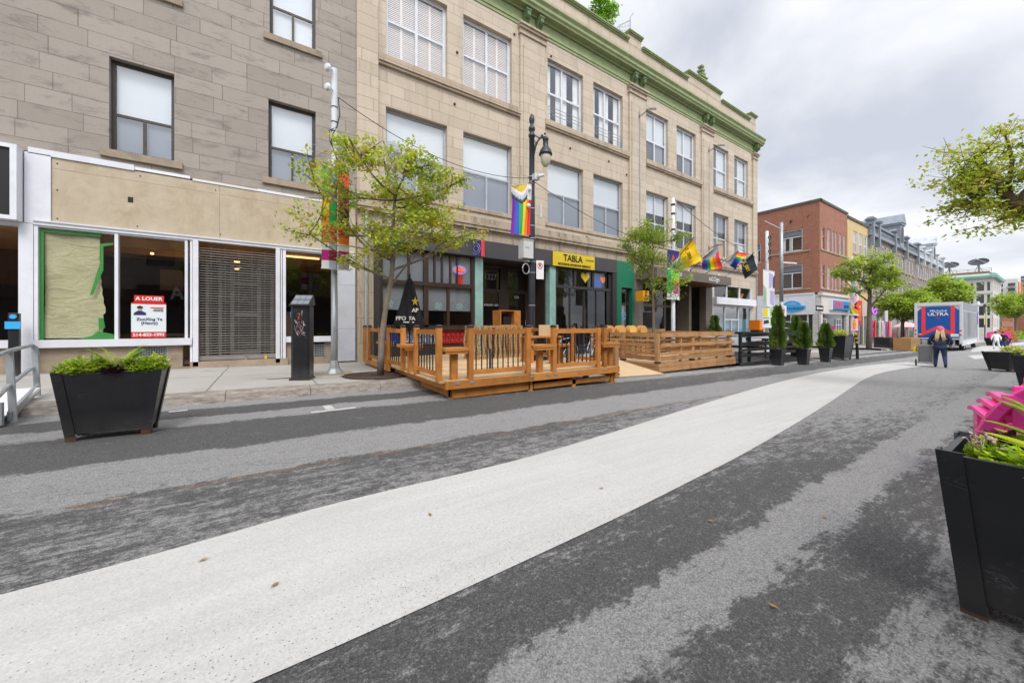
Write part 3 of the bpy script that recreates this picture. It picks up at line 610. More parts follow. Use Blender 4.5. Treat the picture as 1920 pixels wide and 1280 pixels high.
mb.nxt(); mb.box(-2.71, -2.62, -.024, -.019, 4.14, 4.27); mb.each('screw_hole', 'black', B)
mb = MB(T, .06); mb.box(-4.25, -3.885, -.05, .06, 3.42, 4.92); mb.build('end_panel', 'white_metal', B)
mb = MB(T, .06)
mb.box(-4.33, -4.13, -.05, .12, .1, 3.41)
for z0, z1, p in ((3.40, 3.47, .06), (3.47, 3.50, .09)): mb.box(-4.128, 2.29, -p, .12, z0, z1)
for a, b_ in ((-4.125, -4.07), (-2.925, -2.865), (-1.70, -1.645), (-1.60, -1.555), (-1.545, -1.44), (.21, .31), (.325, .36), (.375, .45), (1.62, 1.76)):
    mb.box(a, b_, -.035 if b_-a < .09 else -.06, .1, .94 if a in (-4.125, -2.925, -1.70, 1.62) else .22, 3.398)
mb.box(-4.07, -1.70, -.02, .1, 3.36, 3.398); mb.box(.45, 1.62, -.02, .1, 3.36, 3.398)
mb.box(-4.128, -1.56, -.09, .14, .77, .938); mb.box(.46, 1.75, -.09, .14, .78, .94)
mb.build('shop_frame', 'white_metal', B)
mb = MB(T, .04); mb.box(1.765, 2.28, -.03, .1, 2.5, 3.398); mb.box(1.765, 2.28, -.028, .1, 1.16, 2.495); mb.box(1.765, 2.28, -.03, .1, .14, 1.155); mb.build('end_panel', 'grey_panel', B)
mb = MB(T, .05)
for a, b_ in ((-9, -4.15), (-4.14, -3.3), (-3.29, -2.6), (-2.02, -1.75), (.47, 1.14), (1.46, 1.75)): mb.nxt(); mb.box(a, b_, .03, .3, -.2, .77)
mb.nxt(); mb.box(-2.6, -2.02, .06, .3, -.2, .34); mb.nxt(); mb.box(1.14, 1.46, .06, .3, -.2, .34); mb.box(-2.6, -2.02, .06, .3, .72, .769); mb.box(1.14, 1.46, .06, .3, .75, .769)
mb.each('plinth', 'plinth_stone', B)
mb = MB(T, .1); mb.box(-1.6, .5, -.06, .5, -.2, .335); mb.box(-4.2, -1.6, -.03, .025, -.1, .225); mb.box(.5, 2.3, -.03, .025, -.1, .17); mb.build('step', 'plinth_stone', B)
for a, b_ in ((-2.6, -2.02), (1.14, 1.46)):
    mb = MB(T); mb.box(a+.01, b_-.01, .10, .12, .345, .715); v = mb.build('vent', 'black', B)
    mb = MB(T)
    for k in range(7): mb.box(a+.03, b_-.03, .05, .07, .36+k*.052, .38+k*.052)
    n = int((b_-a)/.045)
    for k in range(n): mb.box(a+.03+k*.045, a+.04+k*.045, .055, .065, .35, .71)
    mb.box(a+.002, a+.03, .04, .08, .342, .718); mb.box(b_-.03, b_-.002, .04, .08, .342, .718)
    mb.build('grille', 'galvanised', v)
for a, b_ in ((-4.07, -2.925), (-2.865, -1.70), (.45, 1.62)):
    mb = MB(T); mb.pn(a, b_, .02, .94, 3.36); mb.build('shop_window', 'shop_glass', B)
mb = MB(T); mb.pn(-1.44, .21, 1.9, .35, 3.3); dgl = mb.build('door', 'shop_glass', B)
mb = MB(T)
for a, b_ in ((-1.5, -1.42), (-1.2, -1.12), (-.92, -.82), (-.25, -.15), (.1, .2)): mb.box(a, b_, 1.85, 1.93, .35, 3.3)
for z0, z1 in ((.35, .5), (1.55, 1.65), (2.5, 2.58)): mb.box(-.82, -.25, 1.86, 1.92, z0, z1)
mb.build('door_frame', 'shutter_metal', dgl)
mb = MB(T); mb.quad((-9, .3, .2), (2.3, .3, .2), (2.3, 4.5, .2), (-9, 4.5, .2)); mb.quad((-4.3, 3.2, .2), (-1.7, 3.2, .2), (-1.7, 3.2, 1.0), (-4.3, 3.2, 1.0)); mb.box(-4.0, -1.8, .1, .6, .75, .93); mb.box(.5, 1.7, .1, .6, .75, .93); mb.box(-4.3, -4.14, .13, 3, 0.2, 3.6)
mb.box(-2.6, -2.1, 2.5, 2.6, 2.3, 2.9); mb.box(.5, 1.1, 1.8, 2.4, .9, 1.7); mb.build('shop_interior', 'wall_inside', B)
mb = MB(T)
for x, y, z, r in ((-.72, 1.2, 3.12, .07), (-.78, 2.3, 3.05, .06), (-2.45, .8, 3.1, .035)): mb.nxt(); mb.lathe([(r*.3, -.03), (r, -.02), (r, .02), (r*.3, .03)], (x, y, z), 10)
mb.each('ceiling_light', 'warm_light', B)
mb = MB(T); mb.box(-9, 2.3, .28, 4.4, 3.42, 3.5); mb.box(-4.1, -1.6, .6, .75, 3.2, 3.41); mb.box(-4.1, -1.6, 1.8, 1.95, 3.2, 3.41); mb.build('ceiling', 'warm_ceiling', B)
mb = MB(T); mb.box(-3.0, -1.9, 1.0, 1.05, 3.36, 3.40); mb.nxt(); mb.box(.5, 1.4, 1.0, 1.05, 3.36, 3.40); mb.each('ceiling_light', 'warm_light', B)
# roller shutter: rods with gaps
mb = MB(T, .15)
n = 44
for k in range(n): 
    z = .47+k*(3.3-.47)/n; mb.tube([(-1.44, .05, z), (.21, .05, z)], .0115, 5)
for k in range(5): mb.bar((-1.2+k*.29, .07, .4), (-1.2+k*.29, .07, 3.3), .008, .006)
mb.box(-1.435, .205, .03, .075, .36, .455); sh = mb.build('roller_shutter', 'shutter_metal', B)
mb = MB(T); mb.box(-.03, .03, -.005, .03, .34, .42); mb.tube([(-.02, .01, .42), (-.02, .01, .46), (.02, .01, .46), (.02, .01, .42)], .007, 5); 
mb.v = [(p[0]-.02, p[1], p[2]) for p in mb.v]; mb.build('padlock', 'yellow_sign', sh)
mb = MB(T); mb.box(-.5, -.43, -.005, .03, .34, .42); mb.tube([(-.49, .01, .42), (-.49, .01, .46), (-.44, .01, .46), (-.44, .01, .42)], .007, 5); mb.build('padlock', 'steel', sh)
# paper and tape behind the left pane
def paper():
    mb = MB(T); m2 = MB(T); nx, nz = 22, 40; x0, z0, z1 = -4.02, .97, 3.3
    wv = lambda u, z: .09+.018*math.sin(u*9+z*3.1)+.016*abs(math.sin(z*3.3-u*2))+.01*abs(math.sin(u*5+z*4.1))
    def xr(z):
        if z > 2.7: return -3.19
        if z > 2.55: return -3.165
        if z > 1.5: return -3.175+.085*((2.55-z)/1.05)**2+.008*math.sin(z*31)
        return -3.15+.01*math.sin(z*23)
    for i in range(nx):
        for j in range(nz):
            za, zb = z0+(z1-z0)*j/nz, z0+(z1-z0)*(j+1)/nz
            f = lambda i_, z: x0+(xr(z)-x0)*i_/nx
            mb.quad((f(i, za), wv(f(i, za), za), za), (f(i+1, za), wv(f(i+1, za), za), za), (f(i+1, zb), wv(f(i+1, zb), zb), zb), (f(i, zb), wv(f(i, zb), zb), zb))
    p = mb.build('paper_sheet', 'kraft_paper', None, smooth=True); tag(p, 'wrinkled kraft paper taped inside the left shop window', 'paper')
    m2.box(-4.068, -4.01, .035, .04, .945, 3.33); m2.box(-4.01, -3.15, .035, .04, 3.28, 3.355); m2.box(-3.17, -3.12, .035, .04, 2.5, 3.12)
    m2.poly([(-3.17, .037, 3.12), (-2.96, .037, 3.17), (-2.96, .037, 3.12), (-3.12, .037, 3.06)]); m2.poly([(-3.13, .037, 2.5), (-3.17, .037, 2.7), (-3.33, .037, 1.95), (-3.28, .037, 1.95)])
    m2.poly([(-3.2, .037, 1.42), (-3.12, .037, 1.42), (-3.09, .037, 1.2), (-3.19, .037, 1.15)]); m2.poly([(-3.5, .037, .95), (-2.93, .037, .95), (-2.96, .037, 1.05), (-3.2, .037, 1.12), (-3.3, .037, 1.02)])
    p2 = m2.build('masking_tape', 'green_tape', p)
paper()
# rental sign in the window
S_ = thing('rental_sign', 'red and white for-rent sign with agent portrait inside the shop window', 'sign', (-2.34, 12.21, .95))
mb = MB(T); mb.box(-2.66, -2.05, .004, .012, 1.10, 1.78); mb.build('board', 'paper_white', S_)
mb = MB(T); mb.box(-2.66, -2.05, .003, .012, .96, 1.098); mb.nxt(); mb.box(-2.66, -2.05, .003, .012, 1.76, 1.80); mb.nxt(); mb.box(-2.61, -2.09, .004, .013, 1.81, 1.97); mb.each('red_panel', 'red', S_)
text('lettering', 'À LOUER'.replace('À', 'A'), T, -2.35, 1.89, .115, 'white', S_, .0, bold=.003)
text('lettering', '514-833-1993', T, -2.355, 1.028, .098, 'white', S_, .0, bold=.0025)
text('lettering', 'ZuoXing Ye\n(Henry)', T, -2.345, 1.355, .092, 'navy', S_, .0, bold=.001)
text('lettering', 'COURTIER\nIMMOBILIER', T, -2.19, 1.62, .035, 'charcoal_cloth', S_, .0)
mb = MB(T); mb.box(-2.33, -2.09, .0, .003, 1.665, 1.69); mb.build('stripe', 'red', S_)
mb = MB(T); mb.prism([(-2.62, 1.50), (-2.40, 1.50), (-2.41, 1.56), (-2.48, 1.6), (-2.55, 1.6), (-2.61, 1.55)], -.001, .003); mb.build('portrait', 'navy', S_)
mb = MB(T); mb.prism([(-2.51+.04*math.cos(a), 1.65+.055*math.sin(a)) for a in [i*.628 for i in range(10)]], -.003, .003); mb.build('portrait', 'skin', S_)
mb = MB(T); mb.prism([(-2.556, 1.66), (-2.465, 1.66), (-2.46, 1.70), (-2.51, 1.725), (-2.56, 1.70)], -.005, .003); mb.build('portrait', 'black', S_)
# left neighbouring shop sign
S_ = thing('shop_sign_box', 'black backlit sign box with white metal frame over left shop', 'sign', (-6.3, 12.1, 3.4))
mb = MB(T); mb.box(-8.9, -4.36, -.24, .0, 3.5, 4.88); mb.build('face', 'black', S_)
mb = MB(T); mb.box(-9, -4.27, -.28, -.001, 4.88, 4.96); mb.box(-9, -4.27, -.28, -.001, 3.42, 3.5); mb.box(-4.36, -4.27, -.28, -.001, 3.5, 4.88); mb.build('frame', 'white_metal', S_)
mb = MB(T); mb.pn(-9, -4.34, .02, .95, 3.4); mb.build('shop_window', 'shop_glass', B); mb = MB(T, .05); mb.box(-9, -4.335, -.06, .1, .78, .945); mb.box(-9, -4.335, -.03, .1, 3.33, 3.41); mb.build('shop_frame', 'white_metal', B)

# ===== limestone commercial building
B = thing('limestone_building', 'three-storey beige limestone building with green cornice and row of bars', 'building', (15.7, 12.2, gz(15.7, .15)))
P1 = [(2.32, 2.96), (8.48, 9.75), (15.18, 16.47), (21.85, 23.13), (28.44, 29.03)]
WX = [(3.22, 5.36), (5.99, 8.13), (9.95, 12.05), (12.7, 14.77), (16.62, 18.57), (19.36, 21.33), (23.18, 25.2), (25.96, 27.89)]
ops = [(a, b_, 5.65, 8.37) for a, b_ in WX]+[(a, b_, 9.97, 12.66) for a, b_ in WX]
mb = MB(T); mb.wall(2.32, 29.03, 5.29, 13.5, ops, .24)
mb.box(28.5, 29.03, .0, .3, -.6, 5.29); mb.wall(23.1, 28.5, 3.88, 5.29, [], .2); mb.quad((29.03, 0, -.8), (29.03, 14, -.8), (29.03, 14, 14), (29.03, 0, 14))
mb.build('wall', 'limestone', B)
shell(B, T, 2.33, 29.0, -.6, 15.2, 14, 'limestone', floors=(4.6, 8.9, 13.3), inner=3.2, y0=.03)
mb = MB(T, .04)
for a, b_ in P1:
    mb.nxt(); mb.box(a+.002, b_-.002, -.10, -.002, 5.29, 12.98)
    if b_-a > 1: mb.box(a+.14, b_-.62, -.135, -.101, 5.5, 12.6)
mb.each('pilaster', 'limestone', B)
mb = MB(T, .06)
for a, b_ in P1:
    mb.nxt()
    for k, (z0, z1, p) in enumerate(((12.98, 13.06, .16), (13.06, 13.2, .13), (13.2, 13.3, .2), (13.3, 13.38, .26))): mb.box(a-p*.35, b_+p*.35, -p, -.001, z0, z1)
mb.each('capital', 'limestone_plain', B)
mb = MB(T, .05)
for (a, b_), (c, d) in zip(P1, P1[1:]):
    mb.nxt()
    mb.box(b_+.003, c-.003, -.15, .02, 9.72, 9.95); mb.box(b_+.003, c-.003, -.10, .02, 9.64, 9.721); mb.nxt(); mb.box(b_+.004, c-.004, -.05, .02, 5.50, 5.63)
mb.each('sill_course', 'limestone_plain', B)
mb = MB(T, .05); mb.box(2.32, 29.03, -.12, -.001, 5.06, 5.285); mb.box(2.32, 29.05, -.2, .02, 4.97, 5.06); mb.box(2.32, 29.03, -.16, .01, 4.86, 4.97); mb.box(2.32, 29.03, -.06, .01, 4.78, 4.86); mb.build('belt_course', 'weathered_limestone', B)
mb = MB(T, .05); mb.box(2.32, 15.6, -.03, .2, 4.45, 4.78); mb.box(15.6, 23.1, -.03, .2, 3.95, 4.78); mb.box(2.34, 2.82, -.05, .2, -.3, 4.45); mb.build('lower_wall', 'weathered_limestone', B)
# cornice
mb = MB(T, .05)
mb.box(2.32, 29.05, -.06, .1, 13.5, 13.62); mb.prismx([(-.03, 13.38), (-.03, 13.5), (.1, 13.5), (.1, 13.38)], 2.32, 29.04); mb.box(2.32, 29.04, -.02, .1, 13.62, 13.96)
cor = [(.1, 13.96), (-.10, 13.96), (-.12, 14.02), (-.34, 14.05), (-.36, 14.12), (-.42, 14.18), (-.42, 14.30), (-.50, 14.4), (-.50, 14.46), (.1, 14.52)]
mb.prismx(cor, 2.32, 29.45); mb.build('cornice', 'green_paint', B)
mb = MB(T, .1)
for a, b_ in P1:
    m_ = (a+b_)/2
    for x in ((m_-.36, m_+.30) if b_-a > 1 else (m_-.1, m_+.2) if a > 20 else (m_-.15, m_+.15)):
        w_ = .13 if b_-a > 1 else .09; mb.nxt()
        mb.prismx([(-.02, 13.39), (-.1, 13.39), (-.12, 13.55), (-.2, 13.66), (-.26, 13.8), (-.33, 13.9), (-.33, 13.955), (-.02, 13.955)], x-w_, x+w_)
        mb.prismx([(-.261, 13.62), (-.33, 13.7), (-.331, 13.84), (-.262, 13.86)], x-w_*.6, x+w_*.6)
mb.each('bracket', 'green_paint_dark', B)
mb = MB(T); mb.wall(2.32, 29.0, 14.5, 15.52, [], .1, -.02); mb.box(2.32, 29.0, .2, .35, 14.3, 15.52)
for a, b_ in ((15.15, 16.18), (20.42, 24.15), (28.05, 28.95)): mb.box(a, b_, -.03, .36, 15.521, 15.96)
mb.build('parapet', 'limestone', B)
def coping(mb, x0, x1, z):
    mb.nxt(); mb.box(x0, x1, -.08, .42, z, z+.06); mb.box(x0-.02, x1+.02, -.14, .46, z+.06, z+.11); mb.box(x0-.03, x1+.03, -.17, .48, z+.11, z+.16)
mb = MB(T, .06)
for a, b_ in ((2.32, 15.11), (16.23, 20.38), (24.2, 28.0)): coping(mb, a, b_, 15.52)
for a, b_ in ((15.13, 16.2), (20.4, 24.17), (28.02, 29.0)): coping(mb, a, b_, 15.96)
mb.nxt(); mb.box(11.2, 14.9, .2, .7, 15.7, 15.95)
mb.each('coping', 'green_paint', B)
mb = MB(T, .1); mb.box(22.0, 22.55, .0, .45, 16.13, 16.42); mb.box(21.93, 22.62, -.05, .5, 16.42, 16.5)
for k in range(3): mb.frustum(22.28, .22, 16.5+k*.24, 16.5+k*.24+.14, .3-.05*k, .3-.05*k, .22-.04*k, .22-.04*k); mb.frustum(22.28, .22, 16.64+k*.24, 16.74+k*.24, .38-.06*k, .38-.06*k, .42-.06*k, .42-.06*k)
mb.build('finial', 'green_paint', B)
def grid(cols, rows, f): return [(cols[i], cols[i+1], rows[j], rows[j+1], *f(i, j)) for i in range(len(cols)-1) for j in range(len(rows)-1)]
for i, (a, b_) in enumerate(WX):
    if i < 4: cells = [(0, 1, .5, 1, 'blind_white'), (0, .5, 0, .5, 'blind_grey', .0), (.5, 1, 0, .5, 'blind_grey', .0)]
    elif i < 6: cells = grid((0, .5, 1), (0, .42, 1), lambda p, q: ('blind_white', .35) if q else (None,))
    else: cells = grid((0, .45, 1), (0, .45, 1), lambda p, q: ('dark_grey',) if p == 0 else ((('cardboard', .0) if i == 6 else ('blind_white', .2)) if q == 0 else ('blind_grey', .3)))
    window(B, T, a, b_, 5.65, 8.37, cells, 'grey_sash' if i < 4 else 'white_sash', .05, .03)
    if i < 2: cells = grid((0, .5, 1), (0, .5, 1), lambda p, q: ('peach_shutter',))
    elif i < 4: cells = grid((0, .45, 1), (0, .5, 1), lambda p, q: ('curtain',))
    elif i < 6: cells = grid((0, .48, 1), (0, .45, 1), lambda p, q: ('blind_white',) if q else (('dark_grey',) if p == 0 else ('blind_grey',)))
    else: cells = grid((0, .42, 1), (0, .48, 1), lambda p, q: ('dark_grey',) if p == 0 else ('blind_white',))
    f = window(B, T, a, b_, 9.97, 12.66, cells, 'white_sash', .07, .045)
    if i in (2, 3):
        mb = MB(T)
        for z in (10.3, 10.45, 10.6): mb.tube([(a+.03, -.02, z), (b_-.03, -.02, z)], .013, 5)
        for x in (a+.04, b_-.04, (a+b_)/2): mb.tube([(x, -.02, 9.96), (x, -.02, 10.6)], .013, 5)
        mb.build('guard_rail', 'galvanised', f)
# downpipe-like cable ducts
mb = MB(T)
for x in (15.9, 22.55): mb.nxt(); mb.tube([(x, -.16, 5.3), (x, -.16, 12.3)], .018, 5)
mb.nxt(); mb.tube([(2.6, -.1, .2), (2.6, -.1, 4.9)], .05, 8); mb.nxt(); mb.tube([(29.12, -.02, -.3), (29.12, -.02, 13.5)], .05, 8)
mb.each('pipe', 'galvanised', B)
mb = MB(T, .1)
for x, z in ((3.2, 12.9), (9.3, 12.9), (10.1, 12.75), (9.0, 12.4), (8.9, 8.9), (15.0, 8.8), (5.6, 9.2), (12.2, 5.3), (13.7, 9.15), (11.2, 9.1), (8.2, 12.85), (5.7, 11.1)): mb.nxt(); mb.box(x, x+.07, -.05, -.001, z, z+.06)
mb.each('anchor', 'rust', B)
# --- bistro shopfront
mb = MB(T, .1)
mb.box(2.82, 14.22, -.10, .2, 3.86, 4.45); mb.box(2.82, 14.22, -.12, .2, 3.82, 3.86); mb.build('fascia', 'fascia_dark', B)
mb = MB(T, .15)
mb.box(2.83, 3.02, -.05, .3, -.1, 3.82); mb.nxt(); mb.box(13.92, 14.22, -.1, .2, -.3, 3.85); mb.box(13.6, 13.919, .0, .2, -.3, 3.85)
mb.each('pier', 'shop_dark', B)
mb = MB(T, .15)
for a, b_ in ((3.02, 3.12), (4.5, 4.66), (6.33, 6.45)): mb.box(a, b_, .0, .12, 1.2, 3.8)
for a, b_ in ((3.95, 4.02), (5.37, 5.46)): mb.box(a, b_, .02, .1, 1.2, 2.62)
for x in (3.42, 3.98, 4.9, 5.18, 5.5, 5.76): mb.box(x-.03, x+.03, .02, .1, 2.75, 3.78)
mb.box(3.12, 6.33, -.02, .12, 2.62, 2.76); mb.box(3.12, 6.33, .0, .12, 1.2, 1.27); mb.box(3.12, 6.33, .0, .12, 3.76, 3.82); mb.box(3.0, 6.45, -.08, .15, 1.1, 1.2); mb.box(3.0, 6.45, .0, .2, -.2, .58)
mb.build('shop_frame', 'shop_brown', B)
mb = MB(T); mb.pn(3.1, 6.34, .06, 1.25, 3.78); mb.build('shop_window', 'shop_glass', B)
mb = MB(T); mb.box(3.1, 6.34, .12, .125, 2.75, 3.78); mb.box(3.1, 6.34, .12, .125, 1.78, 2.62); mb.build('blind', 'blind_grey', B)
for nm, mt, a, b_ in (('blue', 'blue', 3.0, 3.8), ('w', 'silver_cloth', 3.8, 5.05), ('r', 'red', 5.05, 6.4)):
    mb = MB(T); mb.box(a, b_, .03, .1, .62, 1.08); pf = mb.build('fretwork_panel', mt, B)
    mb = MB(T)
    n = int((b_-a)/.18)
    for k in range(n):
        x = a+.05+k*(b_-a-.05)/n; s_ = (b_-a-.05)/n*.8
        for q in ((x, x+s_, .66, .68), (x, x+.02, .66, 1.03), (x+s_*.35, x+s_, .86, .88), (x+s_*.35, x+s_*.35+.02, .76, .98), (x+s_*.35, x+s_, 1.01, 1.03), (x+s_-.02, x+s_, .72, .9)): mb.box(q[0], q[1], .014, .029, q[2], q[3])
    mb.build('fretwork', 'black', pf)
def emblem(x, z, r, mat, par, y=.05):
    mb = MB(T)
    for rr in (r, r*.62):
        n = 20
        for k in range(n):
            if k % 5 == 4: continue
            a0, a1 = 2*math.pi*k/n, 2*math.pi*(k+.8)/n
            mb.quad((x+rr*math.cos(a0), y, z+rr*math.sin(a0)), (x+rr*math.cos(a1), y, z+rr*math.sin(a1)), (x+rr*.8*math.cos(a1), y, z+rr*.8*math.sin(a1)), (x+rr*.8*math.cos(a0), y, z+rr*.8*math.sin(a0)))
    for k in range(5):
        a0 = k*1.257+.4; mb.bar((x, y, z), (x+r*.55*math.cos(a0), y, z+r*.55*math.sin(a0)), r*.1, .002, (0, 1, 0))
    return mb.build('emblem', mat, par)
for x, z in ((3.34, 1.97), (5.04, 1.94), (5.87, 1.94)): emblem(x, z, .13, 'copper_green', B)
mb = MB(T); mb.lathe([(.3, 0), (.3, .003)], (0, 0, 0), 20); mb.v = [(3.45+p[0], p[2]+12.26, 2.3+p[1]*.4) for p in mb.v]; mb.build('emblem', 'silver_cloth', B)
mb = MB(T); n = 24
for rr, hh, m_ in ((.26, .15, 0), (.2, .1, 1)):
    pts_ = [(5.86+rr*math.cos(2*math.pi*k/n), .035, 3.28+hh*math.sin(2*math.pi*k/n)) for k in range(n+1)]; mb.m = m_; mb.tube(pts_, .011, 5)
ns = mb.build('neon_sign', ['neon_blue', 'neon_red'], B)
text('lettering', 'OUVERT', T, 5.86, 3.28, .1, 'neon_red', ns, .03, bold=.002)
mb = MB(T); mb.box(5.72, 6.02, .1, .11, 2.77, 3.12); mb.build('poster', 'red', B)
for k, (a, b_) in enumerate(((6.47, 6.80), (10.05, 10.39))):
    mb = MB(T, .1); mb.box(a, b_-.1, -.03, .25, -.15, 3.82); mb.box(b_-.1, b_, -.02, 1.18, -.15, 3.82); mb.build('entry_post', 'teal_post', B)
mb = MB(T, .15)
for a, b_ in ((6.8, 7.45), (8.33, 8.71), (9.74, 10.0)): mb.box(a, b_, 1.2, 1.4, -.2, 3.81)
for a, b_ in ((7.45, 8.33), (8.71, 9.74)):
    mb.box(a, b_, 1.2, 1.3, 2.66, 2.8); mb.box(a, b_, 1.2, 1.3, 3.7, 3.81); mb.box(a, a+.07, 1.21, 1.29, -.1, 2.66); mb.box(b_-.07, b_, 1.21, 1.29, -.1, 2.66); mb.box(a+.07, b_-.07, 1.21, 1.29, -.1, .2)
mb.box(6.8, 10.4, .2, 1.4, 3.82, 3.9); mb.box(9.98, 10.05, .25, 1.4, -.2, 3.82)
mb.build('entry_frame', 'shop_brown', B)
for a, b_ in ((7.45, 8.33), (8.71, 9.74)):
    mb = MB(T); mb.pn(a+.05, b_-.05, 1.25, .2, 3.7); d_ = mb.build('door', 'shop_glass', B)
    mb = MB(T); mb.tube([(b_-.1, 1.17, 1.0), (b_-.1, 1.17, 1.5)], .014, 6); mb.build('handle', 'steel', d_)
text('lettering', '1327', T, 7.86, 3.3, .36, 'silver_cloth', B, 1.24, sx=.85)
text('lettering', 'ATELIER 1327', T, 7.9, 2.12, .12, 'white', B, 1.24)
text('lettering', '1329', T, 9.2, 2.5, .13, 'white', B, 1.24)
# --- second bar front with folding glass
mb = MB(T, .15)
for x in (10.42, 11.24, 12.1, 12.9, 13.6): mb.box(x, x+.06, .02, .12, -.25, 2.9)
for x in (10.42, 11.5, 12.64, 13.62): mb.box(x, x+.12, .0, .12, 3.03, 3.75)
mb.box(10.4, 13.8, -.03, .14, 2.9, 3.03); mb.box(10.4, 13.8, .0, .12, 3.74, 3.82); mb.box(10.48, 13.6, .02, .1, -.25, -.1); mb.build('shop_frame', 'shop_dark', B)
mb = MB(T); mb.pn(10.45, 13.65, .06, -.1, 3.74); mb.build('shop_window', 'shop_glass', B)
def heart(x, z, r, mat):
    mb = MB(T); P = []
    for k in range(24):
        t_ = 2*math.pi*k/24; P.append((x+r*.062*16*math.sin(t_)**3, z+r*.062*(13*math.cos(t_)-5*math.cos(2*t_)-2*math.cos(3*t_)-math.cos(4*t_))))
    mb.prism(P, .09, .1); mb.build('heart_decoration', mat, B)
heart(12.27, 3.5, .27, 'yellow'); heart(13.45, 3.46, .2, 'orange')
mb = MB(T); mb.box(12.75, 13.4, .11, .12, 3.05, 3.7); mb.build('poster', 'blue', B)
# --- green front
mb = MB(T); mb.wall(14.22, 15.58, -.4, 4.45, [(14.62, 15.44, -.4, 3.15)], .3, -.05); mb.build('green_front', 'green_wall', B)
mb = MB(T, .1); mb.box(14.63, 14.7, .12, .2, -.4, 3.14); mb.box(15.36, 15.43, .12, .2, -.4, 3.14); mb.box(14.7, 15.36, .12, .2, 2.3, 2.42); mb.box(14.7, 15.36, .12, .2, 3.07, 3.14); dr = mb.build('door', 'shop_dark', B)
mb = MB(T); mb.pn(14.69, 15.37, .15, -.3, 3.08); mb.build('pane', 'shop_glass', dr); emblem(14.95, 1.75, .22, 'light_blue', B, .13)
mb = MB(T); mb.box(14.7, 15.1, .18, .19, -.3, 2.3); mb.build('blind', 'blind_grey', dr)
# --- lounge entrance under the canopy
mb = MB(T, .08)
mb.box(15.6, 16.3, -.02, .3, -.4, 3.94); mb.box(22.35, 23.08, -.06, .35, -.5, 3.94)
for x in (16.35, 17.55, 19.7, 20.75, 21.75): mb.box(x, x+.14, 1.0, 1.12, -.4, 3.9)
mb.box(16.3, 22.3, .98, 1.1, 2.35, 2.5); mb.box(20.95, 21.2, .2, 1.0, -.4, 3.9)
mb.build('portal', 'bronze', B)
mb = MB(T); mb.pn(16.4, 22.3, 1.05, -.4, 3.9); mb.build('shop_window', 'shop_glass', B)
text('lettering', 'MENU\nBAR\nBISTRO', T, 16.95, 1.4, .16, 'white', B, 1.03)
cy = -1.25
mb = MB(T, .04); mb.box(15.75, 22.92, cy, -.03, 3.95, 4.12); mb.box(15.75, 22.92, cy, cy+.06, 3.63, 3.95); mb.box(22.86, 22.92, cy+.06, -.04, 3.63, 3.95); mb.box(15.75, 15.81, cy+.06, -.04, 3.63, 3.95); cn_ = mb.build('canopy', 'bronze', B)
mb = MB(T, .15)
for k in range(14): mb.box(15.82, 22.85, cy+.07+k*.17, cy+.07+k*.17+.16, 3.66, 3.69)
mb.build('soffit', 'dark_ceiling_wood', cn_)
text('lettering', 'saLOgn', T, 21.0, 3.87, .36, 'white', cn_, cy-.01, bold=.003, sx=1.05)
text('lettering', '1333', T, 17.6, 3.87, .26, 'white', cn_, cy-.01, bold=.003)
for x in (18.6, 20.2, 21.6, 22.5):
    mb = MB(T); mb.box(x, x+.22, cy+.1, cy+.3, 4.13, 4.2); mb.box(x+.01, x+.21, cy+.1, cy+.16, 4.2, 4.27); mb.build('canopy_lamp', 'box_grey', cn_)
# --- pale shop at the end
mb = MB(T); mb.wall(23.1, 28.5, -.6, 3.88, [(23.35, 28.42, 3.08, 3.84), (23.3, 28.4, -.3, 2.55)], .2, .0); mb.build('end_shop_wall', 'white_stone', B)
mb = MB(T, .03); mb.box(23.3, 28.62, -.22, -.001, 2.62, 3.06); mb.build('fascia', 'white_metal', B)
mb = MB(T, .05)
for x in (23.35, 24.98, 26.7, 28.3): mb.box(x, x+.12, .03, .12, 3.08, 3.84)
for x in (23.3, 24.75, 26.55, 28.3): mb.box(x, x+.08, .03, .12, -.3, 2.55)
mb.box(24.83, 26.55, .03, .12, 1.62, 1.7); mb.box(25.62, 25.7, .03, .12, -.3, 1.62); mb.box(23.38, 28.3, .03, .12, 2.47, 2.55); mb.build('shop_frame', 'white_sash', B)
mb = MB(T); mb.pn(23.36, 28.38, .08, -.3, 2.5); mb.build('shop_window', 'shop_glass_pale', B); mb = MB(T); mb.pn(23.4, 28.35, .08, 3.1, 3.82); mb.build('shop_window', 'shop_glass', B)
mb = MB(T); mb.box(23.36, 28.38, .2, .21, -.3, 1.72); mk('frosted', (.3, .5, .56), .6, var=.06); mb.build('frosted_film', 'frosted', B)
mb = MB(T); mb.lathe([(.16, 0), (.26, .35), (.24, .36)], (27.3, .3, 3.1), 14); mb.build('flower_pot', 'terracotta', B)

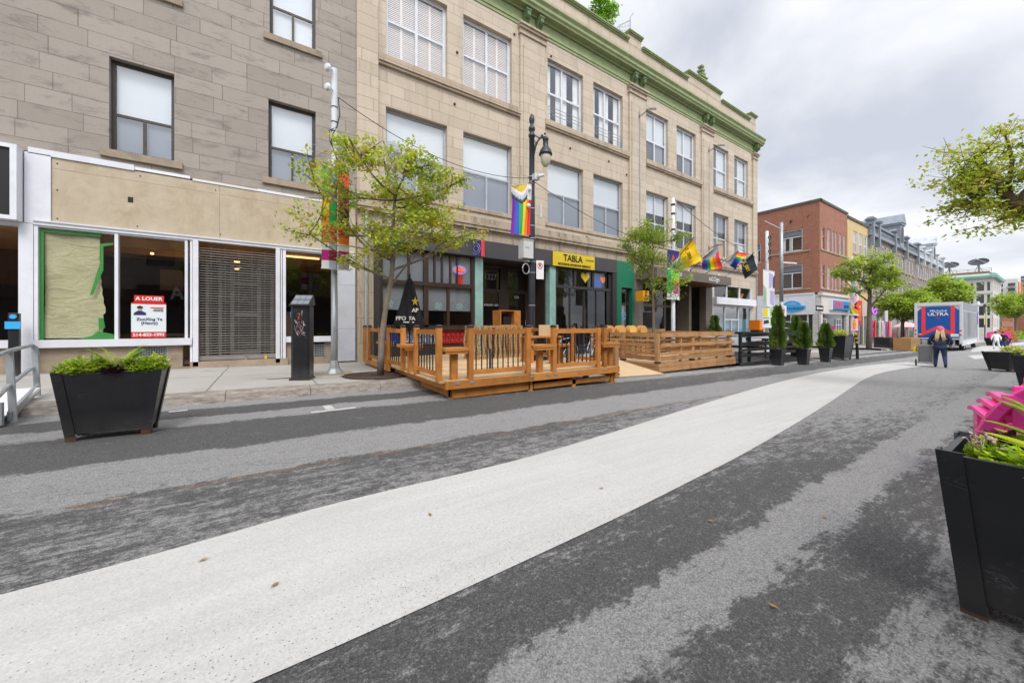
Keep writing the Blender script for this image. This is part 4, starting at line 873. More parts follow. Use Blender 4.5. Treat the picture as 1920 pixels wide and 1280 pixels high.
# ===== objects fixed to the limestone building
def sgn(name, label, cat, T_, u, d, z): return thing(name, label, cat, T_(u, d, z))
S_ = sgn('bar_sign', 'yellow TABLA sign board on dark fascia above the folding glass front', 'sign', T, 11.4, -.12, 3.8)
mb = MB(T); mb.box(10.13, 12.63, -.15, -.121, 3.82, 4.43); mb.build('board', 'yellow_sign', S_)
text('lettering', 'TABLA', T, 11.28, 4.2, .4, 'black', S_, -.16, bold=.008, sx=.95)
text('lettering', 'MODERNE INDIENNE ESSENCE', T, 11.38, 3.92, .145, 'black', S_, -.16, sx=.98, bold=.002)
text('lettering', '514.523.6464', T, 12.32, 4.22, .09, 'black', S_, -.16)
S_ = sgn('round_emblem_sign', 'small black projecting sign with pale ring emblem and red edge', 'sign', T, 6.5, -.3, 3.8)
Tq = FR(6.45, 12.0, -55)
mb = MB(Tq); mb.box(-.25, .2, -.03, .05, 3.8, 4.35); mb.build('panel', 'navy', S_); mb = MB(Tq); mb.box(.2, .28, -.04, .06, 3.78, 4.38); mb.build('edge', 'red_bright', S_)
mb = MB(Tq)
for rr in (.17, .1):
    mb.tube([(-.02+rr*math.cos(k*.5236), -.036, 4.08+rr*1.2*math.sin(k*.5236)) for k in range(13)], .009, 4)
mb.build('emblem', 'silver_cloth', S_)
mb = MB(); mb.tube([(6.3, 12.1, 4.4), (6.25, 11.7, 4.4)], .02, 6); mb.build('bracket', 'black_paint', S_)
S_ = sgn('cube_sign', 'small orange cube sign projecting beside the green bar front', 'sign', T, 15.6, -.4, 2.4)
mb = MB(T); mb.box(15.32, 15.78, -.78, -.36, 2.47, 2.98); mb.build('cube', 'orange_sign', S_)
text('lettering', 'LE\nSA\nLON', T, 15.55, 2.74, .17, 'black', S_, -.79, bold=.004)
mb = MB(T); mb.tube([(15.6, -.36, 3.02), (15.6, .0, 3.06)], .02, 6); mb.tube([(15.6, -.5, 2.98), (15.6, -.5, 3.03), (15.6, -.3, 3.04)], .012, 6); mb.build('bracket', 'black_paint', S_)
def flood(x, z, label):
    S_ = sgn('floodlight', label, 'lamp', T, x, -.16, z)
    mb = MB(T); mb.tube([(x, -.14, z), (x+.05, -.75, z+.12)], .014, 5); mb.tube([(x, -.14, z-.12), (x, -.14, z+.12)], .016, 5); mb.tube([(x, -.14, z-.1), (x+.05, -.6, z+.08)], .01, 5); mb.build('arm', 'black_paint', S_)
    for k in (0, 1):
        mb = MB(T); mb.add([(x-.02+k*.16, -.62-k*.14, z+.1), (x+.12+k*.16, -.62-k*.14, z+.1), (x+.12+k*.16, -.8-k*.14, z+.02), (x-.02+k*.16, -.8-k*.14, z+.02), (x-.02+k*.16, -.60-k*.14, z+.18), (x+.12+k*.16, -.60-k*.14, z+.18), (x+.12+k*.16, -.84-k*.14, z+.09), (x-.02+k*.16, -.84-k*.14, z+.09)], [(0, 1, 2, 3), (4, 5, 6, 7), (0, 1, 5, 4), (1, 2, 6, 5), (2, 3, 7, 6), (3, 0, 4, 7)]); mb.build('lamp_head', 'galvanised', S_)
flood(15.85, 11.95, 'twin floodlight on arm under cornice above the orange cube sign'); flood(22.5, 11.95, 'twin floodlight on arm high above the canopy lettering')
flood(15.8, 5.9, 'twin floodlight on arm beside second floor window over green front'); flood(22.5, 6.0, 'twin floodlight on arm just above the pride flags')
# roof tree and trellis come with the trees
S_ = sgn('roof_trellis', 'thin metal trellis frame standing on the limestone roof', 'trellis', T, 16, .8, 15.7)
mb = MB(T); mb.tube([(16.35, .8, 15.6), (16.35, .8, 17.9), (16.6, .8, 18.25)], .03, 6); mb.tube([(15.5, .8, 15.7), (15.5, .8, 17.1), (16.35, .8, 17.75)], .025, 6); mb.tube([(15.1, .8, 16.6), (15.5, .8, 17.1)], .03, 5)
for k in range(6): mb.tube([(15.5, .8, 16+k*.2), (16.35, .8, 16.1+k*.27)], .008, 4); mb.tube([(15.58+k*.13, .8, 15.8), (15.58+k*.13, .8, 17.15+k*.09)], .008, 4)
mb.build('frame', 'galvanised', S_)
# flags on canopy poles, each hanging in a plane across the pavement
def lerp(a, b, t_): return a+(b-a)*t_
def flag(label, X, base, tip, hoist, P00, P10, P01, P11, nu, nv, colf, mats, wave=.06, letters=None, extra=None):
    S_ = thing('flag', label, 'flag', (X, base[0], base[1]), 'flags angled out from the bar canopy')
    mb = MB(); mb.tube([(X, base[0], base[1]), (X, tip[0], tip[1])], .014, 6); mb.lathe([(.03, -.03), (.03, .03)], (X, tip[0], tip[1]), 6); mb.build('pole', 'pole_black', S_)
    mb = MB(); mb.box(X-.04, X+.04, base[0]-.02, base[0]+.1, base[1]-.1, base[1]+.06); mb.build('bracket', 'black_paint', S_)
    mb = MB(); P = {}
    for i in range(nu+1):
        for j in range(nv+1):
            s, t_ = i/nu, j/nv; y = lerp(lerp(P00[0], P10[0], s), lerp(P01[0], P11[0], s), t_); z = lerp(lerp(P00[1], P10[1], s), lerp(P01[1], P11[1], s), t_)
            P[i, j] = (X+wave*math.sin(s*5+t_*3)*(.3+t_)+.05*math.sin(t_*9), y, z-.04*math.sin(math.pi*s)*t_)
    V = [P[i, j] for i in range(nu+1) for j in range(nv+1)]
    for i in range(nu):
        for j in range(nv):
            mb.m = colf(i/nu, j/nv); mb.add([P[i, j], P[i+1, j], P[i+1, j+1], P[i, j+1]], [(0, 1, 2, 3)])
    mb.build('cloth', mats, S_, normals=False)
    return S_
S_ = flag('golden yellow flag with black letters, leftmost on the canopy', 17.0, (11.05, 4.2), (9.85, 5.46), 0, (9.9, 5.44), (10.61, 4.92), (9.45, 4.31), (10.36, 4.05), 8, 8, lambda s, t_: 0, ['flag_yellow'])
TF = FR(17.0, 10.03, -90); text('lettering', 'S_001', TF, .0, 4.72, .24, 'black', S_, -.1, rot=-1.2, bold=.004)
rb = ['purple', 'blue', 'green', 'yellow', 'orange', 'red_bright', 'silver_cloth', 'black', 'brown_stripe', 'light_blue', 'pale_pink', 'white']
flag('rainbow striped pride flag with silver top, next to yellow flag', 18.8, (11.05, 4.2), (9.6, 5.28), 0, (10.4, 4.78), (9.62, 5.25), (10.46, 4.18), (9.44, 4.1), 18, 8, lambda s, t_: 6 if t_ < .28-.1*abs(s-.5) else min(5, int(s*6)), rb)
flag('folded pride flag in silver, red and purple between two flags', 20.3, (11.05, 4.15), (9.35, 5.1), 0, (10.02, 4.62), (9.38, 5.07), (9.48, 4.15), (9.0, 4.95), 10, 10, lambda s, t_: 6 if t_ < .4 and s < .75 else (0 if t_ > .7 and s < .5 else 1 if s < .55 else 2 if s < .65 else 3 if s < .75 else 4 if s < .85 else 5), rb, .12)
S_ = flag('charcoal flag with yellow letters at right end of canopy', 22.3, (11.05, 4.05), (9.48, 5.26), 0, (9.52, 5.22), (10.11, 4.73), (9.3, 4.3), (9.98, 3.88), 8, 8, lambda s, t_: 0, ['charcoal_cloth'])
TF = FR(22.3, 9.78, -90); text('lettering', 'S_001', TF, -.02, 4.55, .26, 'yellow', S_, -.1, rot=-1.15, bold=.005)
# ---------------------------------------------------------------- buildings beyond the side street
B = thing('brick_building', 'red brick corner building with white shop band across the side street', 'building', (41.43, 12.2, gz(41.4, .15)))
TS = FR(41.43, 12.2, -90); TF = FR(0, 12.2)
so = [(-2.97, -1.27, 8.28, 10.31), (-2.97, -1.27, 4.75, 7.0), (-5.4, -4.75, 7.6, 9.6), (-10, -9, 7.6, 9.6), (-13, -12, 7.6, 9.6)]
mb = MB(TS); mb.wall(-22, 0, 4.27, 12.5, so, .2); mb.build('wall', 'red_brick', B)
fo = []
for z0, z1 in ((8.22, 10.28), (4.7, 6.85)):
    for a, b_ in ((41.93, 42.7), (43.35, 44.1), (44.75, 45.15), (45.6, 46.0), (46.6, 47.2), (47.8, 48.4)): fo.append((a, b_, z0, z1))
mb = MB(TF); mb.wall(41.43, 49.0, 4.27, 12.5, fo, .2); mb.build('wall', 'red_brick', B)
shell(B, TF, 42.6, 48.98, -.9, 12.4, 22, 'red_brick', floors=(7.5,), inner=3)
mb = MB(TF); mb.box(41.7, 42.59, .3, 21, 12.0, 12.3); mb.build('roof', 'roofing', B)
for i, (a, b_, c, d) in enumerate(so):
    window(B, TS, a, b_, c, d, [(0, 1, .66, 1, 'blind_grey', .2), (0, .5, 0, .66, 'dark_grey' if i else 'curtain'), (.5, 1, 0, .66, None)], 'white_sash', .06, .04, .08)
for a, b_, c, d in fo: window(B, TF, a, b_, c, d, [(0, 1, 0, .6, 'curtain' if b_-a > .5 else None), (0, 1, .6, 1, 'blind_white', .2)], 'white_sash', .07, .03, .06)
mb = MB(TS); mb.box(-22, .08, -.08, .3, 12.5, 12.72); mb.build('coping', 'roofing', B); mb = MB(TF); mb.box(41.4, 49.1, -.08, .3, 12.51, 12.73); mb.build('coping', 'roofing', B)
mb = MB(TS, .1)
for z in (8.12, 4.58): mb.nxt(); mb.box(-4.3, .35-1, -.07, .02, z, z+.14)
mb.each('sill', 'plinth_stone', B); mb = MB(TF, .1)
for z in (8.08, 4.56): mb.nxt(); mb.box(41.6, 48.9, -.07, .02, z, z+.13)
mb.each('sill', 'plinth_stone', B)
mb = MB(TS, .03); mb.box(-4.3, -.35, -.12, .1, 2.3, 4.2); mb.box(-4.3, -.35, -.16, .1, 4.12, 4.26); mb.box(-22, -4.31, -.05, .1, -.8, 4.26); mb.build('shop_band', 'white_metal', B)
mb = MB(TF); mb.box(41.44, 49, -.12, .1, 2.35, 4.0); mb.box(41.3, 49.1, -.25, .1, 4.0, 4.26); mb.build('shop_band', 'white_stone', B)
mb = MB(TS); mb.box(-.5, .0, -.06, .4, -.8, 4.1); mb.build('corner_pier', 'white_glazed_block', B); mb = MB(TF); mb.box(41.44, 42.0, -.06, .4, -.8, 2.34); mb.box(48.5, 49.0, -.06, .4, -.9, 2.34); mb.build('corner_pier', 'white_glazed_block', B)
mb = MB(TS); mb.box(-4.3, -.5, .12, .13, -.8, 2.3); mb.build('shop_window', 'window_dark', B)
mb = MB(TS)
for z in (.3, 1.0, 1.6): mb.box(-3.9, -.9, .04, .11, z, z+.08)
for x in (-3.9, -2.25, -.95): mb.box(x, x+.12, .03, .12, -.6, 2.3)
mb.build('glazing_frame', 'white_sash', B)
mb = MB(TF); mb.box(42.0, 48.5, .12, .13, -.8, 2.34); mb.build('shop_window', 'window_dark', B)
mb = MB(TF)
for a, b_ in ((42.1, 43.3), (46.0, 47.4)):
    for k in range(4): mb.box(a, b_, .05, .1, .2+k*.55, .27+k*.55)
    for x in (a, (a+b_)/2, b_): mb.box(x-.04, x+.04, .04, .11, .2, 1.9)
mb.build('glazing_frame', 'white_sash', B)
mb = MB(TF); mb.box(44.4, 45.6, .08, .1, -.7, 1.2); mb.build('door', 'magenta', B)
mb = MB(TS); mb.tube([(-.9, -.05, 11.2), (-.6, -.5, 11.35)], .03, 5); mb.tube([(-2.2, -.05, 11.1), (-2.1, -.3, 11.2)], .08, 6); mb.build('wall_lamp', 'black_paint', B)
S_ = thing('restaurant_sign', 'rounded blue sign with arched top on the white corner band', 'sign', TS(-2.05, -.14, 2.6))
P = [(-3.1, 2.85), (-2.5, 2.62), (-2.05, 2.5), (-1.6, 2.62), (-1.0, 2.85), (-1.0, 3.12), (-1.35, 3.12)]+[(-2.05+.72*math.cos(a), 3.12+.5*math.sin(a)) for a in [i*math.pi/10 for i in range(11)]]+[(-2.75, 3.12), (-3.1, 3.12)]
mb = MB(TS); mb.prism(P, -.2, -.13); mb.build('board', 'sky_blue', S_)
text('lettering', 'RESTAURANT', TS, -2.05, 2.86, .3, 'navy', S_, -.21, bold=.004); text('lettering', 'CHEZ', TS, -2.05, 3.3, .26, 'pale_pink', S_, -.21, bold=.004)
S_ = thing('blue_shop_sign', 'long blue sign box with red lettering above brick building shop', 'sign', TF(46.2, -.2, 2.9))
mb = MB(TF); mb.box(43.5, 48.8, -.35, -.13, 2.78, 3.62); mb.build('box', 'blue_sign', S_); mb = MB(TF); mb.box(43.42, 43.5, -.37, -.12, 2.74, 3.66); mb.build('frame', 'white', S_)
text('lettering', 'RESTO', TF, 45.1, 3.2, .8, 'red_bright', S_, -.36, bold=.02); text('lettering', 'BISTRO', TF, 47.4, 3.1, .45, 'navy', S_, -.36)
# yellow building
B = thing('yellow_building', 'narrow yellow rendered building between brick corner and grey stone row', 'building', (52.5, 12.2, gz(52, .15)))
yo = [(a, a+1.35, z, z+h) for z, h in ((8.9, 2.3), (5.2, 2.3)) for a in (50.9, 52.9, 54.6)]
mb = MB(TF); mb.wall(49.05, 56.0, 3.9, 12.2, yo, .2); mb.build('wall', 'yellow_render', B); shell(B, TF, 49.05, 55.98, -1, 12.1, 18, 'yellow_render', inner=3)
for a, b_, c, d in yo:
    f = window(B, TF, a, b_, c, d, [(0, .5, 0, .5, 'dark_grey'), (.5, 1, 0, .5, 'dark_grey'), (0, .5, .5, 1, 'blind_white'), (.5, 1, .5, 1, 'blind_white')], 'white_sash', .1, .05, .06)
mb = MB(TF)
for a, b_, c, d in yo: mb.nxt(); mb.box(a-.1, b_+.1, -.08, .02, c-.2, c-.003)
mb.each('sill', 'plinth_stone', B)
mb = MB(TF); mb.box(49.05, 56.02, -.1, .3, 12.2, 12.45); mb.build('coping', 'roofing', B); mb = MB(TF, .1); mb.box(49.06, 55.98, -.05, .1, 2.3, 3.9)
mb.build('fascia', 'beige', B); mb = MB(TF); mb.box(49.3, 55.7, .1, .12, -.9, 2.3); mb.build('shop_window', 'window_dark', B)
mb = MB(TF)
for x in (49.06, 50.4, 51.2, 52.6, 54.2, 55.6): mb.nxt(); mb.box(x, x+.35, -.04, .1, -1, 2.3)
mb.each('pier', 'white_stone', B)
# grey victorian row: four houses of one pattern, each a thing
def vic(x0, x1, label, pale, c, px_):
    tw = c; B = thing('victorian_house', label, 'house', ((x0+x1)/2, 12.2, gz(x0, .15)), 'grey stone victorian houses in a row')
    W = x1-x0; n = 11; oo = []
    for z, h in ((8.6, 2.0), (4.9, 2.3)):
        for k in range(n): a = x0+.9+k*(W-1.8)/n+.35; oo.append((a, a+.8, z, z+h))
    mb = MB(TF); mb.wall(x0, x1, 3.6, 11.4, oo, .2); mb.build('wall', 'grey_victorian_stone', B); shell(B, TF, x0+.01, x1-.01, -1.8, 11.6, 18, 'grey_victorian_stone', inner=3)
    for a, b_, c, d in oo: window(B, TF, a, b_, c, d, [(0, 1, 0, .5, 'curtain'), (0, 1, .5, 1, 'blind_white')], 'white_sash', .1, .03, .04)
    mb = MB(TF)
    for a, b_, c, d in oo: mb.nxt(); mb.box(a-.15, b_+.15, -.12, .01, c-.25, c-.003)
    for a, b_, c, d in oo: mb.nxt(); mb.box(a-.12, b_+.12, -.08, .01, d+.003, d+.22)
    mb.each('sill', 'weathered_limestone', B)
    m = 'zinc_pale' if pale else 'zinc'
    mb = MB(TF, .1); mb.box(x0, x1, -.35, .4, 11.4, 11.75); mb.box(x0, x1, -.1, .4, 11.75, 12.6); mb.box(x0, x1, -.3, .45, 12.6, 12.85)
    for k in range(int(W/.5)): mb.box(x0+k*.5, x0+k*.5+.2, -.3, -.11, 11.76, 12.0); mb.box(x0+k*.5+.05, x0+k*.5+.35, -.16, -.11, 12.15, 12.5)
    mb.build('cornice', m, B)
    mb = MB(TF, .1)
    for x in px_:
        mb.nxt()
        mb.box(x-.22, x+.22, -.45, .1, 10.4, 13.0); mb.frustum(x, -.15, 13.0, 13.25, .6, .7, .8, .95); mb.frustum(x, -.15, 13.25, 13.5, .7, .8, .4, .5)
    mb.each('pinnacle', m, B)
    mb = MB(TF, .1); 
    c = tw; mb.box(c-.9, c+.9, -.4, 4.6, 11.5, 14.7)
    mb.add([(c-1.15, -.6, 14.7), (c+1.15, -.6, 14.7), (c, -.6, 15.95), (c-1.15, 4.9, 14.7), (c+1.15, 4.9, 14.7), (c, 4.9, 15.95)], [(0, 1, 2), (3, 5, 4), (0, 2, 5, 3), (1, 4, 5, 2), (0, 3, 4, 1)])
    mb.box(c-1.05, c+1.05, -.52, 4.8, 14.45, 14.69); gb = mb.build('gable_tower', m, B)
    mb = MB(TF); mb.prism([(c-.5, 12.2), (c+.5, 12.2), (c+.5, 13.7)]+[(c+.5*math.cos(a), 13.7+.5*math.sin(a)) for a in [i*math.pi/6 for i in range(1, 6)]]+[(c-.5, 13.7)], -.44, -.405); mb.build('arched_opening', 'dark_grey', gb)
    mb = MB(TF, .1); mb.box(x0, x1, -.15, .15, 2.6, 3.6); mb.build('fascia', 'fascia_dark', B); mb = MB(TF); mb.box(x0+.1, x1-.1, .1, .12, -1.7, 2.6); mb.build('shop_window', 'window_dark', B)
    mb = MB(TF)
    for k in range(6): x = x0+k*(W-.4)/5; mb.nxt(); mb.box(x, x+.4, -.05, .1, -1.8, 2.6)
    mb.each('pier', 'beige', B); return B
vic(56.05, 80.4, 'long stone house with dark zinc gabled tower next to the yellow building', 0, 69.6, (56.5, 59.0, 66.4, 72.6, 79.6))
vic(80.45, 101, 'stone house with pale weathered gable tower further along the row', 1, 91.3, (84, 88.8, 94, 99.5))
# shop dressing under the row
S_ = thing('shop_banner', 'red vertical banner with yellow lettering behind the street tree', 'banner', TF(51.6, -.3, 1.3))
mb = MB(TF); mb.box(50.9, 52.6, -.32, -.25, 1.3, 3.9); mb.build('cloth', 'red', S_); text('lettering', 'SALE', TF, 51.75, 2.6, .8, 'yellow', S_, -.33, rot=1.57)
S_ = thing('neon_shop_sign', 'glowing purple sign above the dark shop front', 'sign', TF(57.5, -.3, 2.9)); mb = MB(TF)
mb.tube([(57.4+.9*math.cos(a*.5), -.3, 3.1+.5*math.sin(a*.5)) for a in range(13)], .06, 5); mb.tube([(56.8, -.3, 2.9), (58, -.3, 3.3)], .06, 5); mb.build('tube', 'neon_purple', S_)
S_ = thing('mannequin_window', 'pink and teal clothes hanging in shop window of first grey house', 'display', TF(59.5, -.1, 0.)); k = 0
for x, m_ in ((57.2, 'magenta'), (58.6, 'red'), (60.3, 'copper_green'), (61.8, 'pale_pink'), (63.2, 'purple'), (64.8, 'red_bright')):
    mb = MB(TF); mb.prism([(x-.35, 1.7), (x-.15, 1.9), (x+.15, 1.9), (x+.35, 1.7), (x+.25, .9), (x+.35, .0), (x-.35, .0), (x-.25, .9)], -.12, -.02); mb.build('garment', m_, S_)
def awn(x, label, col='red', z=2.0):
    S_ = thing('patio_umbrella', label, 'umbrella', (x, 10.2, gz(x, .15)), 'patio umbrellas along the far terrace')
    mb = MB(); mb.tube([(x, 10.2, gz(x, .15)), (x, 10.2, gz(x)+2.7)], .03, 6); mb.build('pole', 'white_pole', S_)
    mb = MB(); zc = gz(x)
    mb.lathe([(1.3, 2.15), (1.25, 2.2), (.6, 2.55), (.02, 2.75), (.01, 2.7), (.6, 2.5), (1.22, 2.15)], (x, 10.2, zc), 8); mb.build('canopy', col, S_)
awn(66, 'open red patio umbrella left of the delivery truck', 'red'); awn(62, 'open pink patio umbrella beside the red one', 'pale_pink'); awn(70, 'open red patio umbrella just behind the truck corner', 'red_bright')
# white copper-cornice building with two dishes
B = thing('white_corner_building', 'white office building with copper green cornice carrying two dishes', 'building', (187, 12.2, gz(187)))
TS = FR(187, 12.2, -90)
def rowo(u0, z0, z1): return [(u0-.42, u0+.42, z0, z1)]
wo = []
for z0, z1 in ((12.25, 15.0), (8.4, 11.1), (4.6, 7.4), (.8, 3.6)):
    for c in (-2.45, -8.2, -14, -19):
        wo += [(c-.75, c+.75, z0, z1), (c-1.9, c-1.35, z0, z1), (c+1.35, c+1.9, z0, z1)]
mb = MB(TS); mb.wall(-22, 0, -4, 16.2, wo, .3); mb.build('wall', 'white_stone', B)
fo = [(187+a, 187+a+2, z0, z1) for z0, z1 in ((12.25, 15.0), (8.4, 11.1), (4.6, 7.4), (.8, 3.6)) for a in (2.5, 8, 13.5, 19)]
mb = MB(TF); mb.wall(187, 212, -4, 16.2, fo, .3); mb.build('wall', 'white_stone', B)
mb = MB(TS)
for a, b_, c, d in wo: mb.nxt(); mb.box(a+.01, b_-.01, .2, .25, c+.01, d-.01)
mb.each('window', 'window_dark', B); mb = MB(TF)
for a, b_, c, d in fo: mb.nxt(); mb.box(a+.01, b_-.01, .2, .25, c+.01, d-.01)
mb.each('window', 'window_dark', B)
mb = MB(TS); mb.prismx([(.3, 16.2), (-.9, 16.2), (-1.1, 16.9), (-.4, 17.6), (.3, 17.7)], -22, .9); mb.build('cornice', 'copper_green', B)
mb = MB(TF); mb.prismx([(.3, 16.2), (-.9, 16.2), (-1.1, 16.9), (-.4, 17.6), (.3, 17.7)], 186, 212); mb.build('cornice', 'copper_green', B)
mb = MB(TS); mb.box(-22, .1, -.2, .1, 11.4, 11.8); mb.box(-22, .1, -.15, .1, 7.6, 7.9); mb.build('string_course', 'white_stone', B)
mb = MB(); mb.box(187.4, 212, 12.5, 34, 17.7, 18.0); mb.build('roof', 'roofing', B); mb = MB(TS); mb.box(-22, -.6, .1, .4, 17.7, 18.4); mb.build('roof_edge', 'red_brick', B)
mb = MB(TS)
for z in (18.8, 19.3): mb.tube([(-21, .3, z), (-.3, .3, z)], .05, 4)
for k in range(10): mb.tube([(-21+k*2.3, .3, 18.3), (-21+k*2.3, .3, 19.3)], .05, 4)
mb.build('roof_rail', 'rust', B)
def dish(y, z, r, label, tilt):
    S_ = thing('satellite_dish', label, 'satellite dish', (193, y, 18.0), 'satellite dishes on the white building')
    mb = MB(); n = 28; V = []; F = []; prof = [(0, 0), (.35, .04), (.7, .14), (1, .3), (1, .34), (.7, .18), (.35, .08), (0, .04)]
    ax = Vector((-.88, -.12 if tilt else .12, .55)).normalized(); a = ax.cross(Vector((0, 0, 1))).normalized(); b_ = ax.cross(a); c = Vector((193, y, z))
    for q, h in prof:
        for k in range(n): t_ = 2*math.pi*k/n; V.append(tuple(c+(a*math.cos(t_)*1.0+b_*math.sin(t_)*.62)*r*q*1.0+ax*h*r*.55))
    for i in range(len(prof)-1):
        for k in range(n): F.append((i*n+k, i*n+(k+1) % n, (i+1)*n+(k+1) % n, (i+1)*n+k))
    mb.add(V, F); mb.build('reflector', 'dish_dark', S_, smooth=False)
    mb = MB(); foc = c+ax*r*.85; 
    for k in range(3):
        t_ = 2.1*k+.4; mb.tube([tuple(c+(a*math.cos(t_)+b_*math.sin(t_)*.62)*r+ax*.17*r), tuple(foc)], .06, 4)
    mb.lathe([(.2, -.2), (.2, .2)], tuple(foc), 6); mb.build('feed', 'white_pole', S_)
    mb = MB(); mb.tube([tuple(c), (193.6, y, 18.0)], .22, 6); mb.tube([tuple(c+b_*r*.4), (193.8, y+1.2, 18)], .08, 5); mb.tube([tuple(c+b_*r*.4), (193.8, y-1.2, 18)], .08, 5); mb.build('mast', 'galvanised', S_)
dish(15.4, 21.9, 2.25, 'large dark satellite dish above the white building centre', 0); dish(21.6, 21.7, 2.15, 'dark satellite dish beside the gabled row, further left', 1)
# farther towers
B = thing('apartment_block', 'white modern apartment block with dark balconies far down the street', 'building', (300, 18, gz(300)))
TS = FR(300, 12, -90); mb = MB(TS); mb.box(-5.8, -.2, 0, 20, 11.9, 24.0); mb.box(-14, -5.9, .5, 20, 11, 23.2); mb.build('wall', 'concrete_white', B)
mb = MB(TS)
for k in range(4):
    z = 13.0+k*2.45
    for q in ((-3.1, -1.0, 1.7), (-5.6, -5.3, 1.6), (-5.0, -4.6, 1.6)): mb.nxt(); mb.box(q[0], q[1], -.1, -.01, z, z+q[2])
mb.each('window', 'window_dark', B)
mb = MB(TS)
for k in range(4): z = 13.0+k*2.45; mb.nxt(); mb.box(-3.3, -.8, -1.2, -.05, z-.2, z)
mb.each('balcony', 'concrete_white', B)
mb = MB(TS); mb.box(-6, .6, -1, 18, 8.9, 11.8); mb.build('glass_storey', 'glass_far', B); mb = MB(TS); mb.box(-6, .8, -1.2, 18, 6.9, 8.85); mb.build('podium_band', 'beige', B)
B = thing('brick_market_building', 'low red brick building with arched openings at street end', 'building', (280, 14, gz(280)))
TS = FR(280, 14, -90); mb = MB(TS); mb.box(-6, 5, 0, 15, -5, 7.0); mb.build('wall', 'red_brick', B)
mb = MB(TS)
for c in (-3.6, -1.2, 1.2): mb.nxt(); mb.prism([(c-.8, 0), (c+.8, 0), (c+.8, 4)]+[(c+.8*math.cos(a), 4+.8*math.sin(a)) for a in [i*math.pi/6 for i in range(1, 6)]]+[(c-.8, 4)], -.1, -.02)
mb.each('arched_window', 'window_dark', B)
B = thing('construction_hoist', 'orange construction mast beside the far apartment block', 'mast', (290, 11.2, gz(290)))
mb = MB()
for dx in (0, .7):
    for dy in (-.45, .45): mb.box(290+dx, 290.25+dx, 11.1+dy, 11.35+dy, gz(290), 21.7)
for k in range(24): mb.box(290, 290.9, 10.7, 11.75, -3+k*1.03, -2.8+k*1.03); mb.bar((290, 10.7, -3+k*1.03), (290, 11.7, -2+k*1.03), .2, .2)
mb.build('mast', 'orange', B)
B = thing('glass_tower', 'slender pale glass tower at the right edge horizon', 'building', (400, 13.5, gz(400)))
mb = MB(); mb.box(400, 412, 9, 15.3, -5, 33); mb.build('shaft', 'glass_far', B); mb = MB()
for k in range(12): mb.box(399.9, 412.1, 8.9, 15.4, k*2.8, k*2.8+.3)
mb.build('floor_band', 'concrete_white', B)
B = thing('street_end_building', 'distant brick building closing the street', 'building', (230, 12, gz(230)))
TS = FR(215, 12.2, 0); mb = MB(TS); mb.wall(0, 60, -5, 7.5, [(3+k*4, 5+k*4, z, z+2) for k in range(13) for z in (-1, 3)], .3); mb.box(0, 60, .35, 14, -5, 7.4); mb.build('wall', 'red_brick', B)
# the other side of the street, behind and beside the camera
def opp(x0, x1, label, mat, h):
    B = thing('opposite_building', label, 'building', ((x0+x1)/2, -9.2, gz(x0)))
    T2 = FR(0, -9.2, 180); W = []; n = int((x1-x0)/3)
    for k in range(n):
        a = -x1+.8+k*(x1-x0-.6)/n
        for z in (5.2, 8.8): W.append((a, a+1.4, z, z+2.2))
    mb = MB(T2); mb.wall(-x1, -x0, 3.6, h, W, .25); mb.build('wall', mat, B)
    mb = MB(T2); mb.box(-x1, -x0, .3, 8, -1, h-.3); mb.build('body', 'dark_grey', B)
    mb = MB(T2, .1)
    for k in range(n+1): x = -x1+k*(x1-x0-.4)/n; mb.box(x, x+.3, .0, .28, -1, 3.6)
    mb.box(-x1, -x0, -.15, .28, 2.9, 3.59); mb.build('shop_frame', 'shop_dark', B)
    mb = MB(T2)
    for a, b_, c, d in W: mb.nxt(); mb.box(a, b_, .2, .24, c, d)
    mb.each('window', 'window_dark', B)
    mb = MB(T2); mb.box(-x1, -x0, -.3, .3, h, h+.4); mb.build('cornice', 'beige', B); return B
b1_ = opp(-26, -12, 'brick building behind the camera on the left', 'red_brick', 11); b2_ = opp(-11.9, 2.5, 'grey stone building facing the empty shop', 'grey_ashlar', 9.5)
opp(2.6, 15, 'brown building behind the right planter', 'red_brick', 10.5); opp(15.1, 30, 'yellow rendered building facing the bar canopy', 'yellow_render', 9.8)
T2 = FR(0, -9.2, 180); S_ = thing('paella_sign', 'dark sign board with white PAELLA letters across the street', 'sign', T2(2.0, -.2, 3))
mb = MB(T2); mb.box(-1.5, 7, -.25, -.16, 2.95, 3.9); mb.build('board', 'black', S_); text('lettering', 'LA PAELLA', T2, 3.0, 3.42, 1.0, 'white', S_, -.26, bold=.02)
# ---------------------------------------------------------------- terraces
def post_cap(mb, x, y, z, w=.12): mb.frustum(x, y, z, z+.03, w, w, w*.6, w*.6)
DZ = .28
BV = .22
TR = thing('timber_terrace', 'orange timber street terrace with black baluster panels around the maple', 'terrace', (4.7, 8.7, gz(4.7)))
mb = MB(vv=.2)
n = 44
for k in range(n): y = 5.93+k*(11.6-5.93)/n; mb.box(2.47, 6.93, y, y+.122, DZ-.03, DZ)
mb.build('floor', 'deck_wood_pale', TR)
mb = MB(vv=.2)
for a, b_ in ((2.60, 4.42), (4.43, 6.95)): mb.box(a, b_, 5.86, 5.905, DZ-.135, DZ+.002)
mb.box(2.56, 2.6, 5.86, 8.9, DZ-.135, DZ+.002); mb.box(2.40, 2.45, 8.9, 11.6, DZ-.12, DZ+.004); mb.box(6.94, 6.985, 5.86, 11.6, DZ-.135, DZ+.002)
mb.box(2.72, 4.4, 5.95, 5.99, -.035, .125); mb.box(4.5, 6.75, 5.95, 5.99, -.03, .07); mb.box(2.7, 2.74, 5.99, 8.6, -.02, .12)
mb.box(6.85, 6.94, 5.87, 5.99, -.0, .14)
mb.build('fascia', 'deck_wood', TR)
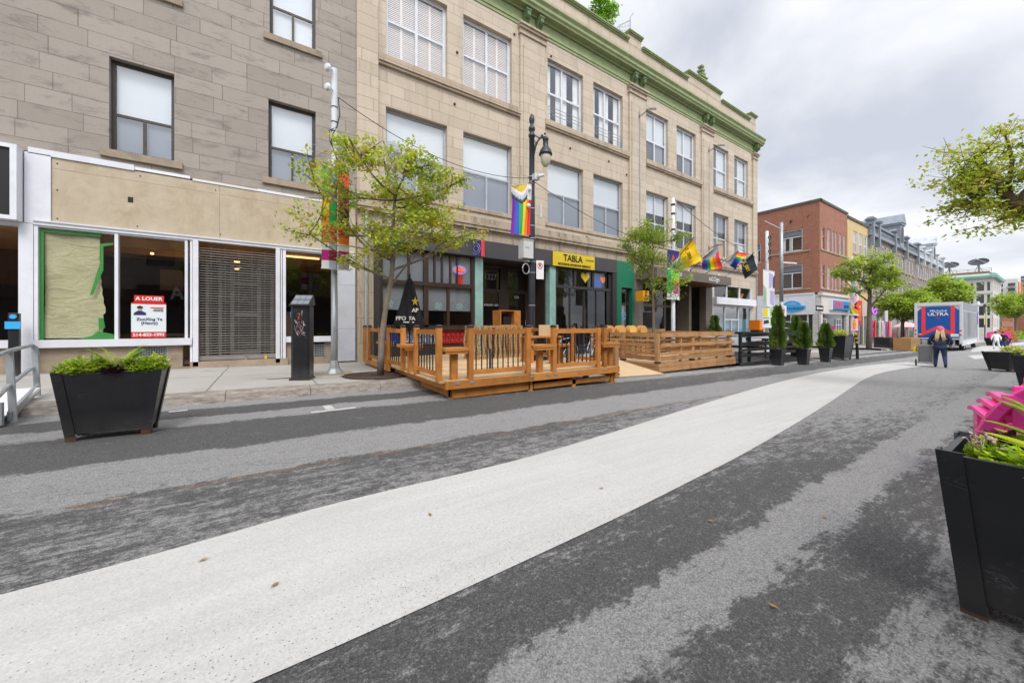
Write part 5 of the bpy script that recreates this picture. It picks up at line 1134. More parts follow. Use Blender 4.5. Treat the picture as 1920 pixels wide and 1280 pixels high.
for x, y in ((2.75, 6.05), (4.42, 6.0), (5.6, 6.0), (6.85, 6.0), (2.7, 7.6), (6.8, 7.4), (3.6, 6.3), (6.3, 6.3), (5.0, 7.3), (2.75, 8.4)):
    mb = MB(vv=.2); mb.box(x-.05, x+.05, y-.05, y+.05, gz(x)-.0, DZ-.04); mb.build('foot', 'deck_wood', TR)
posts = [(2.5, 6.05), (3.07, 5.97), (4.36, 5.97), (5.03, 5.97), (6.36, 5.97), (6.6, 5.99), (2.5, 7.2), (2.46, 7.95), (2.44, 9.0), (2.42, 9.7), (2.42, 10.85), (2.42, 11.5), (6.93, 7.4), (6.93, 9.3), (6.93, 11.4), (4.25, 5.99+.12)]
for i, (x, y) in enumerate(posts[:-1]):
    mb = MB(vv=.22); mb.box(x-.047, x+.047, y-.047, y+.047, DZ, 1.215); p = mb.build('post', 'deck_wood', TR, bevel=.004)
    mb = MB(); mb.box(x-.056, x+.056, y-.056, y+.056, 1.216, 1.235); post_cap(mb, x, y, 1.235, .1); mb.build('post_cap', 'black_paint', p)
def panel(p, q, n, par=TR, z0=.40, z1=1.13, wood='deck_wood', bm='black_paint'):
    dx, dy = q[0]-p[0], q[1]-p[1]; l = math.hypot(dx, dy); ux, uy = dx/l, dy/l
    a = (p[0]+ux*.05, p[1]+uy*.05); b_ = (q[0]-ux*.05, q[1]-uy*.05)
    mb = MB(vv=.2); mb.bar((*a, z1), (*b_, z1), .04, .09); mb.nxt(); mb.bar((*a, z0), (*b_, z0), .04, .085); r_ = mb.each('rail', wood, par)[0]
    mb = MB()
    for k in range(n):
        t_ = (k+.6)/(n+.2); x, y = lerp(a[0], b_[0], t_), lerp(a[1], b_[1], t_); mb.tube([(x, y, z0+.03), (x, y, z1-.03)], .012, 6)
    mb.build('balusters', bm, r_)
panel((3.07, 5.97), (4.36, 5.97), 10); panel((5.03, 5.97), (6.36, 5.97), 10); panel((2.5, 6.05), (2.5, 7.2), 7); panel((2.46, 7.95), (2.44, 9.0), 6); panel((2.42, 9.7), (2.42, 10.85), 7)
panel((6.93, 6.0), (6.93, 7.4), 10); panel((6.93, 7.4), (6.93, 9.3), 12); panel((6.93, 9.3), (6.93, 11.4), 10)
for a, b_, c, d, lx, ly in ((2.56, 3.0, 5.88, 6.2, 2.78, 6.05), (4.42, 4.97, 5.86, 6.25, 4.72, 6.05), (6.42, 6.98, 5.84, 6.2, 6.85, 6.05), (2.3, 2.66, 7.27, 7.88, 2.5, 7.55), (2.3, 2.6, 9.06, 9.64, 2.45, 9.35)):
    mb = MB(vv=.2); mb.box(a, b_, c, d, .80, .855); mb.box(a+.01, b_-.01, c+.01, c+.05, .75, .799); lg = mb.build('ledge', 'deck_wood', TR); mb = MB(vv=.2); mb.box(lx-.06, lx+.06, ly-.05, ly+.05, DZ, .80); mb.build('ledge_leg', 'deck_wood', lg)
mb = MB()
for x in (2.72, 3.0, 4.34, 4.75, 4.95, 6.4): mb.nxt(); mb.box(x, x+.09, 5.852, 5.859, DZ-.06, DZ-.02)
for y in (6.2, 7.3): mb.nxt(); mb.box(2.553, 2.559, y, y+.09, DZ-.07, DZ-.03)
mb.each('steel_plate', 'galvanised', TR)
# things on the terrace: folded chairs, cabinet, table, umbrella
def folded_chair():
    t = thing('folded_chair', 'folded wooden slat chair', 'chair', (0, 0, 0), 'folded slat chairs leaning in a row on the terrace')
    for s in (-1, 1):
        mb = MB(vv=.2)
        for dx, ph in ((-.025, 0), (.03, .9)):
            P_ = [(dx+.022*math.sin(k*1.1+ph), s*.21, .01+k*.12) for k in range(9)]
            for a, b_ in zip(P_, P_[1:]): mb.bar(a, b_, .024, .05, (0, 1, 0))
        mb.build('leg', 'twig_chair', t)
    mb = MB(vv=.25)
    for k in range(4): mb.bar((.0+.02*math.sin(k), -.21, .55+k*.12), (.0+.02*math.sin(k), .21, .55+k*.12), .05, .018)
    mb.build('backrest', 'twig_chair', t)
    mb = MB(vv=.25)
    for k in range(3): mb.bar((.03, -.21, .14+k*.12), (.03, .21, .14+k*.12), .05, .018)
    mb.build('seat', 'twig_chair', t); return t
fc = folded_chair(); NCH = 12
ordn = ['first', 'second', 'third', 'fourth', 'fifth', 'sixth', 'seventh', 'eighth', 'ninth', 'tenth', 'eleventh', 'last']
for k in range(NCH):
    c = fc if k == 0 else dup(fc)
    c.location = (4.86+k*.145, 9.5+.02*math.sin(k*5), DZ); c.rotation_euler = (0, R.uniform(-.07, .07), R.uniform(-.06, .06)+.12)
    c['label'] = f'folded slat chair, {ordn[k]} from the left in the leaning row'
S_ = thing('serving_cabinet', 'tall wooden service cabinet with open top shelf on the terrace', 'cabinet', (6.55, 10.2, DZ))
mb = MB(vv=.08); mb.box(6.2, 7.0, 9.98, 10.45, DZ, 1.28); mb.box(6.2, 6.24, 9.98, 10.45, 1.28, 1.72); mb.box(6.75, 7.0, 9.98, 10.45, 1.28, 1.72); mb.box(6.24, 6.75, 10.41, 10.45, 1.28, 1.68); mb.box(6.2, 7.0, 9.98, 10.45, 1.721, 1.75); mb.build('carcass', 'deck_wood', S_)
mb = MB(); mb.box(6.4, 6.68, 10.1, 10.3, 1.29, 1.55); mb.build('till', 'black', S_)
S_ = thing('terrace_table', 'wooden table with plywood panel standing on it', 'table', (6.2, 7.9, DZ))
mb = MB(vv=.2); mb.box(5.65, 6.75, 7.6, 8.2, .93, .97); mb.build('tabletop', 'deck_wood', S_)
for x, y in ((5.75, 7.7), (6.65, 7.7), (5.75, 8.1), (6.65, 8.1)): mb = MB(vv=.2); mb.box(x-.04, x+.04, y-.04, y+.04, DZ, .93); mb.build('leg', 'deck_wood', S_)
mb = MB(); mb.box(6.12, 6.8, 7.86, 7.88, .975, 1.27); tag(mb.build('plywood_sheet', 'wicker_ply', None), 'pale plywood sheet propped on the terrace table', 'panel')
S_ = thing('terrace_stool', 'small square wooden stool table near the right baluster panel', 'stool', (6.3, 7.0, DZ))
mb = MB(vv=.2); mb.box(5.95, 6.45, 6.95, 7.3, .72, .78); mb.build('seat', 'deck_wood', S_)
for x, y in ((6.02, 7.0), (6.38, 7.0), (6.02, 7.25), (6.38, 7.25)): mb = MB(vv=.2); mb.box(x-.035, x+.035, y-.03, y+.03, DZ, .72); mb.build('leg', 'deck_wood', S_)
mb = MB(); mb.lathe([(.27, 0), (.28, .04), (.25, .09), (.06, .11), (.05, .12)], (6.45, 8.35, DZ+.001), 24); tag(mb.build('umbrella_base', 'charcoal_cloth', None, smooth=True), 'round dark umbrella base lying on the terrace floor', 'umbrella base')
mb = MB(); mb.tube([(4.12, 7.05, DZ), (4.12, 7.05, .74)], .03, 8); tag(mb.build('steel_rod_post', 'charcoal_cloth', None), 'short dark steel tube standing behind the left front panel', 'post')
mb = MB(); mb.tube([(6.22, 6.85, DZ), (6.22, 6.85, .76)], .03, 8); tag(mb.build('steel_rod_post', 'charcoal_cloth', None), 'short dark steel tube standing behind the right front panel', 'post')
S_ = thing('closed_umbrella', 'folded black patio umbrella with white beer lettering on terrace', 'umbrella', (2.98, 9.1, DZ))
mb = MB(); mb.tube([(2.98, 9.1, DZ), (2.98, 9.1, 2.5)], .022, 8); mb.lathe([(.02, 2.46), (.035, 2.5), (.01, 2.56)], (2.98, 9.1, 0), 8); mb.build('pole', 'black_paint', S_)
mb = MB(); V = []; F = []; n = 32; prof = [(.035, 2.44), (.07, 2.38), (.1, 2.3), (.15, 2.05), (.2, 1.8), (.27, 1.5), (.33, 1.28), (.25, 1.18)]
for r_, z in prof:
    for k in range(n):
        t_ = 2*math.pi*k/n; rr = r_*(1+.22*math.cos(8*t_+z*1.5)*min(1, (2.5-z))); V.append((2.98+rr*math.cos(t_), 9.1+rr*math.sin(t_), z+(.05*math.cos(8*t_) if z < 1.4 else 0)))
for i in range(len(prof)-1):
    for k in range(n): F.append((i*n+k, i*n+(k+1) % n, (i+1)*n+(k+1) % n, (i+1)*n+k))
mb.add(V, F); mb.build('canopy', 'black_cloth', S_, smooth=True, normals=False)
TU = FR(2.98, 9.1, -18)
for st, u, z, sz in (('PPO', -.2, 1.42, .13), ('SA', .06, 1.42, .13), ('PREMIUM BEER', -.02, 1.33, .038)): text('lettering', st, TU, u, z, sz, 'white', S_, -.345, bold=.003)
text('lettering', 'AP', TU, .13, 1.62, .13, 'white', S_, -.30, bold=.004)
mb = MB(TU); st5 = [(.13+(.09 if k % 2 == 0 else .036)*math.sin(k*math.pi/5), 1.84+(.12 if k % 2 == 0 else .045)*math.cos(k*math.pi/5)) for k in range(10)]; mb.prism(st5, -.27, -.262); mb.build('emblem', 'yellow_sign', S_)
# second terrace, weathered wood
TR = thing('pallet_terrace', 'weathered pallet-style timber terrace with horizontal slat railings', 'terrace', (12, 8, gz(12)))
D2 = .12
mb = MB(vv=.24)
for k in range(20): y = 6.72+k*.14; mb.box(9.7, 14.2, y, y+.132, D2-.03, D2)
mb.build('floor', 'deck_wood_pale', TR)
mb = MB(vv=.22)
for a, b_ in ((9.66, 11.3), (11.31, 12.9), (12.91, 14.25)): mb.box(a, b_, 6.66, 6.70, D2-.11, D2-.005); mb.box(a+.003, b_-.003, 6.64, 6.68, D2-.25, D2-.12)
mb.box(9.64, 9.68, 6.7, 9.5, D2-.11, D2-.005); mb.box(9.62, 9.66, 6.68, 9.5, D2-.24, D2-.12); mb.box(14.22, 14.26, 6.7, 9.5, D2-.25, D2); mb.build('fascia', 'weathered_wood', TR)
for x in (9.8, 11.2, 12.2, 13.3, 14.1):
    for y in (6.8, 7.6): mb = MB(vv=.2); mb.box(x, x+.14, y, y+.1, gz(x), D2-.2); mb.build('foot', 'weathered_wood', TR)
for x, y in ((9.72, 6.74), (11.55, 6.74), (13.95, 6.74), (9.72, 8.0), (9.72, 9.4), (11.6, 9.4), (13.95, 9.4), (13.95, 8.1)):
    mb = MB(vv=.22); mb.box(x-.06, x+.06, y-.05, y+.05, D2, 1.03 if y < 9 else 1.12); p = mb.build('post', 'weathered_wood', TR); mb = MB(); mb.box(x-.075, x+.075, y-.065, y+.065, D2, D2+.05); mb.build('post_shoe', 'black_paint', p)
def slats(p, q, zt=.97):
    ang = math.atan2(q[1]-p[1], q[0]-p[0]); ox, oy = -math.sin(ang)*.06, math.cos(ang)*.06
    mb = MB(vv=.18)
    mb.bar((p[0]-ox, p[1]-oy, zt), (q[0]-ox, q[1]-oy, zt), .04, .13)
    for z, h, s in ((.80, .06, 1), (.66, .1, -1), (.53, .05, 1), (.4, .1, -1), (.26, .14, -1)): mb.bar((p[0]+ox*s, p[1]+oy*s, z), (q[0]+ox*s, q[1]+oy*s, z), .022, h)
    l = math.hypot(q[0]-p[0], q[1]-p[1]); n_ = max(2, int(l/.9))
    for k in range(1, n_): t_ = k/n_; mb.bar((lerp(p[0], q[0], t_), lerp(p[1], q[1], t_), D2), (lerp(p[0], q[0], t_), lerp(p[1], q[1], t_), .94), .05, .08, (0, 1, 0))
    mb.build('railing', 'weathered_wood', TR)
slats((9.8, 6.74), (14.2, 6.74)); slats((9.72, 6.8), (9.72, 9.4)); slats((9.72, 9.4), (13.95, 9.4), 1.05); slats((13.95, 6.8), (13.95, 9.4))
mb = MB(vv=.2); mb.box(7.72, 7.85, 6.62, 6.74, gz(7.8)+.02, .88); np_ = mb.build('newel_post', 'weathered_wood', None); tag(np_, 'single short timber post at the foot of the plywood ramp', 'post')
mb = MB(); mb.box(7.70, 7.87, 6.6, 6.76, gz(7.8), gz(7.8)+.09); mb.build('post_shoe', 'black_paint', np_)
mb = MB(); mb.add([(7.75, 6.5, gz(7.75, .01)), (9.45, 6.35, gz(9.45, .01)), (9.5, 8.0, .12), (7.95, 8.3, .12), (7.75, 6.5, gz(7.75, .035)), (9.45, 6.35, gz(9.45, .035)), (9.5, 8.0, .15), (7.95, 8.3, .15)], [(0, 3, 2, 1), (4, 5, 6, 7), (0, 1, 5, 4), (1, 2, 6, 5), (2, 3, 7, 6), (3, 0, 4, 7)])
tag(mb.build('plywood_ramp', 'wicker_ply', None), 'plywood ramp between the two timber terraces', 'ramp')
for k in range(4):
    x = 10.25+k*.62; S_ = thing('round_stool', f'stack of round wooden seats, {ordn[k]} from left behind the slat railing', 'stool', (x, 9.0, D2), 'stacked round stools on the second terrace')
    for j in range(4):
        mb = MB(vv=.2); V = MB.lathe; m2 = MB(); m2.lathe([(.2, -.012), (.2, .012)], (0, 0, 0), 20); mb.add([(x+p[0], 9.0+p[2]+j*.07, 1.06+p[1]) for p in m2.v], m2.f); mb.build('seat', 'stool_ply', S_)
    mb = MB()
    for s in (-1, 1):
        for q in (9.0, 9.25): mb.tube([(x+s*.16, q, D2), (x+s*.05, q, 1.0)], .014, 5)
    mb.build('leg', 'black_paint', S_)
def bike(x, y, rz, label):
    t = thing('bicycle', label, 'bicycle', (0, 0, 0), 'bicycles parked between the terraces')
    for wx in (-.5, .5):
        mb = MB(); mb.tube([(wx+.33*math.cos(k*.3142), 0, .34+.33*math.sin(k*.3142)) for k in range(21)], .017, 6, False); w_ = mb.build('wheel', 'rubber', t)
        mb = MB()
        mb.tube([(wx+.31*math.cos(k*.3142), 0, .34+.31*math.sin(k*.3142)) for k in range(21)], .009, 5, False)
        for k in range(14): mb.tube([(wx, 0, .34), (wx+.31*math.cos(k*.449), 0, .34+.31*math.sin(k*.449))], .0018, 3)
        mb.build('rim', 'steel', w_)
    mb = MB()
    for a, b_ in (((-.5, 0, .34), (-.05, 0, .3)), ((-.05, 0, .3), (-.18, 0, .85)), ((-.18, 0, .78), (.33, 0, .82)), ((-.05, 0, .3), (.36, 0, .74)), ((-.5, 0, .34), (-.17, 0, .76)), ((.34, 0, .9), (.5, 0, .34))): mb.tube([a, b_], .016, 6)
    mb.build('frame', 'silver_cloth', t)
    mb = MB(); mb.tube([(.3, -.26, .98), (.36, -.1, .95), (.36, .1, .95), (.3, .26, .98)], .012, 6); mb.tube([(.34, 0, .88), (.36, 0, .95)], .014, 6); mb.build('handlebar', 'black_paint', t)
    mb = MB(); mb.prism([(-.3, .86), (-.08, .87), (-.05, .9), (-.3, .91)], -.06, .06); mb.build('saddle', 'black_paint', t)
    t.location = (x, y, gz(x, .15)); t.rotation_euler = (0, 0, rz); return t
bk = bike(8.3, 9.3, .2, 'silver bicycle behind the plywood ramp, nearer to lamp post')
b2 = dup(bk, (8.9, 8.6, gz(8.9, .15)), .35, 'second silver bicycle, wheel showing over the ramp')
# black terrace
TR = thing('black_terrace', 'black painted street terrace with low slat railings', 'terrace', (17.5, 8, gz(17.5)))
def zb(x): return gz(x)
mb = MB(vv=.2)
mb.box(14.4, 20.9, 6.55, 6.6, -.5, -.12); mb.box(14.4, 20.9, 6.6, 10.2, -.16, -.12); mb.box(20.9, 20.95, 6.55, 10.2, -.5, -.12); mb.build('base', 'black_paint', TR)
mb = MB(vv=.15)
for z, h in ((.88, .1), (.56, .14), (.34, .1), (.14, .12)): mb.box(14.45, 20.9, 6.58, 6.62, z-h/2, z+h/2)
for z, h in ((.88, .1), (.56, .14), (.34, .1), (.14, .12)): mb.box(14.45, 20.9, 9.9, 9.94, z-h/2, z+h/2); mb.box(20.86, 20.9, 6.63, 9.9, z-h/2, z+h/2)
mb.box(14.45, 20.95, 6.54, 6.68, .93, .965); mb.box(14.45, 20.95, 9.86, 9.98, .93, .965); mb.build('railing', 'black_paint', TR)
for x in (14.6, 15.3, 17.2, 18.4, 19.7, 20.8):
    for y in (6.64, 9.95): mb = MB(vv=.2); mb.box(x, x+.12, y, y+.08, -.12, .93); mb.build('post', 'black_paint', TR)
for i, (x, y) in enumerate(((15.6, 7.5), (18.3, 7.3), (19.8, 7.5), (16.9, 9.0), (20.2, 8.8))):
    S_ = thing('white_table', ['white table leftmost inside the black terrace', 'white table behind the second cedar', 'white table beside the third cedar', 'white table at the back of the black terrace', 'white table in far right corner of black terrace'][i], 'table', (x, y, -.12), 'white topped tables on the black terrace')
    mb = MB(vv=.04); mb.box(x-.55, x+.55, y-.35, y+.35, .70, .76); mb.box(x-.55, x+.55, y-.35, y-.33, .5, .7); mb.build('tabletop', 'table_top_white', S_)
    mb = MB(); mb.tube([(x, y, -.12), (x, y, .7)], .035, 8); mb.box(x-.25, x+.25, y-.25, y+.25, -.12, -.1); mb.build('pedestal', 'black_paint', S_)
mb = MB(); mb.lathe([(.12, 0), (.16, .3), (.15, .31)], (18.6, 6.95, -.119), 10); tag(mb.build('red_bucket', 'red_bright', None), 'small red pot seen through the black railing', 'pot')
# ---------------------------------------------------------------- street furniture
S_ = thing('pay_station', 'black solar parking pay station scribbled with marker graffiti', 'pay station', (.62, 8.75, gz(.6, .15)))
TP = FR(.62, 8.75, -20, gz(.6, .15))
mb = MB(TP); V = [(-.17, -.15), (-.13, -.19), (.13, -.19), (.17, -.15), (.17, .15), (-.17, .15)]
mb.add([(a, b_, .03) for a, b_ in V]+[(a, b_, 1.5) for a, b_ in V], [tuple(range(5, -1, -1)), tuple(range(6, 12))]+[(i, (i+1) % 6, 6+(i+1) % 6, 6+i) for i in range(6)])
mb.box(-.19, .19, -.21, .17, 0, .04); mb.build('body', 'black_planter', S_)
mb = MB(TP); mb.add([(-.19, -.22, 1.5), (.19, -.22, 1.5), (.19, .2, 1.54), (-.19, .2, 1.54), (-.19, -.22, 1.52), (.19, -.22, 1.52), (.17, .16, 1.76), (-.17, .16, 1.76)], [(0, 3, 2, 1), (4, 5, 6, 7), (0, 1, 5, 4), (1, 2, 6, 5), (2, 3, 7, 6), (3, 0, 4, 7)]); hd = mb.build('head', 'black_planter', S_)
mb = MB(TP)
for i in range(3):
    for j in range(2):
        u0 = -.16+i*.108; s = lambda t_: (-.22+.38*t_, 1.522+.24*t_+.004); y0_, z0_ = s(.08+j*.44); y1_, z1_ = s(.46+j*.44)
        mb.quad((u0, y0_, z0_), (u0+.1, y0_, z0_), (u0+.1, y1_, z1_), (u0, y1_, z1_))
mb.build('solar_panel', 'blind_grey', hd)
mb = MB(TP); mb.lathe([(.075, 0), (.075, .004)], (0, 0, 0), 16); mb.v = [(p[0], p[1], p[2]) for p in mb.v]
mb2 = MB(); mb2.add([TP(-.176+p*0, -.05+.07*math.cos(a), 1.33+.09*math.sin(a)) for p in (0,) for a in [k*.3927 for k in range(16)]]+[TP(-.19, -.05+.07*math.cos(a), 1.33+.09*math.sin(a)) for a in [k*.3927 for k in range(16)]], [tuple(range(16)), tuple(range(31, 15, -1))]+[(i, (i+1) % 16, 16+(i+1) % 16, 16+i) for i in range(16)])
mb2.build('badge', 'sky_blue', S_); text('lettering', 'P', FR(*TP(-.192, -.05, 0)[:2], -110), .0, gz(.6, .15)+1.33, .13, 'white', S_, -.004)
for mt, sd_ in (('white', 3), ('red', 5), ('silver_cloth', 9)):
    rr = random.Random(sd_); mb = MB(TP)
    for s in range(9 if mt == 'white' else 4):
        cx, cz = rr.uniform(-.09, .09), rr.uniform(.93, 1.4); P_ = [(cx+rr.uniform(-.045, .045), -.193, cz+rr.uniform(-.06, .06)) for _ in range(5)]
        if mt == 'red': P_ = [(.0+.06*math.cos(a*.8), -.1925, .95+s*.12+.05*math.sin(a*.8)) for a in range(9)]
        mb.tube(P_, .0022, 4)
    mb.build('graffiti', mt, S_)
# grey pole with street banner and horn speakers
def pole(x, y, top, label, mat='galvanised', r0=.075, r1=.055, base=True, group=None):
    S_ = thing('utility_pole', label, 'pole', (x, y, gz(x, .15)), group); z0 = gz(x, .15)
    mb = MB(); mb.tube([(x, y, z0), (x, y, 1.0), (x, y, 2.5)], [r0, r0, (r0+r1)/2], 12); mb.tube([(x, y, 2.501), (x, y, top)], [(r0+r1)/2, r1], 12); mb.build('shaft', mat, S_, smooth=True)
    if base:
        mb = MB(); mb.lathe([(.2, 0), (.2, .02), (.12, .12), (r0+.005, .3), (r0, .32)], (x, y, z0), 8); mb.build('foot', 'galvanised', S_)
        mb = MB(); mb.box(x-.4, x+.4, y-.3, y+.3, z0+.001, z0+.012); mb.build('footing', 'plinth_stone', S_)
    return S_
S_ = pole(1.32, 9.48, 7.24, 'grey steel pole with two white speakers and rainbow banner by the maple')
mb = MB(); mb.tube([(1.32, 9.48, 5.0), (1.32, 9.48, 7.25)], .068, 12); mb.build('sleeve', 'white_pole', S_)
for z in (6.72, 7.17):
    mb = MB(); mb.tube([(1.2, 9.36, z), (1.32, 9.48, z)], .015, 5); mb.lathe([(.09, -.02), (.1, 0), (.07, .05), (.02, .06)], (0, 0, 0), 10)
    k0 = len(mb.v)-40; mb.v[k0:] = [(1.17+p[0]*.5-p[2]*.8, 9.38-p[2]*.6+p[0]*-.6, z+p[1]) for p in mb.v[k0:]]; mb.build('speaker', 'white_pole', S_)
mb = MB(); 
for z in (6.35, 6.0, 5.78, 5.55, 5.3): mb.lathe([(.074, -.012), (.074, .012)], (1.32, 9.48, z), 10)
mb.tube([(1.4, 9.45, 6.6), (1.43, 9.45, 6.2), (1.37, 9.42, 5.9), (1.28, 9.4, 5.7), (1.24, 9.4, 5.5), (1.3, 9.4, 5.3), (1.42, 9.42, 5.0), (1.4, 9.42, 4.6), (1.45, 9.42, 4.0), (1.62, 9.4, 3.4)], .012, 5); mb.tube([(1.38, 9.42, 5.9), (1.2, 9.42, 5.75), (1.22, 9.42, 5.5), (1.34, 9.42, 5.25)], .01, 5); mb.build('cable_tie', 'rubber', S_)
bn = thing('street_banner', 'tall colourful pride banner wrapped either side of the grey pole', 'banner', (1.32, 9.4, 2.6))
colsL = [(4.62, 4.86, 'green'), (4.2, 4.62, 'green'), (3.78, 4.2, 'yellow'), (3.55, 3.78, 'orange'), (3.3, 3.55, 'red'), (3.14, 3.3, 'orange'), (2.98, 3.14, 'white'), (2.74, 2.98, 'magenta'), (2.56, 2.74, 'white')]
colsM = [(4.5, 4.86, 'blue'), (4.2, 4.5, 'purple'), (3.55, 4.2, 'green'), (3.14, 3.55, 'red'), (2.98, 3.14, 'silver_cloth'), (2.74, 2.98, 'maroon'), (2.56, 2.74, 'silver_cloth')]
colsR = [(4.5, 4.86, 'red_bright'), (3.95, 4.5, 'maroon'), (3.55, 3.95, 'black'), (3.3, 3.55, 'red'), (3.14, 3.3, 'orange'), (2.98, 3.14, 'white'), (2.74, 2.98, 'magenta'), (2.56, 2.74, 'silver_cloth')]
for a, b_, cs, m in ((1.04, 1.19, colsL, 0), (1.19, 1.34, colsM, 0), (1.38, 1.62, colsR, 1)):
    mats = []; mb = MB()
    for z0, z1, c in cs:
        if c not in mats: mats.append(c)
        mb.m = mats.index(c); n = 4
        for k in range(n):
            u0, u1 = lerp(a, b_, k/n), lerp(a, b_, (k+1)/n); f_ = lambda u: 9.38-.06*math.cos((u-1.33)*5)
            mb.quad((u0, f_(u0), z0), (u1, f_(u1), z0), (u1, f_(u1), z1), (u0, f_(u0), z1))
            mb.quad((u0, f_(u0)+.006, z0), (u1, f_(u1)+.006, z0), (u1, f_(u1)+.006, z1), (u0, f_(u0)+.006, z1))
    mb.build('panel', mats, bn, normals=False)
mb = MB()
for z in (4.87, 2.55): mb.tube([(1.02, 9.33, z), (1.64, 9.33, z)], .012, 6)
mb.build('arm', 'white_pole', bn)
# black lantern lamp post
LX, LY = 7.1, 9.5; LD = (.42, -.22)
S_ = thing('street_lamp', 'black ornamental street lamp with hanging acorn lantern and pride flag', 'street lamp', (LX, LY, gz(LX, .15)))
mb = MB(); z0 = gz(LX, .15); mb.lathe([(.2, 0), (.2, .1), (.17, .14), (.17, .7), (.2, .74), (.15, .85), (.115, .95), (.11, 1.2), (.105, 4.2), (.09, 6.0), (.085, 7.3), (.11, 7.32), (.11, 7.38), (.075, 7.42), (.075, 7.5), (.105, 7.53), (.105, 7.6), (.06, 7.68), (.05, 7.72), (.085, 7.8), (.09, 7.88), (.06, 8.0), (.01, 8.06)], (LX, LY, 0), 14)
mb.v = [(p[0], p[1], p[2] if p[2] > 1.1 else p[2]+z0*(1.1-p[2])/1.1) for p in mb.v]; mb.build('shaft', 'pole_black', S_, smooth=True)
def lo(t_): return (LX+LD[0]*t_, LY+LD[1]*t_)
mb = MB(); pts_ = [(*lo(.02), 6.45), (*lo(.12), 6.75), (*lo(.25), 7.02), (*lo(.42), 7.2), (*lo(.6), 7.3), (*lo(.85), 7.32), (*lo(.95), 7.24)]; mb.tube(pts_, [.03, .035, .035, .03, .03, .035, .03], 7)
mb.tube([(*lo(.02), 7.3), (*lo(.25), 7.36), (*lo(.5), 7.3), (*lo(.75), 7.36), (*lo(.9), 7.34)], .02, 6); mb.tube([(*lo(.05), 7.1), (*lo(.18), 7.2), (*lo(.3), 7.15), (*lo(.22), 7.05)], .014, 5)
for t_, z in ((.12, 6.8), (.3, 7.12), (.5, 7.28), (.7, 7.38), (.9, 7.44)): mb.lathe([(.005, -.05), (.04, 0), (.005, .05)], (*lo(t_), z), 6)
mb.build('bracket', 'pole_black', S_)
hx, hy = lo(.95); mb = MB(); mb.lathe([(.04, 7.3), (.05, 7.22), (.13, 7.2), (.13, 7.13), (.11, 7.1), (.115, 6.85), (.16, 6.75), (.24, 6.62), (.27, 6.52), (.285, 6.46), (.285, 6.42), (.2, 6.41)], (0, 0, 0), 18); LF = lambda p: (hx+p[0]*.76, hy+p[1]*.76, 7.36-(7.3-p[2])*.68); mb.v = [LF(p) for p in mb.v]; ln_ = mb.build('lantern', 'pole_black', S_, smooth=True)
mb = MB(); mb.lathe([(.225, 6.41), (.225, 6.3), (.2, 6.1), (.15, 5.95), (.07, 5.86), (.01, 5.84)], (0, 0, 0), 18); mb.v = [LF(p) for p in mb.v]; mb.build('globe', 'lamp_glass', ln_, smooth=True)
mb = MB(); 
for z in (6.02, 5.85, 5.0, 4.45, 4.05, 3.3, 2.95, 1.9): mb.lathe([(.115, -.012), (.115, .012)], (LX, LY, z), 12)
mb.build('strap', 'galvanised', S_)
mb = MB(); mb.box(LX-.07, LX+.12, LY-.25, LY-.11, 5.88, 6.06); mb.tube([(LX+.02, LY-.3, 5.95), (LX+.2, LY-.35, 6.02)], .05, 8); mb.nxt(); mb.tube([(LX+.3, LY-.08, 4.75), (LX+.3, LY-.08, 5.2)], .04, 8); mb.each('camera_unit', 'box_grey', S_)
mb = MB(); mb.box(LX-.48, LX-.1, LY-.22, LY+.06, 3.36, 3.92); mb.box(LX-.49, LX-.09, LY-.24, LY+.07, 3.92, 3.94); bx = mb.build('junction_box', 'box_grey', S_)
mb = MB(); mb.box(LX-.42, LX-.25, LY-.227, LY-.221, 3.68, 3.7); mb.lathe([(.1, -.1), (.11, -.05), (.05, 0)], (LX-.25, LY-.06, 3.36), 8); mb.tube([(LX-.38+.13*math.cos(k*.6), LY-.2, 3.02+.16*math.sin(k*.6)) for k in range(12)], .016, 5); mb.build('cable_coil', 'galvanised', bx)
S_ = thing('no_parking_sign', 'white no-parking sign with red circle on the black lamp post', 'sign', (LX+.22, LY-.1, 2.7))
TN = FR(LX+.24, LY-.12, -15); mb = MB(TN); mb.box(-.13, .13, -.005, .005, 2.75, 3.35); mb.build('plate', 'white', S_)
mb = MB(TN); mb.tube([(.085*math.cos(k*.3927), -.008, 3.18+.095*math.sin(k*.3927)) for k in range(17)], .011, 4, False); mb.tube([(-.06, -.008, 3.25), (.06, -.008, 3.11)], .009, 4); mb.build('red_ring', 'red', S_); text('lettering', 'P', TN, 0, 3.18, .15, 'black', S_, -.008, bold=.002)
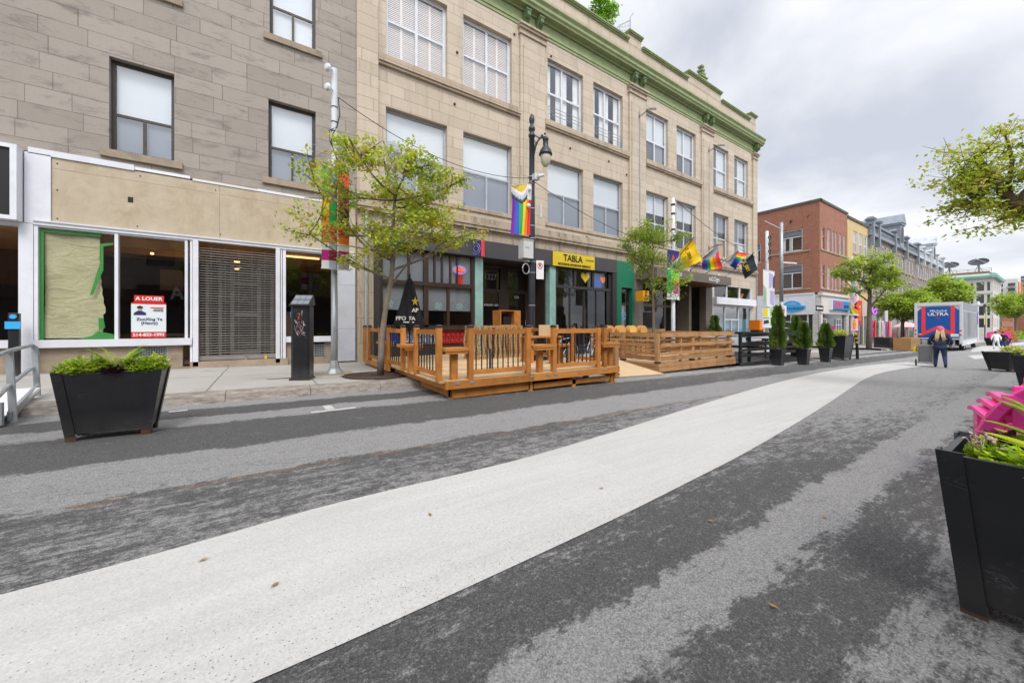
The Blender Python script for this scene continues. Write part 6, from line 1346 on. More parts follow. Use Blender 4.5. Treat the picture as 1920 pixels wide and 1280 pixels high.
# pride flag on lamp
S_ = thing('pride_flag', 'long progress pride flag hanging on the black lamp post', 'flag', (LX-.1, LY-.1, 4.1))
mb = MB(); mats = ['purple', 'blue', 'green', 'yellow', 'orange', 'red', 'white', 'pale_pink', 'light_blue', 'brown_stripe', 'black', 'yellow_sign', 'red_bright']
nu, nv = 24, 40; zt, zb_ = 5.75, 4.12
def fp(s, t_):
    w0 = lerp(.86, .78, t_)*(1-.08*math.sin(t_*3)); x = LX-.1-(1-s)*w0*(.94)+.03*math.sin(t_*4+1); y = LY-.12+.05*math.sin(s*7+t_*2)+(1-s)*.02
    return (x, y, zb_+(zt-zb_)*(1-t_)-(1-s)*.22*(1-t_)-.08*(1-s)*t_*1.0)
for i in range(nu):
    for j in range(nv):
        s, t_ = (i+.5)/nu, (j+.5)/nv; v_ = t_+abs(s-.45)*.42
        c = min(5, int(s*6))
        if v_ < .16: c = 11
        elif v_ < .21: c = 6
        elif v_ < .26: c = 7
        elif v_ < .31: c = 8
        elif v_ < .35: c = 9
        elif v_ < .39: c = 10
        if s > .72 and t_ < .3: c = 6
        mb.m = mats.index(mats[c]); a, b_, c_, d_ = fp(i/nu, j/nv), fp((i+1)/nu, j/nv), fp((i+1)/nu, (j+1)/nv), fp(i/nu, (j+1)/nv); mb.add([a, b_, c_, d_], [(0, 1, 2, 3)])
mb.build('cloth', mats, S_, normals=False, smooth=True)
mb = MB(); mb.tube([(LX, LY-.1, 5.8), (LX-.95, LY-.1, 5.52)], .012, 5); mb.build('rod', 'galvanised', S_)
mb = MB(); mb.lathe([(.01, -.07), (.06, -.04), (.07, 0), (.06, .04), (.01, .07)], (LX-.2, LY-.16, 5.55), 10); mb.lathe([(.01, -.07), (.06, -.04), (.07, 0), (.06, .04), (.01, .07)], (LX-.25, LY-.16, 5.02), 10); mb.build('ball_clip', 'white_pole', S_)
# overhead cables
def cable(a, b_, sag, label, r=.008):
    P_ = [(lerp(a[0], b_[0], t_/16), lerp(a[1], b_[1], t_/16), lerp(a[2], b_[2], t_/16)-sag*4*(t_/16)*(1-t_/16)) for t_ in range(17)]
    mb = MB(); mb.tube(P_, r, 4); tag(mb.build('overhead_cable', 'rubber', None), label, 'cable')
cable((1.4, 9.45, 6.6), (LX-.05, LY, 5.98), .5, 'thin cable from the grey speaker pole to the black lamp', .011)
cable((LX+.1, LY, 5.9), (14.97, 9.6, 4.7), .35, 'thin cable from black lamp toward the second banner pole', .011)
cable((14.97, 9.6, 6.9), (24, 9.5, 4.9), .3, 'thin cable from second banner pole toward the third pole', .011)
# other poles and signs
S_ = pole(14.97, 9.6, 6.9, 'white pole with abstract green and navy banner behind second terrace', 'white_pole', .09, .07)
mb = MB()
for z in (6.6, 6.2, 5.5, 5.0): mb.lathe([(.085, -.04), (.1, 0), (.085, .04)], (14.97, 9.6, z), 8)
mb.build('strap', 'black_paint', S_)
def banner(x0, x1, y, z0, z1, label, cells, arms=True):
    S_ = thing('street_banner', label, 'banner', ((x0+x1)/2, y, z0)); mats = []; mb = MB()
    mb2 = MB(); mb2.box(x0, x1, y, y+.01, z0, z1)
    base = cells[0]; mb2.build('cloth', base, S_)
    for c, pts_ in cells[1:]:
        if c not in mats: mats.append(c)
        mb.m = mats.index(c); mb.prism([(x0+(x1-x0)*u, z0+(z1-z0)*v) for u, v in pts_], y-.004-.002*len(mb.f)*.1, y-.001)
    mb.build('print', mats, S_)
    mb = MB(); mb.tube([(x0-.03, y, z1), (x1+.03, y, z1)], .02, 5); mb.tube([(x0-.03, y, z0), (x1+.03, y, z0)], .02, 5); mb.build('arm', 'white_pole', S_); return S_
banner(14.3, 15.2, 9.45, 2.4, 4.55, 'abstract banner in navy green and magenta behind the young locust', ['white', ('navy', [(0, .62), (1, .62), (1, 1), (0, 1)]), ('green', [(0, .12), (.35, .1), (.6, .3), (.4, .6), (0, .6)]), ('lime', [(.35, .25), (1, .35), (1, .6), (.3, .6)]), ('red', [(.35, .78), (.6, .82), (.55, .9), (.4, .88)]), ('silver_cloth', [(.1, .66), (.9, .86), (1, .95), (.95, .8), (.3, .63)]), ('magenta', [(.5, .12), (.95, .12), (.95, .3), (.7, .33), (.45, .26)]), ('orange', [(.6, .3), (.95, .3), (.95, .45), (.8, .42)])])
S_ = pole(24.0, 9.5, 6.7, 'grey pole with ring brackets and pale geometric banner', 'white_pole', .1, .08)
mb = MB()
for z in (6.3, 5.9, 5.5, 5.1): mb.tube([(24.0+.14*math.cos(a*.7), 9.36, z+.14*math.sin(a*.7)) for a in range(10)], .025, 5)
mb.build('bracket', 'black_paint', S_)
banner(23.15, 24.6, 9.35, 2.35, 4.4, 'pale grey geometric banner on third pole', ['white', ('silver_cloth', [(0, 0), (.3, .0), (.25, .5), (0, .6)]), ('lime', [(.1, .1), (.2, .12), (.25, .5), (.1, .35)]), ('lavender', [(.5, .5), (.9, .6), (.9, .9), (.5, .95)]), ('charcoal_cloth', [(.85, .5), (1, .55), (1, .9), (.85, .8)]), ('lavender', [(.6, .1), (.95, .0), (.95, .45), (.6, .45)])])
S_ = banner(22.7, 24.3, 9.2, 1.15, 2.25, 'community poster board with green and yellow panels', ['white', ('yellow', [(.05, .55), (.4, .55), (.4, .95), (.05, .95)]), ('lime', [(.6, .6), (.95, .6), (.95, .95), (.6, .95)]), ('lime', [(.6, .1), (.95, .1), (.95, .5), (.6, .5)]), ('charcoal_cloth', [(.08, .18), (.5, .22), (.45, .4), (.1, .35)]), ('green', [(.05, .45), (.5, .48), (.5, .52), (.05, .5)])])
S_ = pole(22.4, 8.2, 6.65, 'grey signal pole with horizontal arm and red hand sign', 'galvanised', .1, .08)
mb = MB(); mb.tube([(22.4, 8.2, 4.55), (24.3, 8.2, 4.68)], .05, 8); mb.nxt(); mb.tube([(22.4, 8.2, 6.3), (20.6, 8.25, 6.45)], .02, 5); mb.each('arm', 'white_pole', S_)
S_ = thing('pedestrian_sign', 'white sign with red figure on the signal pole', 'sign', (22.4, 8.1, 1.75)); mb = MB(); mb.box(22.05, 22.7, 8.08, 8.09, 1.74, 2.3); mb.build('plate', 'white', S_); mb = MB()
mb.prism([(22.34, 1.82), (22.42, 1.82), (22.42, 2.0), (22.5, 2.05), (22.42, 2.1), (22.42, 2.2), (22.34, 2.2), (22.34, 2.1), (22.26, 2.05), (22.34, 2.0)], 8.072, 8.079); mb.build('figure', 'red', S_)
S_ = thing('one_way_sign', 'black one-way arrow sign on thin post before the brick corner', 'sign', (32.3, 13.0, gz(32, .15))); px_ = 36.9; mb = MB(); mb.tube([(40.2, 11.9, gz(40, .15)), (40.2, 11.9, 2.55)], .045, 6); mb.build('post', 'galvanised', S_)
mb = MB(); mb.box(39.35, 41.1, 11.84, 11.86, 2.55, 3.02); mb.build('plate', 'black', S_); mb = MB(); mb.prism([(39.45, 2.78), (39.8, 2.95), (39.8, 2.85), (40.95, 2.85), (40.95, 2.71), (39.8, 2.71), (39.8, 2.62)], 11.832, 11.839); mb.build('arrow', 'white', S_)
S_.location = (40.2, 11.9, gz(40, .15)); 
for ch in S_.children:
    dl = Vector((32.3, 13.0, gz(32, .15)))-Vector((40.2, 11.9, gz(40, .15)))
    for v in ch.data.vertices: v.co += dl
S_ = pole(39.4, 9.5, 6.8, 'white pole with heart pattern pride banner at far corner', 'white_pole', .1, .08); mb = MB(); mb.tube([(39.4, 9.4, 4.75), (42.6, 9.4, 4.85)], .05, 6); mb.build('arm', 'white_pole', S_)
banner(38.2, 40.4, 9.35, 2.1, 4.2, 'pride banner with white heart over rainbow chevrons', ['white', ('blue_sign', [(0, .86), (1, .86), (1, 1), (0, 1)]), ('pale_pink', [(.1, .62), (.5, .42), (.9, .62), (.9, .8), (.5, .7), (.1, .8)]), ('green', [(0, .05), (.3, .05), (0, .3)]), ('yellow', [(0, .3), (.3, .05), (.65, .05), (0, .5)]), ('orange', [(0, .5), (.65, .05), (1, .05), (1, .2), (.5, .42), (.35, .3)]), ('red_bright', [(.5, .42), (1, .2), (1, .6), (.5, .28)])])
S_ = thing('poster_disc', 'square pink poster with orange round emblem below the pride banner', 'poster', (39.3, 9.35, .9)); mb = MB(); mb.box(38.4, 40.25, 9.34, 9.36, .85, 1.85); mb.build('sheet', 'pale_pink', S_); mb = MB(); mb.prism([(39.3+.42*math.cos(a*.4488), 1.35+.42*math.sin(a*.4488)) for a in range(14)], 9.33, 9.338); mb.build('disc', 'orange', S_)
text('lettering', 'OPEN\nAIR', ID if False else FR(0, 9.35), 39.3, 1.35, .3, 'yellow', S_, -.03, bold=.006)
S_ = thing('orange_ad_column', 'orange and brown news box beside the poster board', 'news box', (25.5, 10.6, gz(25.5, .15))); mb = MB(); mb.box(25.2, 25.8, 10.4, 10.9, gz(25.5, .15), 1.0); mb.build('body', 'rust', S_); mb = MB(); mb.box(25.15, 25.85, 10.35, 10.95, 1.0, 1.6); mb.build('head', 'orange', S_)
# left edge: slim pay post, ramp with handrail, white rings
S_ = thing('slim_pay_post', 'slim dark post with round blue P badge at the left edge', 'post', (-4.27, 11.85, gz(-4.3, .15))); z0 = gz(-4.3, .15)
mb = MB(); mb.box(-4.34, -4.2, 11.8, 11.9, z0, 1.5); mb.build('body', 'black_planter', S_, bevel=.01); mb = MB(); mb.box(-4.37, -4.17, 11.775, 11.799, 1.18, 1.33); mb.prism([(-4.27+.05*math.cos(a*.5), 1.43+.045*math.sin(a*.5)) for a in range(12)], 11.79, 11.799); mb.build('badge', 'sky_blue', S_)
S_ = thing('access_ramp', 'white access ramp with grey looped handrail at the left edge', 'ramp', (-3.3, 7.2, gz(-3.3)))
mb = MB(); zr = gz(-3.3)
mb.add([(-4.5, 6.55, zr+.02), (-2.62, 6.75, zr+.02), (-2.72, 8.2, zr+.3), (-4.6, 8.2, zr+.3), (-4.5, 6.55, zr), (-2.62, 6.75, zr), (-2.72, 8.2, zr+.26), (-4.6, 8.2, zr+.26)], [(0, 1, 2, 3), (7, 6, 5, 4), (0, 4, 5, 1), (1, 5, 6, 2), (2, 6, 7, 3), (3, 7, 4, 0)]); mb.build('ramp_plate', 'white_metal', S_)
mb = MB(); mb.bar((-2.58, 7.05, zr+.1), (-2.82, 8.45, zr+.28), .035, .11); mb.build('side_beam', 'galvanised', S_)
for x, y in ((-2.56, 7.08), (-2.84, 8.5)): mb = MB(); mb.bar((x, y, zr+.02), (x-.05, y+.05, .93), .06, .03); mb.build('upright', 'galvanised', S_)
mb = MB(); rp = [(-2.35, 5.9, .55), (-2.4, 6.2, .9), (-2.6, 7.1, .94), (-2.9, 8.5, .955), (-2.98, 8.85, .9), (-3.0, 8.95, .8), (-2.98, 8.85, .68), (-2.9, 8.5, .62), (-2.6, 7.1, .52), (-2.4, 6.2, .42), (-2.35, 5.95, .45), (-2.35, 5.9, .55)]; mb.tube(rp, .025, 8); mb.build('handrail', 'galvanised', S_, smooth=True)
mb = MB(); mb.box(-2.72, -2.6, 6.95, 7.0, zr+.01, zr+.28); mb.build('bracket', 'galvanised', S_)
S_ = thing('white_bike_ring', 'white ring bicycle stand beside the slim post', 'bike stand', (-4.4, 10.5, gz(-4, .15))); mb = MB(); mb.tube([(-4.2+.2*math.cos(k*.3927), 10.5, .72+.2*math.sin(k*.3927)) for k in range(17)], .03, 8, False); mb.tube([(-4.2, 10.5, gz(-4, .15)), (-4.2, 10.5, .52)], .03, 8); mb.build('ring', 'white_metal', S_, smooth=True)
# tree grate
S_ = thing('tree_grate', 'round rusty iron tree grate around the maple trunk', 'grate', (2.05, 8.62, gz(2, .15))); mb = MB(); z0 = gz(2.05, .153)
for r_ in [.12+k*.062 for k in range(10)]: mb.tube([(2.05+r_*math.cos(a*.2618), 8.62+r_*math.sin(a*.2618), gz(2.05+r_*math.cos(a*.2618), .16)) for a in range(25)], .013, 4, False)
for k in range(12): a = k*.5236; mb.tube([(2.05+.12*math.cos(a), 8.62+.12*math.sin(a), z0+.008), (2.05+.7*math.cos(a), 8.62+.7*math.sin(a), gz(2.05+.7*math.cos(a), .161))], .014, 4)
mb.build('grid', 'iron_grate', S_); mb = MB(); mb.lathe([(.72, 0), (.72, .004)], (2.05, 8.62, z0-.004), 28); mb.build('pit', 'soil', S_)
mb = MB(); mb.box(1.35, 1.75, 8.86, 8.9, gz(1.5, .153), gz(1.5, .165)); mb.box(.0, .5, 9.0, 9.03, gz(.2, .152), gz(.2, .16)); tag(mb.build('cover_strip', 'iron_grate', None), 'thin metal strip set in the pavement by the pole', 'cover')
# bollard
S_ = thing('bollard', 'black and yellow striped flexible bollard past the cedar pots', 'bollard', (24.45, 5.7, gz(24.4)))
mb = MB(); zz0 = gz(24.45); mats = ['black', 'yellow_sign']
for k in range(9): mb.m = 0 if k < 4 or k % 2 == 1 else 1; mb.tube([(24.45-.03*k, 5.7, zz0+(.0 if k == 0 else .5+(k-1)*.1)), (24.45-.03*(k+1), 5.7, zz0+.5+k*.1)], .06, 8)
mb.build('tube', mats, S_)
# ---------------------------------------------------------------- planters and plants
def planter(name, label, loc, lx, ly, h=.74, ix=.1, iy=.07, rz=0, group='black street planters'):
    t = thing(name, label, 'planter', (0, 0, 0), group)
    ax, ay, bx_, by = lx/2, ly/2, lx/2-ix, ly/2-iy; z0 = .07
    mb = MB()
    def pt(sx, sy, t_, ins=0): return (sx*(lerp(bx_, ax, t_)-ins), sy*(lerp(by, ay, t_)-ins), lerp(z0, h-.015, t_))
    C4 = [(-1, -1), (1, -1), (1, 1), (-1, 1)]
    V = [pt(x, y, t_, 0) for t_ in (0, 1) for x, y in C4]+[pt(x, y, t_, .025) for t_ in (0, 1) for x, y in C4]
    F = []
    for i in range(4):
        j = (i+1) % 4; F += [(i, j, 4+j, 4+i), (8+j, 8+i, 12+i, 12+j), (4+i, 4+j, 12+j, 12+i), (i, 8+i, 8+j, j)]
    mb.add(V, F); mb.build('box', 'black_planter', t, bevel=.003)
    for x, y in C4:
        mb = MB()
        def q(t_, dx, dy, z): return (x*(lerp(bx_, ax, t_)+dx), y*(lerp(by, ay, t_)+dy), z)
        W_ = .065
        V = []
        for t_, z in ((-.08, 0.), (1.02, h)):
            V += [q(t_, .012, .012, z), q(t_, .012, -W_, z), q(t_, -.0, -W_, z), q(t_, -.0, -.0, z), q(t_, -W_, -.0, z), q(t_, -W_, .012, z)]
        mb.add(V, [tuple(range(6)), tuple(range(11, 5, -1))]+[(i, (i+1) % 6, 6+(i+1) % 6, 6+i) for i in range(6)]); pc = mb.build('corner_post', 'black_planter', t)
        mb = MB(); V = []
        for t_, z in ((-.082, -.001), (-.02, .06)):
            V += [q(t_, .0135, .0135, z), q(t_, .0135, -W_-.001, z), q(t_, -.001, -W_-.001, z), q(t_, -.001, -.001, z), q(t_, -W_-.001, -.001, z), q(t_, -W_-.001, .0135, z)]
        mb.add(V, [tuple(range(6)), tuple(range(11, 5, -1))]+[(i, (i+1) % 6, 6+(i+1) % 6, 6+i) for i in range(6)]); mb.build('rusty_foot', 'rust', pc)
    mb = MB(); mb.quad((-ax+.03, -ay+.03, h-.09), (ax-.03, -ay+.03, h-.09), (ax-.03, ay-.03, h-.09), (-ax+.03, ay-.03, h-.09)); mb.build('soil', 'soil', t)
    t.location = loc; t.rotation_euler = (0, math.radians(.95), rz); return t
def fern(label, loc, nf, L_, rise=.8, mat='fern_leaf', cat='fern', seed=1):
    rr = random.Random(seed); mb = MB(normals_) if False else MB()
    for k in range(nf):
        a = k*2.399+rr.uniform(-.3, .3); l = L_*rr.uniform(.65, 1.1); up = 1.75*rise*rr.uniform(.5, 1.3); n = 34; base = rr.uniform(.25, .95); prev = None
        dx, dy = math.cos(a), math.sin(a)
        for i in range(n+1):
            t_ = i/n; r_ = l*t_*(1-.12*t_); z = l*up*(t_-.48*t_*t_); p = Vector((dx*r_, dy*r_, z))
            if prev is not None and i > 2:
                d = (p-prev).normalized(); sd_ = Vector((-dy, dx, 0)); w_ = .2*l*math.sin(math.pi*min(1, t_*.9+.08))**.8*(1-t_*.35); mb.val = min(1, max(0, base+rr.uniform(-.2, .2)))
                for s in (-1, 1):
                    mb.leaf(p, sd_*s+d*.45+Vector((0, 0, -.2)), Vector((0, 0, 1)), w_, l*.095)
            prev = p
    o = mb.build('fern' if cat == 'fern' else 'leafy_plant', mat, None, normals=False); o.location = loc; return tag(o, label, cat)
def bedding(label, loc, rx, ry, h, n, mat, size=.045, seed=3, name='bedding_plant', cat='plant'):
    rr = random.Random(seed); mb = MB()
    for k in range(n):
        a, q = rr.uniform(0, 6.28), math.sqrt(rr.random()); p = Vector((rx*q*math.cos(a), ry*q*math.sin(a), h*(1-q*q*.6)*rr.uniform(.4, 1.1)))
        mb.val = min(1, max(0, rr.gauss(.5, .25))); d = Vector((math.cos(a)*.6+rr.uniform(-.7, .7), math.sin(a)*.6+rr.uniform(-.7, .7), rr.uniform(-.1, .9))); mb.leaf(p, d, Vector((rr.uniform(-.5, .5), rr.uniform(-.5, .5), 1)), size*rr.uniform(.7, 1.5), size*rr.uniform(.5, .9))
        if k % 4 == 0: mb.tube([(p.x*.4, p.y*.4, 0), tuple(p)], .0022, 3, False)
    o = mb.build(name, mat, None, normals=False); o.location = loc; return tag(o, label, cat)
pl = (-1.42, 5.93); pz = gz(-1.5)
planter('planter', 'black square planter with green ferns by the kerb, near left', (*pl, pz), .81, .46, .73, .09, .06)
fern('bright green fern standing tallest in the left planter', (pl[0]+.02, pl[1], pz+.66), 60, .27, 1.0, seed=1)
fern('yellow green fern on the right side of left planter', (pl[0]+.22, pl[1]-.02, pz+.66), 34, .22, .8, seed=2)
fern('flat fern spreading to left in the left planter', (pl[0]-.15, pl[1]+.05, pz+.66), 16, .30, .5, seed=3)
bedding('low green bedding plants along front left of near planter', (pl[0]-.22, pl[1]-.08, pz+.67), .21, .15, .19, 620, 'bed_leaf', .042, 4)
bedding('low variegated bedding plants at front right of near planter', (pl[0]+.24, pl[1]-.1, pz+.67), .2, .13, .17, 620, 'bed_leaf', .04, 5)
bedding('dark purple leaved plant in the middle of near left planter', (pl[0]+.04, pl[1]-.17, pz+.68), .11, .08, .08, 200, 'dark_leaf', .05, 6)
bedding('rusty brown leaved plant at right end of the near left planter', (pl[0]+.33, pl[1]+.05, pz+.68), .1, .1, .2, 200, 'maple_leaf', .045, 7)
pr = (2.70, -.31); pz = gz(2.7)
planter('planter', 'large black planter cropped by the right edge', (*pr, pz), .54, 1.22, .745, .17, .05)
fern('lush yellow green fern filling the right planter', (2.74, -.12, pz+.66), 44, .34, .38, seed=8)
fern('second fern deeper in the right planter, beside the pink chairs', (2.84, -.35, pz+.66), 36, .34, .48, seed=9)
fern('upright yellow fern fronds in front of pink chairs', (2.9, -.05, pz+.68), 12, .32, 1.1, seed=10)
bedding('mauve flowering plant at left corner of right planter', (2.66, .18, pz+.68), .12, .07, .10, 380, 'bed_leaf', .022, 11)
bedding('dark purple leaf rosette at left end of right planter', (2.80, .16, pz+.68), .10, .06, .1, 260, 'dark_leaf', .034, 12)
bedding('broad pale green leaves at front of right planter', (2.58, -.12, pz+.67), .12, .34, .13, 900, 'fern_leaf', .036, 13)
bedding('small pink blossoms at corner of the right planter', (2.60, .2, pz+.74), .06, .05, .12, 40, 'pale_pink', .018, 14, 'pink_blossom', 'flower')
planter('planter', 'black planter in the road right of the walking person', (21.85, 1.0, gz(21.8)), 1.22, .75, .68, .14, .1, math.radians(-36))
bedding('reddish dry plants in the planter right of the walking person', (21.9, 1.0, gz(22)+.6), .4, .25, .26, 160, 'maple_leaf', .1, 15)
planter('planter', 'black planter half hidden behind the pink chairs', (14.45, .18, gz(14.4)), 1.0, .95, .82, .12, .12)
bedding('low green plants in planter behind the pink chairs', (14.4, .2, gz(14.4)+.74), .35, .3, .25, 160, 'fern_leaf', .08, 16)
planter('planter', 'black planter at the end of the black terrace, brown plants', (23.2, 6.15, gz(23)), 1.35, .95, 1.15, .15, .1)
bedding('brown and rust plants in planter at end of black terrace', (23.1, 6.1, gz(23)+1.08), .5, .35, .35, 200, 'maple_leaf', .1, 17)
planter('planter', 'distant black planter with green flowers before the market', (76, 4.6, gz(76)), 2.0, 1.2, 1.0, .2, .15, math.radians(-30))
bedding('green and orange flowers in the distant black planter', (76, 4.6, gz(76)+.95), .9, .5, .6, 130, 'fern_leaf', .2, 18)
for i, (x, y, c) in enumerate(((110, 5.6, 'flower_mix'), (120, 5.2, 'bright_leaf'), (132, 6.4, 'flower_mix'), (100, 5.4, 'flower_mix'), (150, 7.2, 'flower_mix'), (145, 8.4, 'bright_leaf'))):
    bedding('far flower bush ' + ['with red blossoms by the pink chairs', 'bright green near the market', 'with mixed blossoms mid street', 'with orange blossoms close to the dark pedestrian', 'with mixed blossoms at the far end', 'green at the far end'][i], (x, y, gz(x)), 1.6, 1.2, 2.4, 240, c, .38, 20+i, 'flower_bush', 'bush')
# cedars in pots
def cedar(loc, h, r_, label, seed, pot=True):
    t = thing('potted_cedar', label, 'cedar', (0, 0, 0), 'cedars in square pots along the black terrace'); rr = random.Random(seed)
    if pot:
        mb = MB(); mb.frustum(0, 0, 0, .56, .29, .29, .39, .39); mb.frustum(0, 0, .56, .62, .40, .40, .41, .41); mb.build('pot', 'black_planter', t)
    mb = MB(); mb.tube([(0, 0, .55), (0, 0, .7+h*.8)], [.014, .006], 6); mb.build('stem', 'bark', t)
    mb = MB()
    for k in range(3800):
        z = rr.random()**1.05; a = rr.uniform(0, 6.28); R_ = r_*.86*(1-z)**.48*(.85+.22*math.sin(z*13+a*2+seed)+.12*math.sin(a*5+z*30)) + .03; q = rr.uniform(.3, 1.05)
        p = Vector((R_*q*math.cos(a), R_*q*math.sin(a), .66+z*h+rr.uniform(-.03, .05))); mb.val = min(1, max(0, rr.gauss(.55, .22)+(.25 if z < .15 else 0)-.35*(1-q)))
        d = Vector((math.cos(a)*.6, math.sin(a)*.6, rr.uniform(.2, 1.2))); mb.leaf(p, d, Vector((math.cos(a+1), math.sin(a+1), .3)), rr.uniform(.07, .14), rr.uniform(.03, .06))
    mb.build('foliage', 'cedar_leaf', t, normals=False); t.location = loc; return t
cedar((16.35, 6.1, gz(16.3)), 1.55, .27, 'tall cedar in dark pot, first along the black terrace', 1); cedar((17.75, 5.75, gz(17.7)), .95, .26, 'full cedar in pot with pale scrap, second along black terrace', 2)
cedar((20.4, 5.8, gz(20.4)), .95, .28, 'brownish cedar in pot beside the planter, third along black terrace', 3); cedar((20.55, 6.95, -.119), 1.1, .26, 'cedar standing behind the black terrace railing', 4)
cedar((22.3, 11.6, gz(22.3, .15)), 1.35, .42, 'small cedar by the bronze pillar of the lounge entrance', 5)
# ---------------------------------------------------------------- trees
def tree(name, label, base, trunk, limbs, leafmat, barkmat, nclump, leaf, crown, seed, cat='tree', group=None, per=16, csz=.22, twigs=3, density_out=.5, r0=.1):
    """trunk: list of points (offsets), limbs: start fraction and count; crown: centre offset and radii"""
    rr = random.Random(seed); t = thing(name, label, cat, base, group); bx, by, bz = base
    mb = MB(); tp = [Vector((bx+p[0], by+p[1], bz+p[2])) for p in trunk]; n = len(tp)
    mb.tube(tp, [r0*(1-.65*i/(n-1)) for i in range(n)], 10)
    C = Vector((bx+crown[0], by+crown[1], bz+crown[2])); RX, RY, RZ = crown[3:6]; tips = []
    def inside(p): q = p-C; return (q.x/RX)**2+(q.y/RY)**2+(q.z/RZ)**2
    def grow(p, d, l, r_, depth):
        P_ = [p.copy()]; steps = 5; q = p.copy(); dd = d.copy()
        for k in range(steps):
            dd = (dd+Vector((rr.uniform(-.28, .28), rr.uniform(-.28, .28), rr.uniform(-.12, .22)))).normalized(); q = q+dd*l/steps
            if inside(q) > 1.0: q = q+(C-q)*.3; dd = (dd+(C-q).normalized()*.5).normalized()
            P_.append(q.copy())
        mb.tube(P_, [r_*(1-.14*k) for k in range(len(P_))], 6 if r_ > .012 else 4, False)
        if depth <= 1: tips.extend(P_[1:])
        else: tips.extend(P_[3:])
        if depth > 0:
            for k in range(twigs+depth-1):
                s = rr.choice(P_[1:]); a = rr.uniform(0, 6.28); nd = (dd*.5+Vector((math.cos(a), math.sin(a), rr.uniform(-.25, .7)))).normalized(); grow(s, nd, l*rr.uniform(.45, .7), r_*.5, depth-1)
    for k in range(limbs):
        f = .3+.7*k/limbs; i = min(n-2, int(f*(n-1))); s = tp[i].lerp(tp[i+1], f*(n-1)-i)
        if s.z < C.z-RZ*.95: s = tp[-2] if n > 2 else tp[-1]
        a = k*2.4+rr.uniform(-.4, .4); tgt = C+Vector((RX*math.cos(a)*.8, RY*math.sin(a)*.8, RZ*rr.uniform(-.6, .9))); d = (tgt-s); grow(s, d.normalized(), d.length*rr.uniform(.75, 1), r0*.38, 2)
    mb.build('trunk', barkmat, t, smooth=True)
    mb = MB(); N_ = len(tips)
    for k in range(nclump):
        c = rr.choice(tips); c = c+Vector((rr.gauss(0, .06), rr.gauss(0, .06), rr.gauss(0, .05)))
        base_v = rr.gauss(.5, .24); dirc = Vector((rr.gauss(0, 1), rr.gauss(0, 1), rr.gauss(0, .3))).normalized()
        for j in range(per):
            p = c+dirc*rr.uniform(-csz, csz)+Vector((rr.gauss(0, csz*.35), rr.gauss(0, csz*.35), rr.gauss(0, csz*.3))); mb.val = min(1, max(0, base_v+rr.gauss(0, .16)))
            d = Vector((rr.uniform(-1, 1), rr.uniform(-1, 1), rr.uniform(-.9, .35))); mb.leaf(p, d, Vector((rr.uniform(-.6, .6), rr.uniform(-.6, .6), 1)), leaf*rr.uniform(.7, 1.35), leaf*rr.uniform(.5, .85))
    mb.build('crown', leafmat, t, normals=False); return t
b0 = (2.12, 8.51, gz(2.1, .15))
tree('maple_tree', 'young maple with yellow green leaves and seed clusters by the terrace', b0, [(0, 0, 0), (.02, 0, .5), (.05, 0, 1.0), (.13, 0, 1.6), (.24, 0, 2.2), (.3, .0, 2.7), (.28, 0, 3.3), (.33, 0, 4.0), (.35, 0, 4.6)], 14, 'maple_leaf', 'bark_pale', 760, .082, (.12, -.1, 3.5, 2.6, 1.7, 1.65), 21, per=15, csz=.15, r0=.075)
tree('locust_tree', 'slender honey locust with fine light green leaves behind the slat terrace', (12.85, 9.1, gz(12.8, .15)), [(0, 0, 0), (.02, 0, 1), (0, 0, 2), (-.05, 0, 3), (0, 0, 4.2), (-.1, 0, 5.2)], 12, 'locust_leaf', 'bark', 480, .075, (.1, 0, 3.75, 1.75, 1.4, 1.8), 5, per=18, csz=.2, r0=.07)
tree('roof_tree', 'small bright green tree in a pot on the limestone roof', (15.1, 14.0, 15.4), [(0, 0, 0), (0, 0, 1.2), (0, 0, 2.4)], 8, 'bright_leaf', 'bark', 330, .13, (0, 0, 2.35, .95, .9, 1.55), 31, per=14, csz=.18, r0=.06)
tree('street_tree', 'broad green street tree at the far corner before the grey row', (37.0, 8.0, gz(37, .15)), [(0, 0, 0), (.1, 0, 2), (.2, 0, 3.6), (.5, 0, 5.5), (.8, 0, 7)], 12, 'far_leaf', 'bark', 430, .18, (.2, .3, 5.2, 2.2, 2.0, 2.8), 41, per=13, csz=.35, r0=.17)
tree('street_tree', 'lighter green street tree between corner tree and truck', (49.5, 8.4, gz(49, .15)), [(0, 0, 0), (.1, 0, 2), (.3, 0, 3.6), (.8, 0, 5)], 11, 'locust_leaf', 'bark', 750, .2, (1.2, 0, 3.6, 3.4, 1.9, 1.9), 43, per=13, csz=.4, r0=.16)
tree('street_tree', 'dense dark green street tree rising above the truck', (74, 8.6, gz(74, .15)), [(0, 0, 0), (0, 0, 3), (0, 0, 6), (0, 0, 8)], 11, 'far_leaf', 'bark', 800, .3, (0, 0, 6.4, 4.5, 2.2, 2.7), 47, per=13, csz=.55, r0=.22)
tree('street_tree', 'small yellow green tree at the far right end of street', (140, 6.0, gz(140, .1)), [(0, 0, 0), (0, 0, 3), (0, 0, 5), (0, 0, 7)], 9, 'locust_leaf', 'bark', 420, .5, (0, 0, 8.2, 7, 3.6, 3.2), 49, per=12, csz=.9, r0=.25)
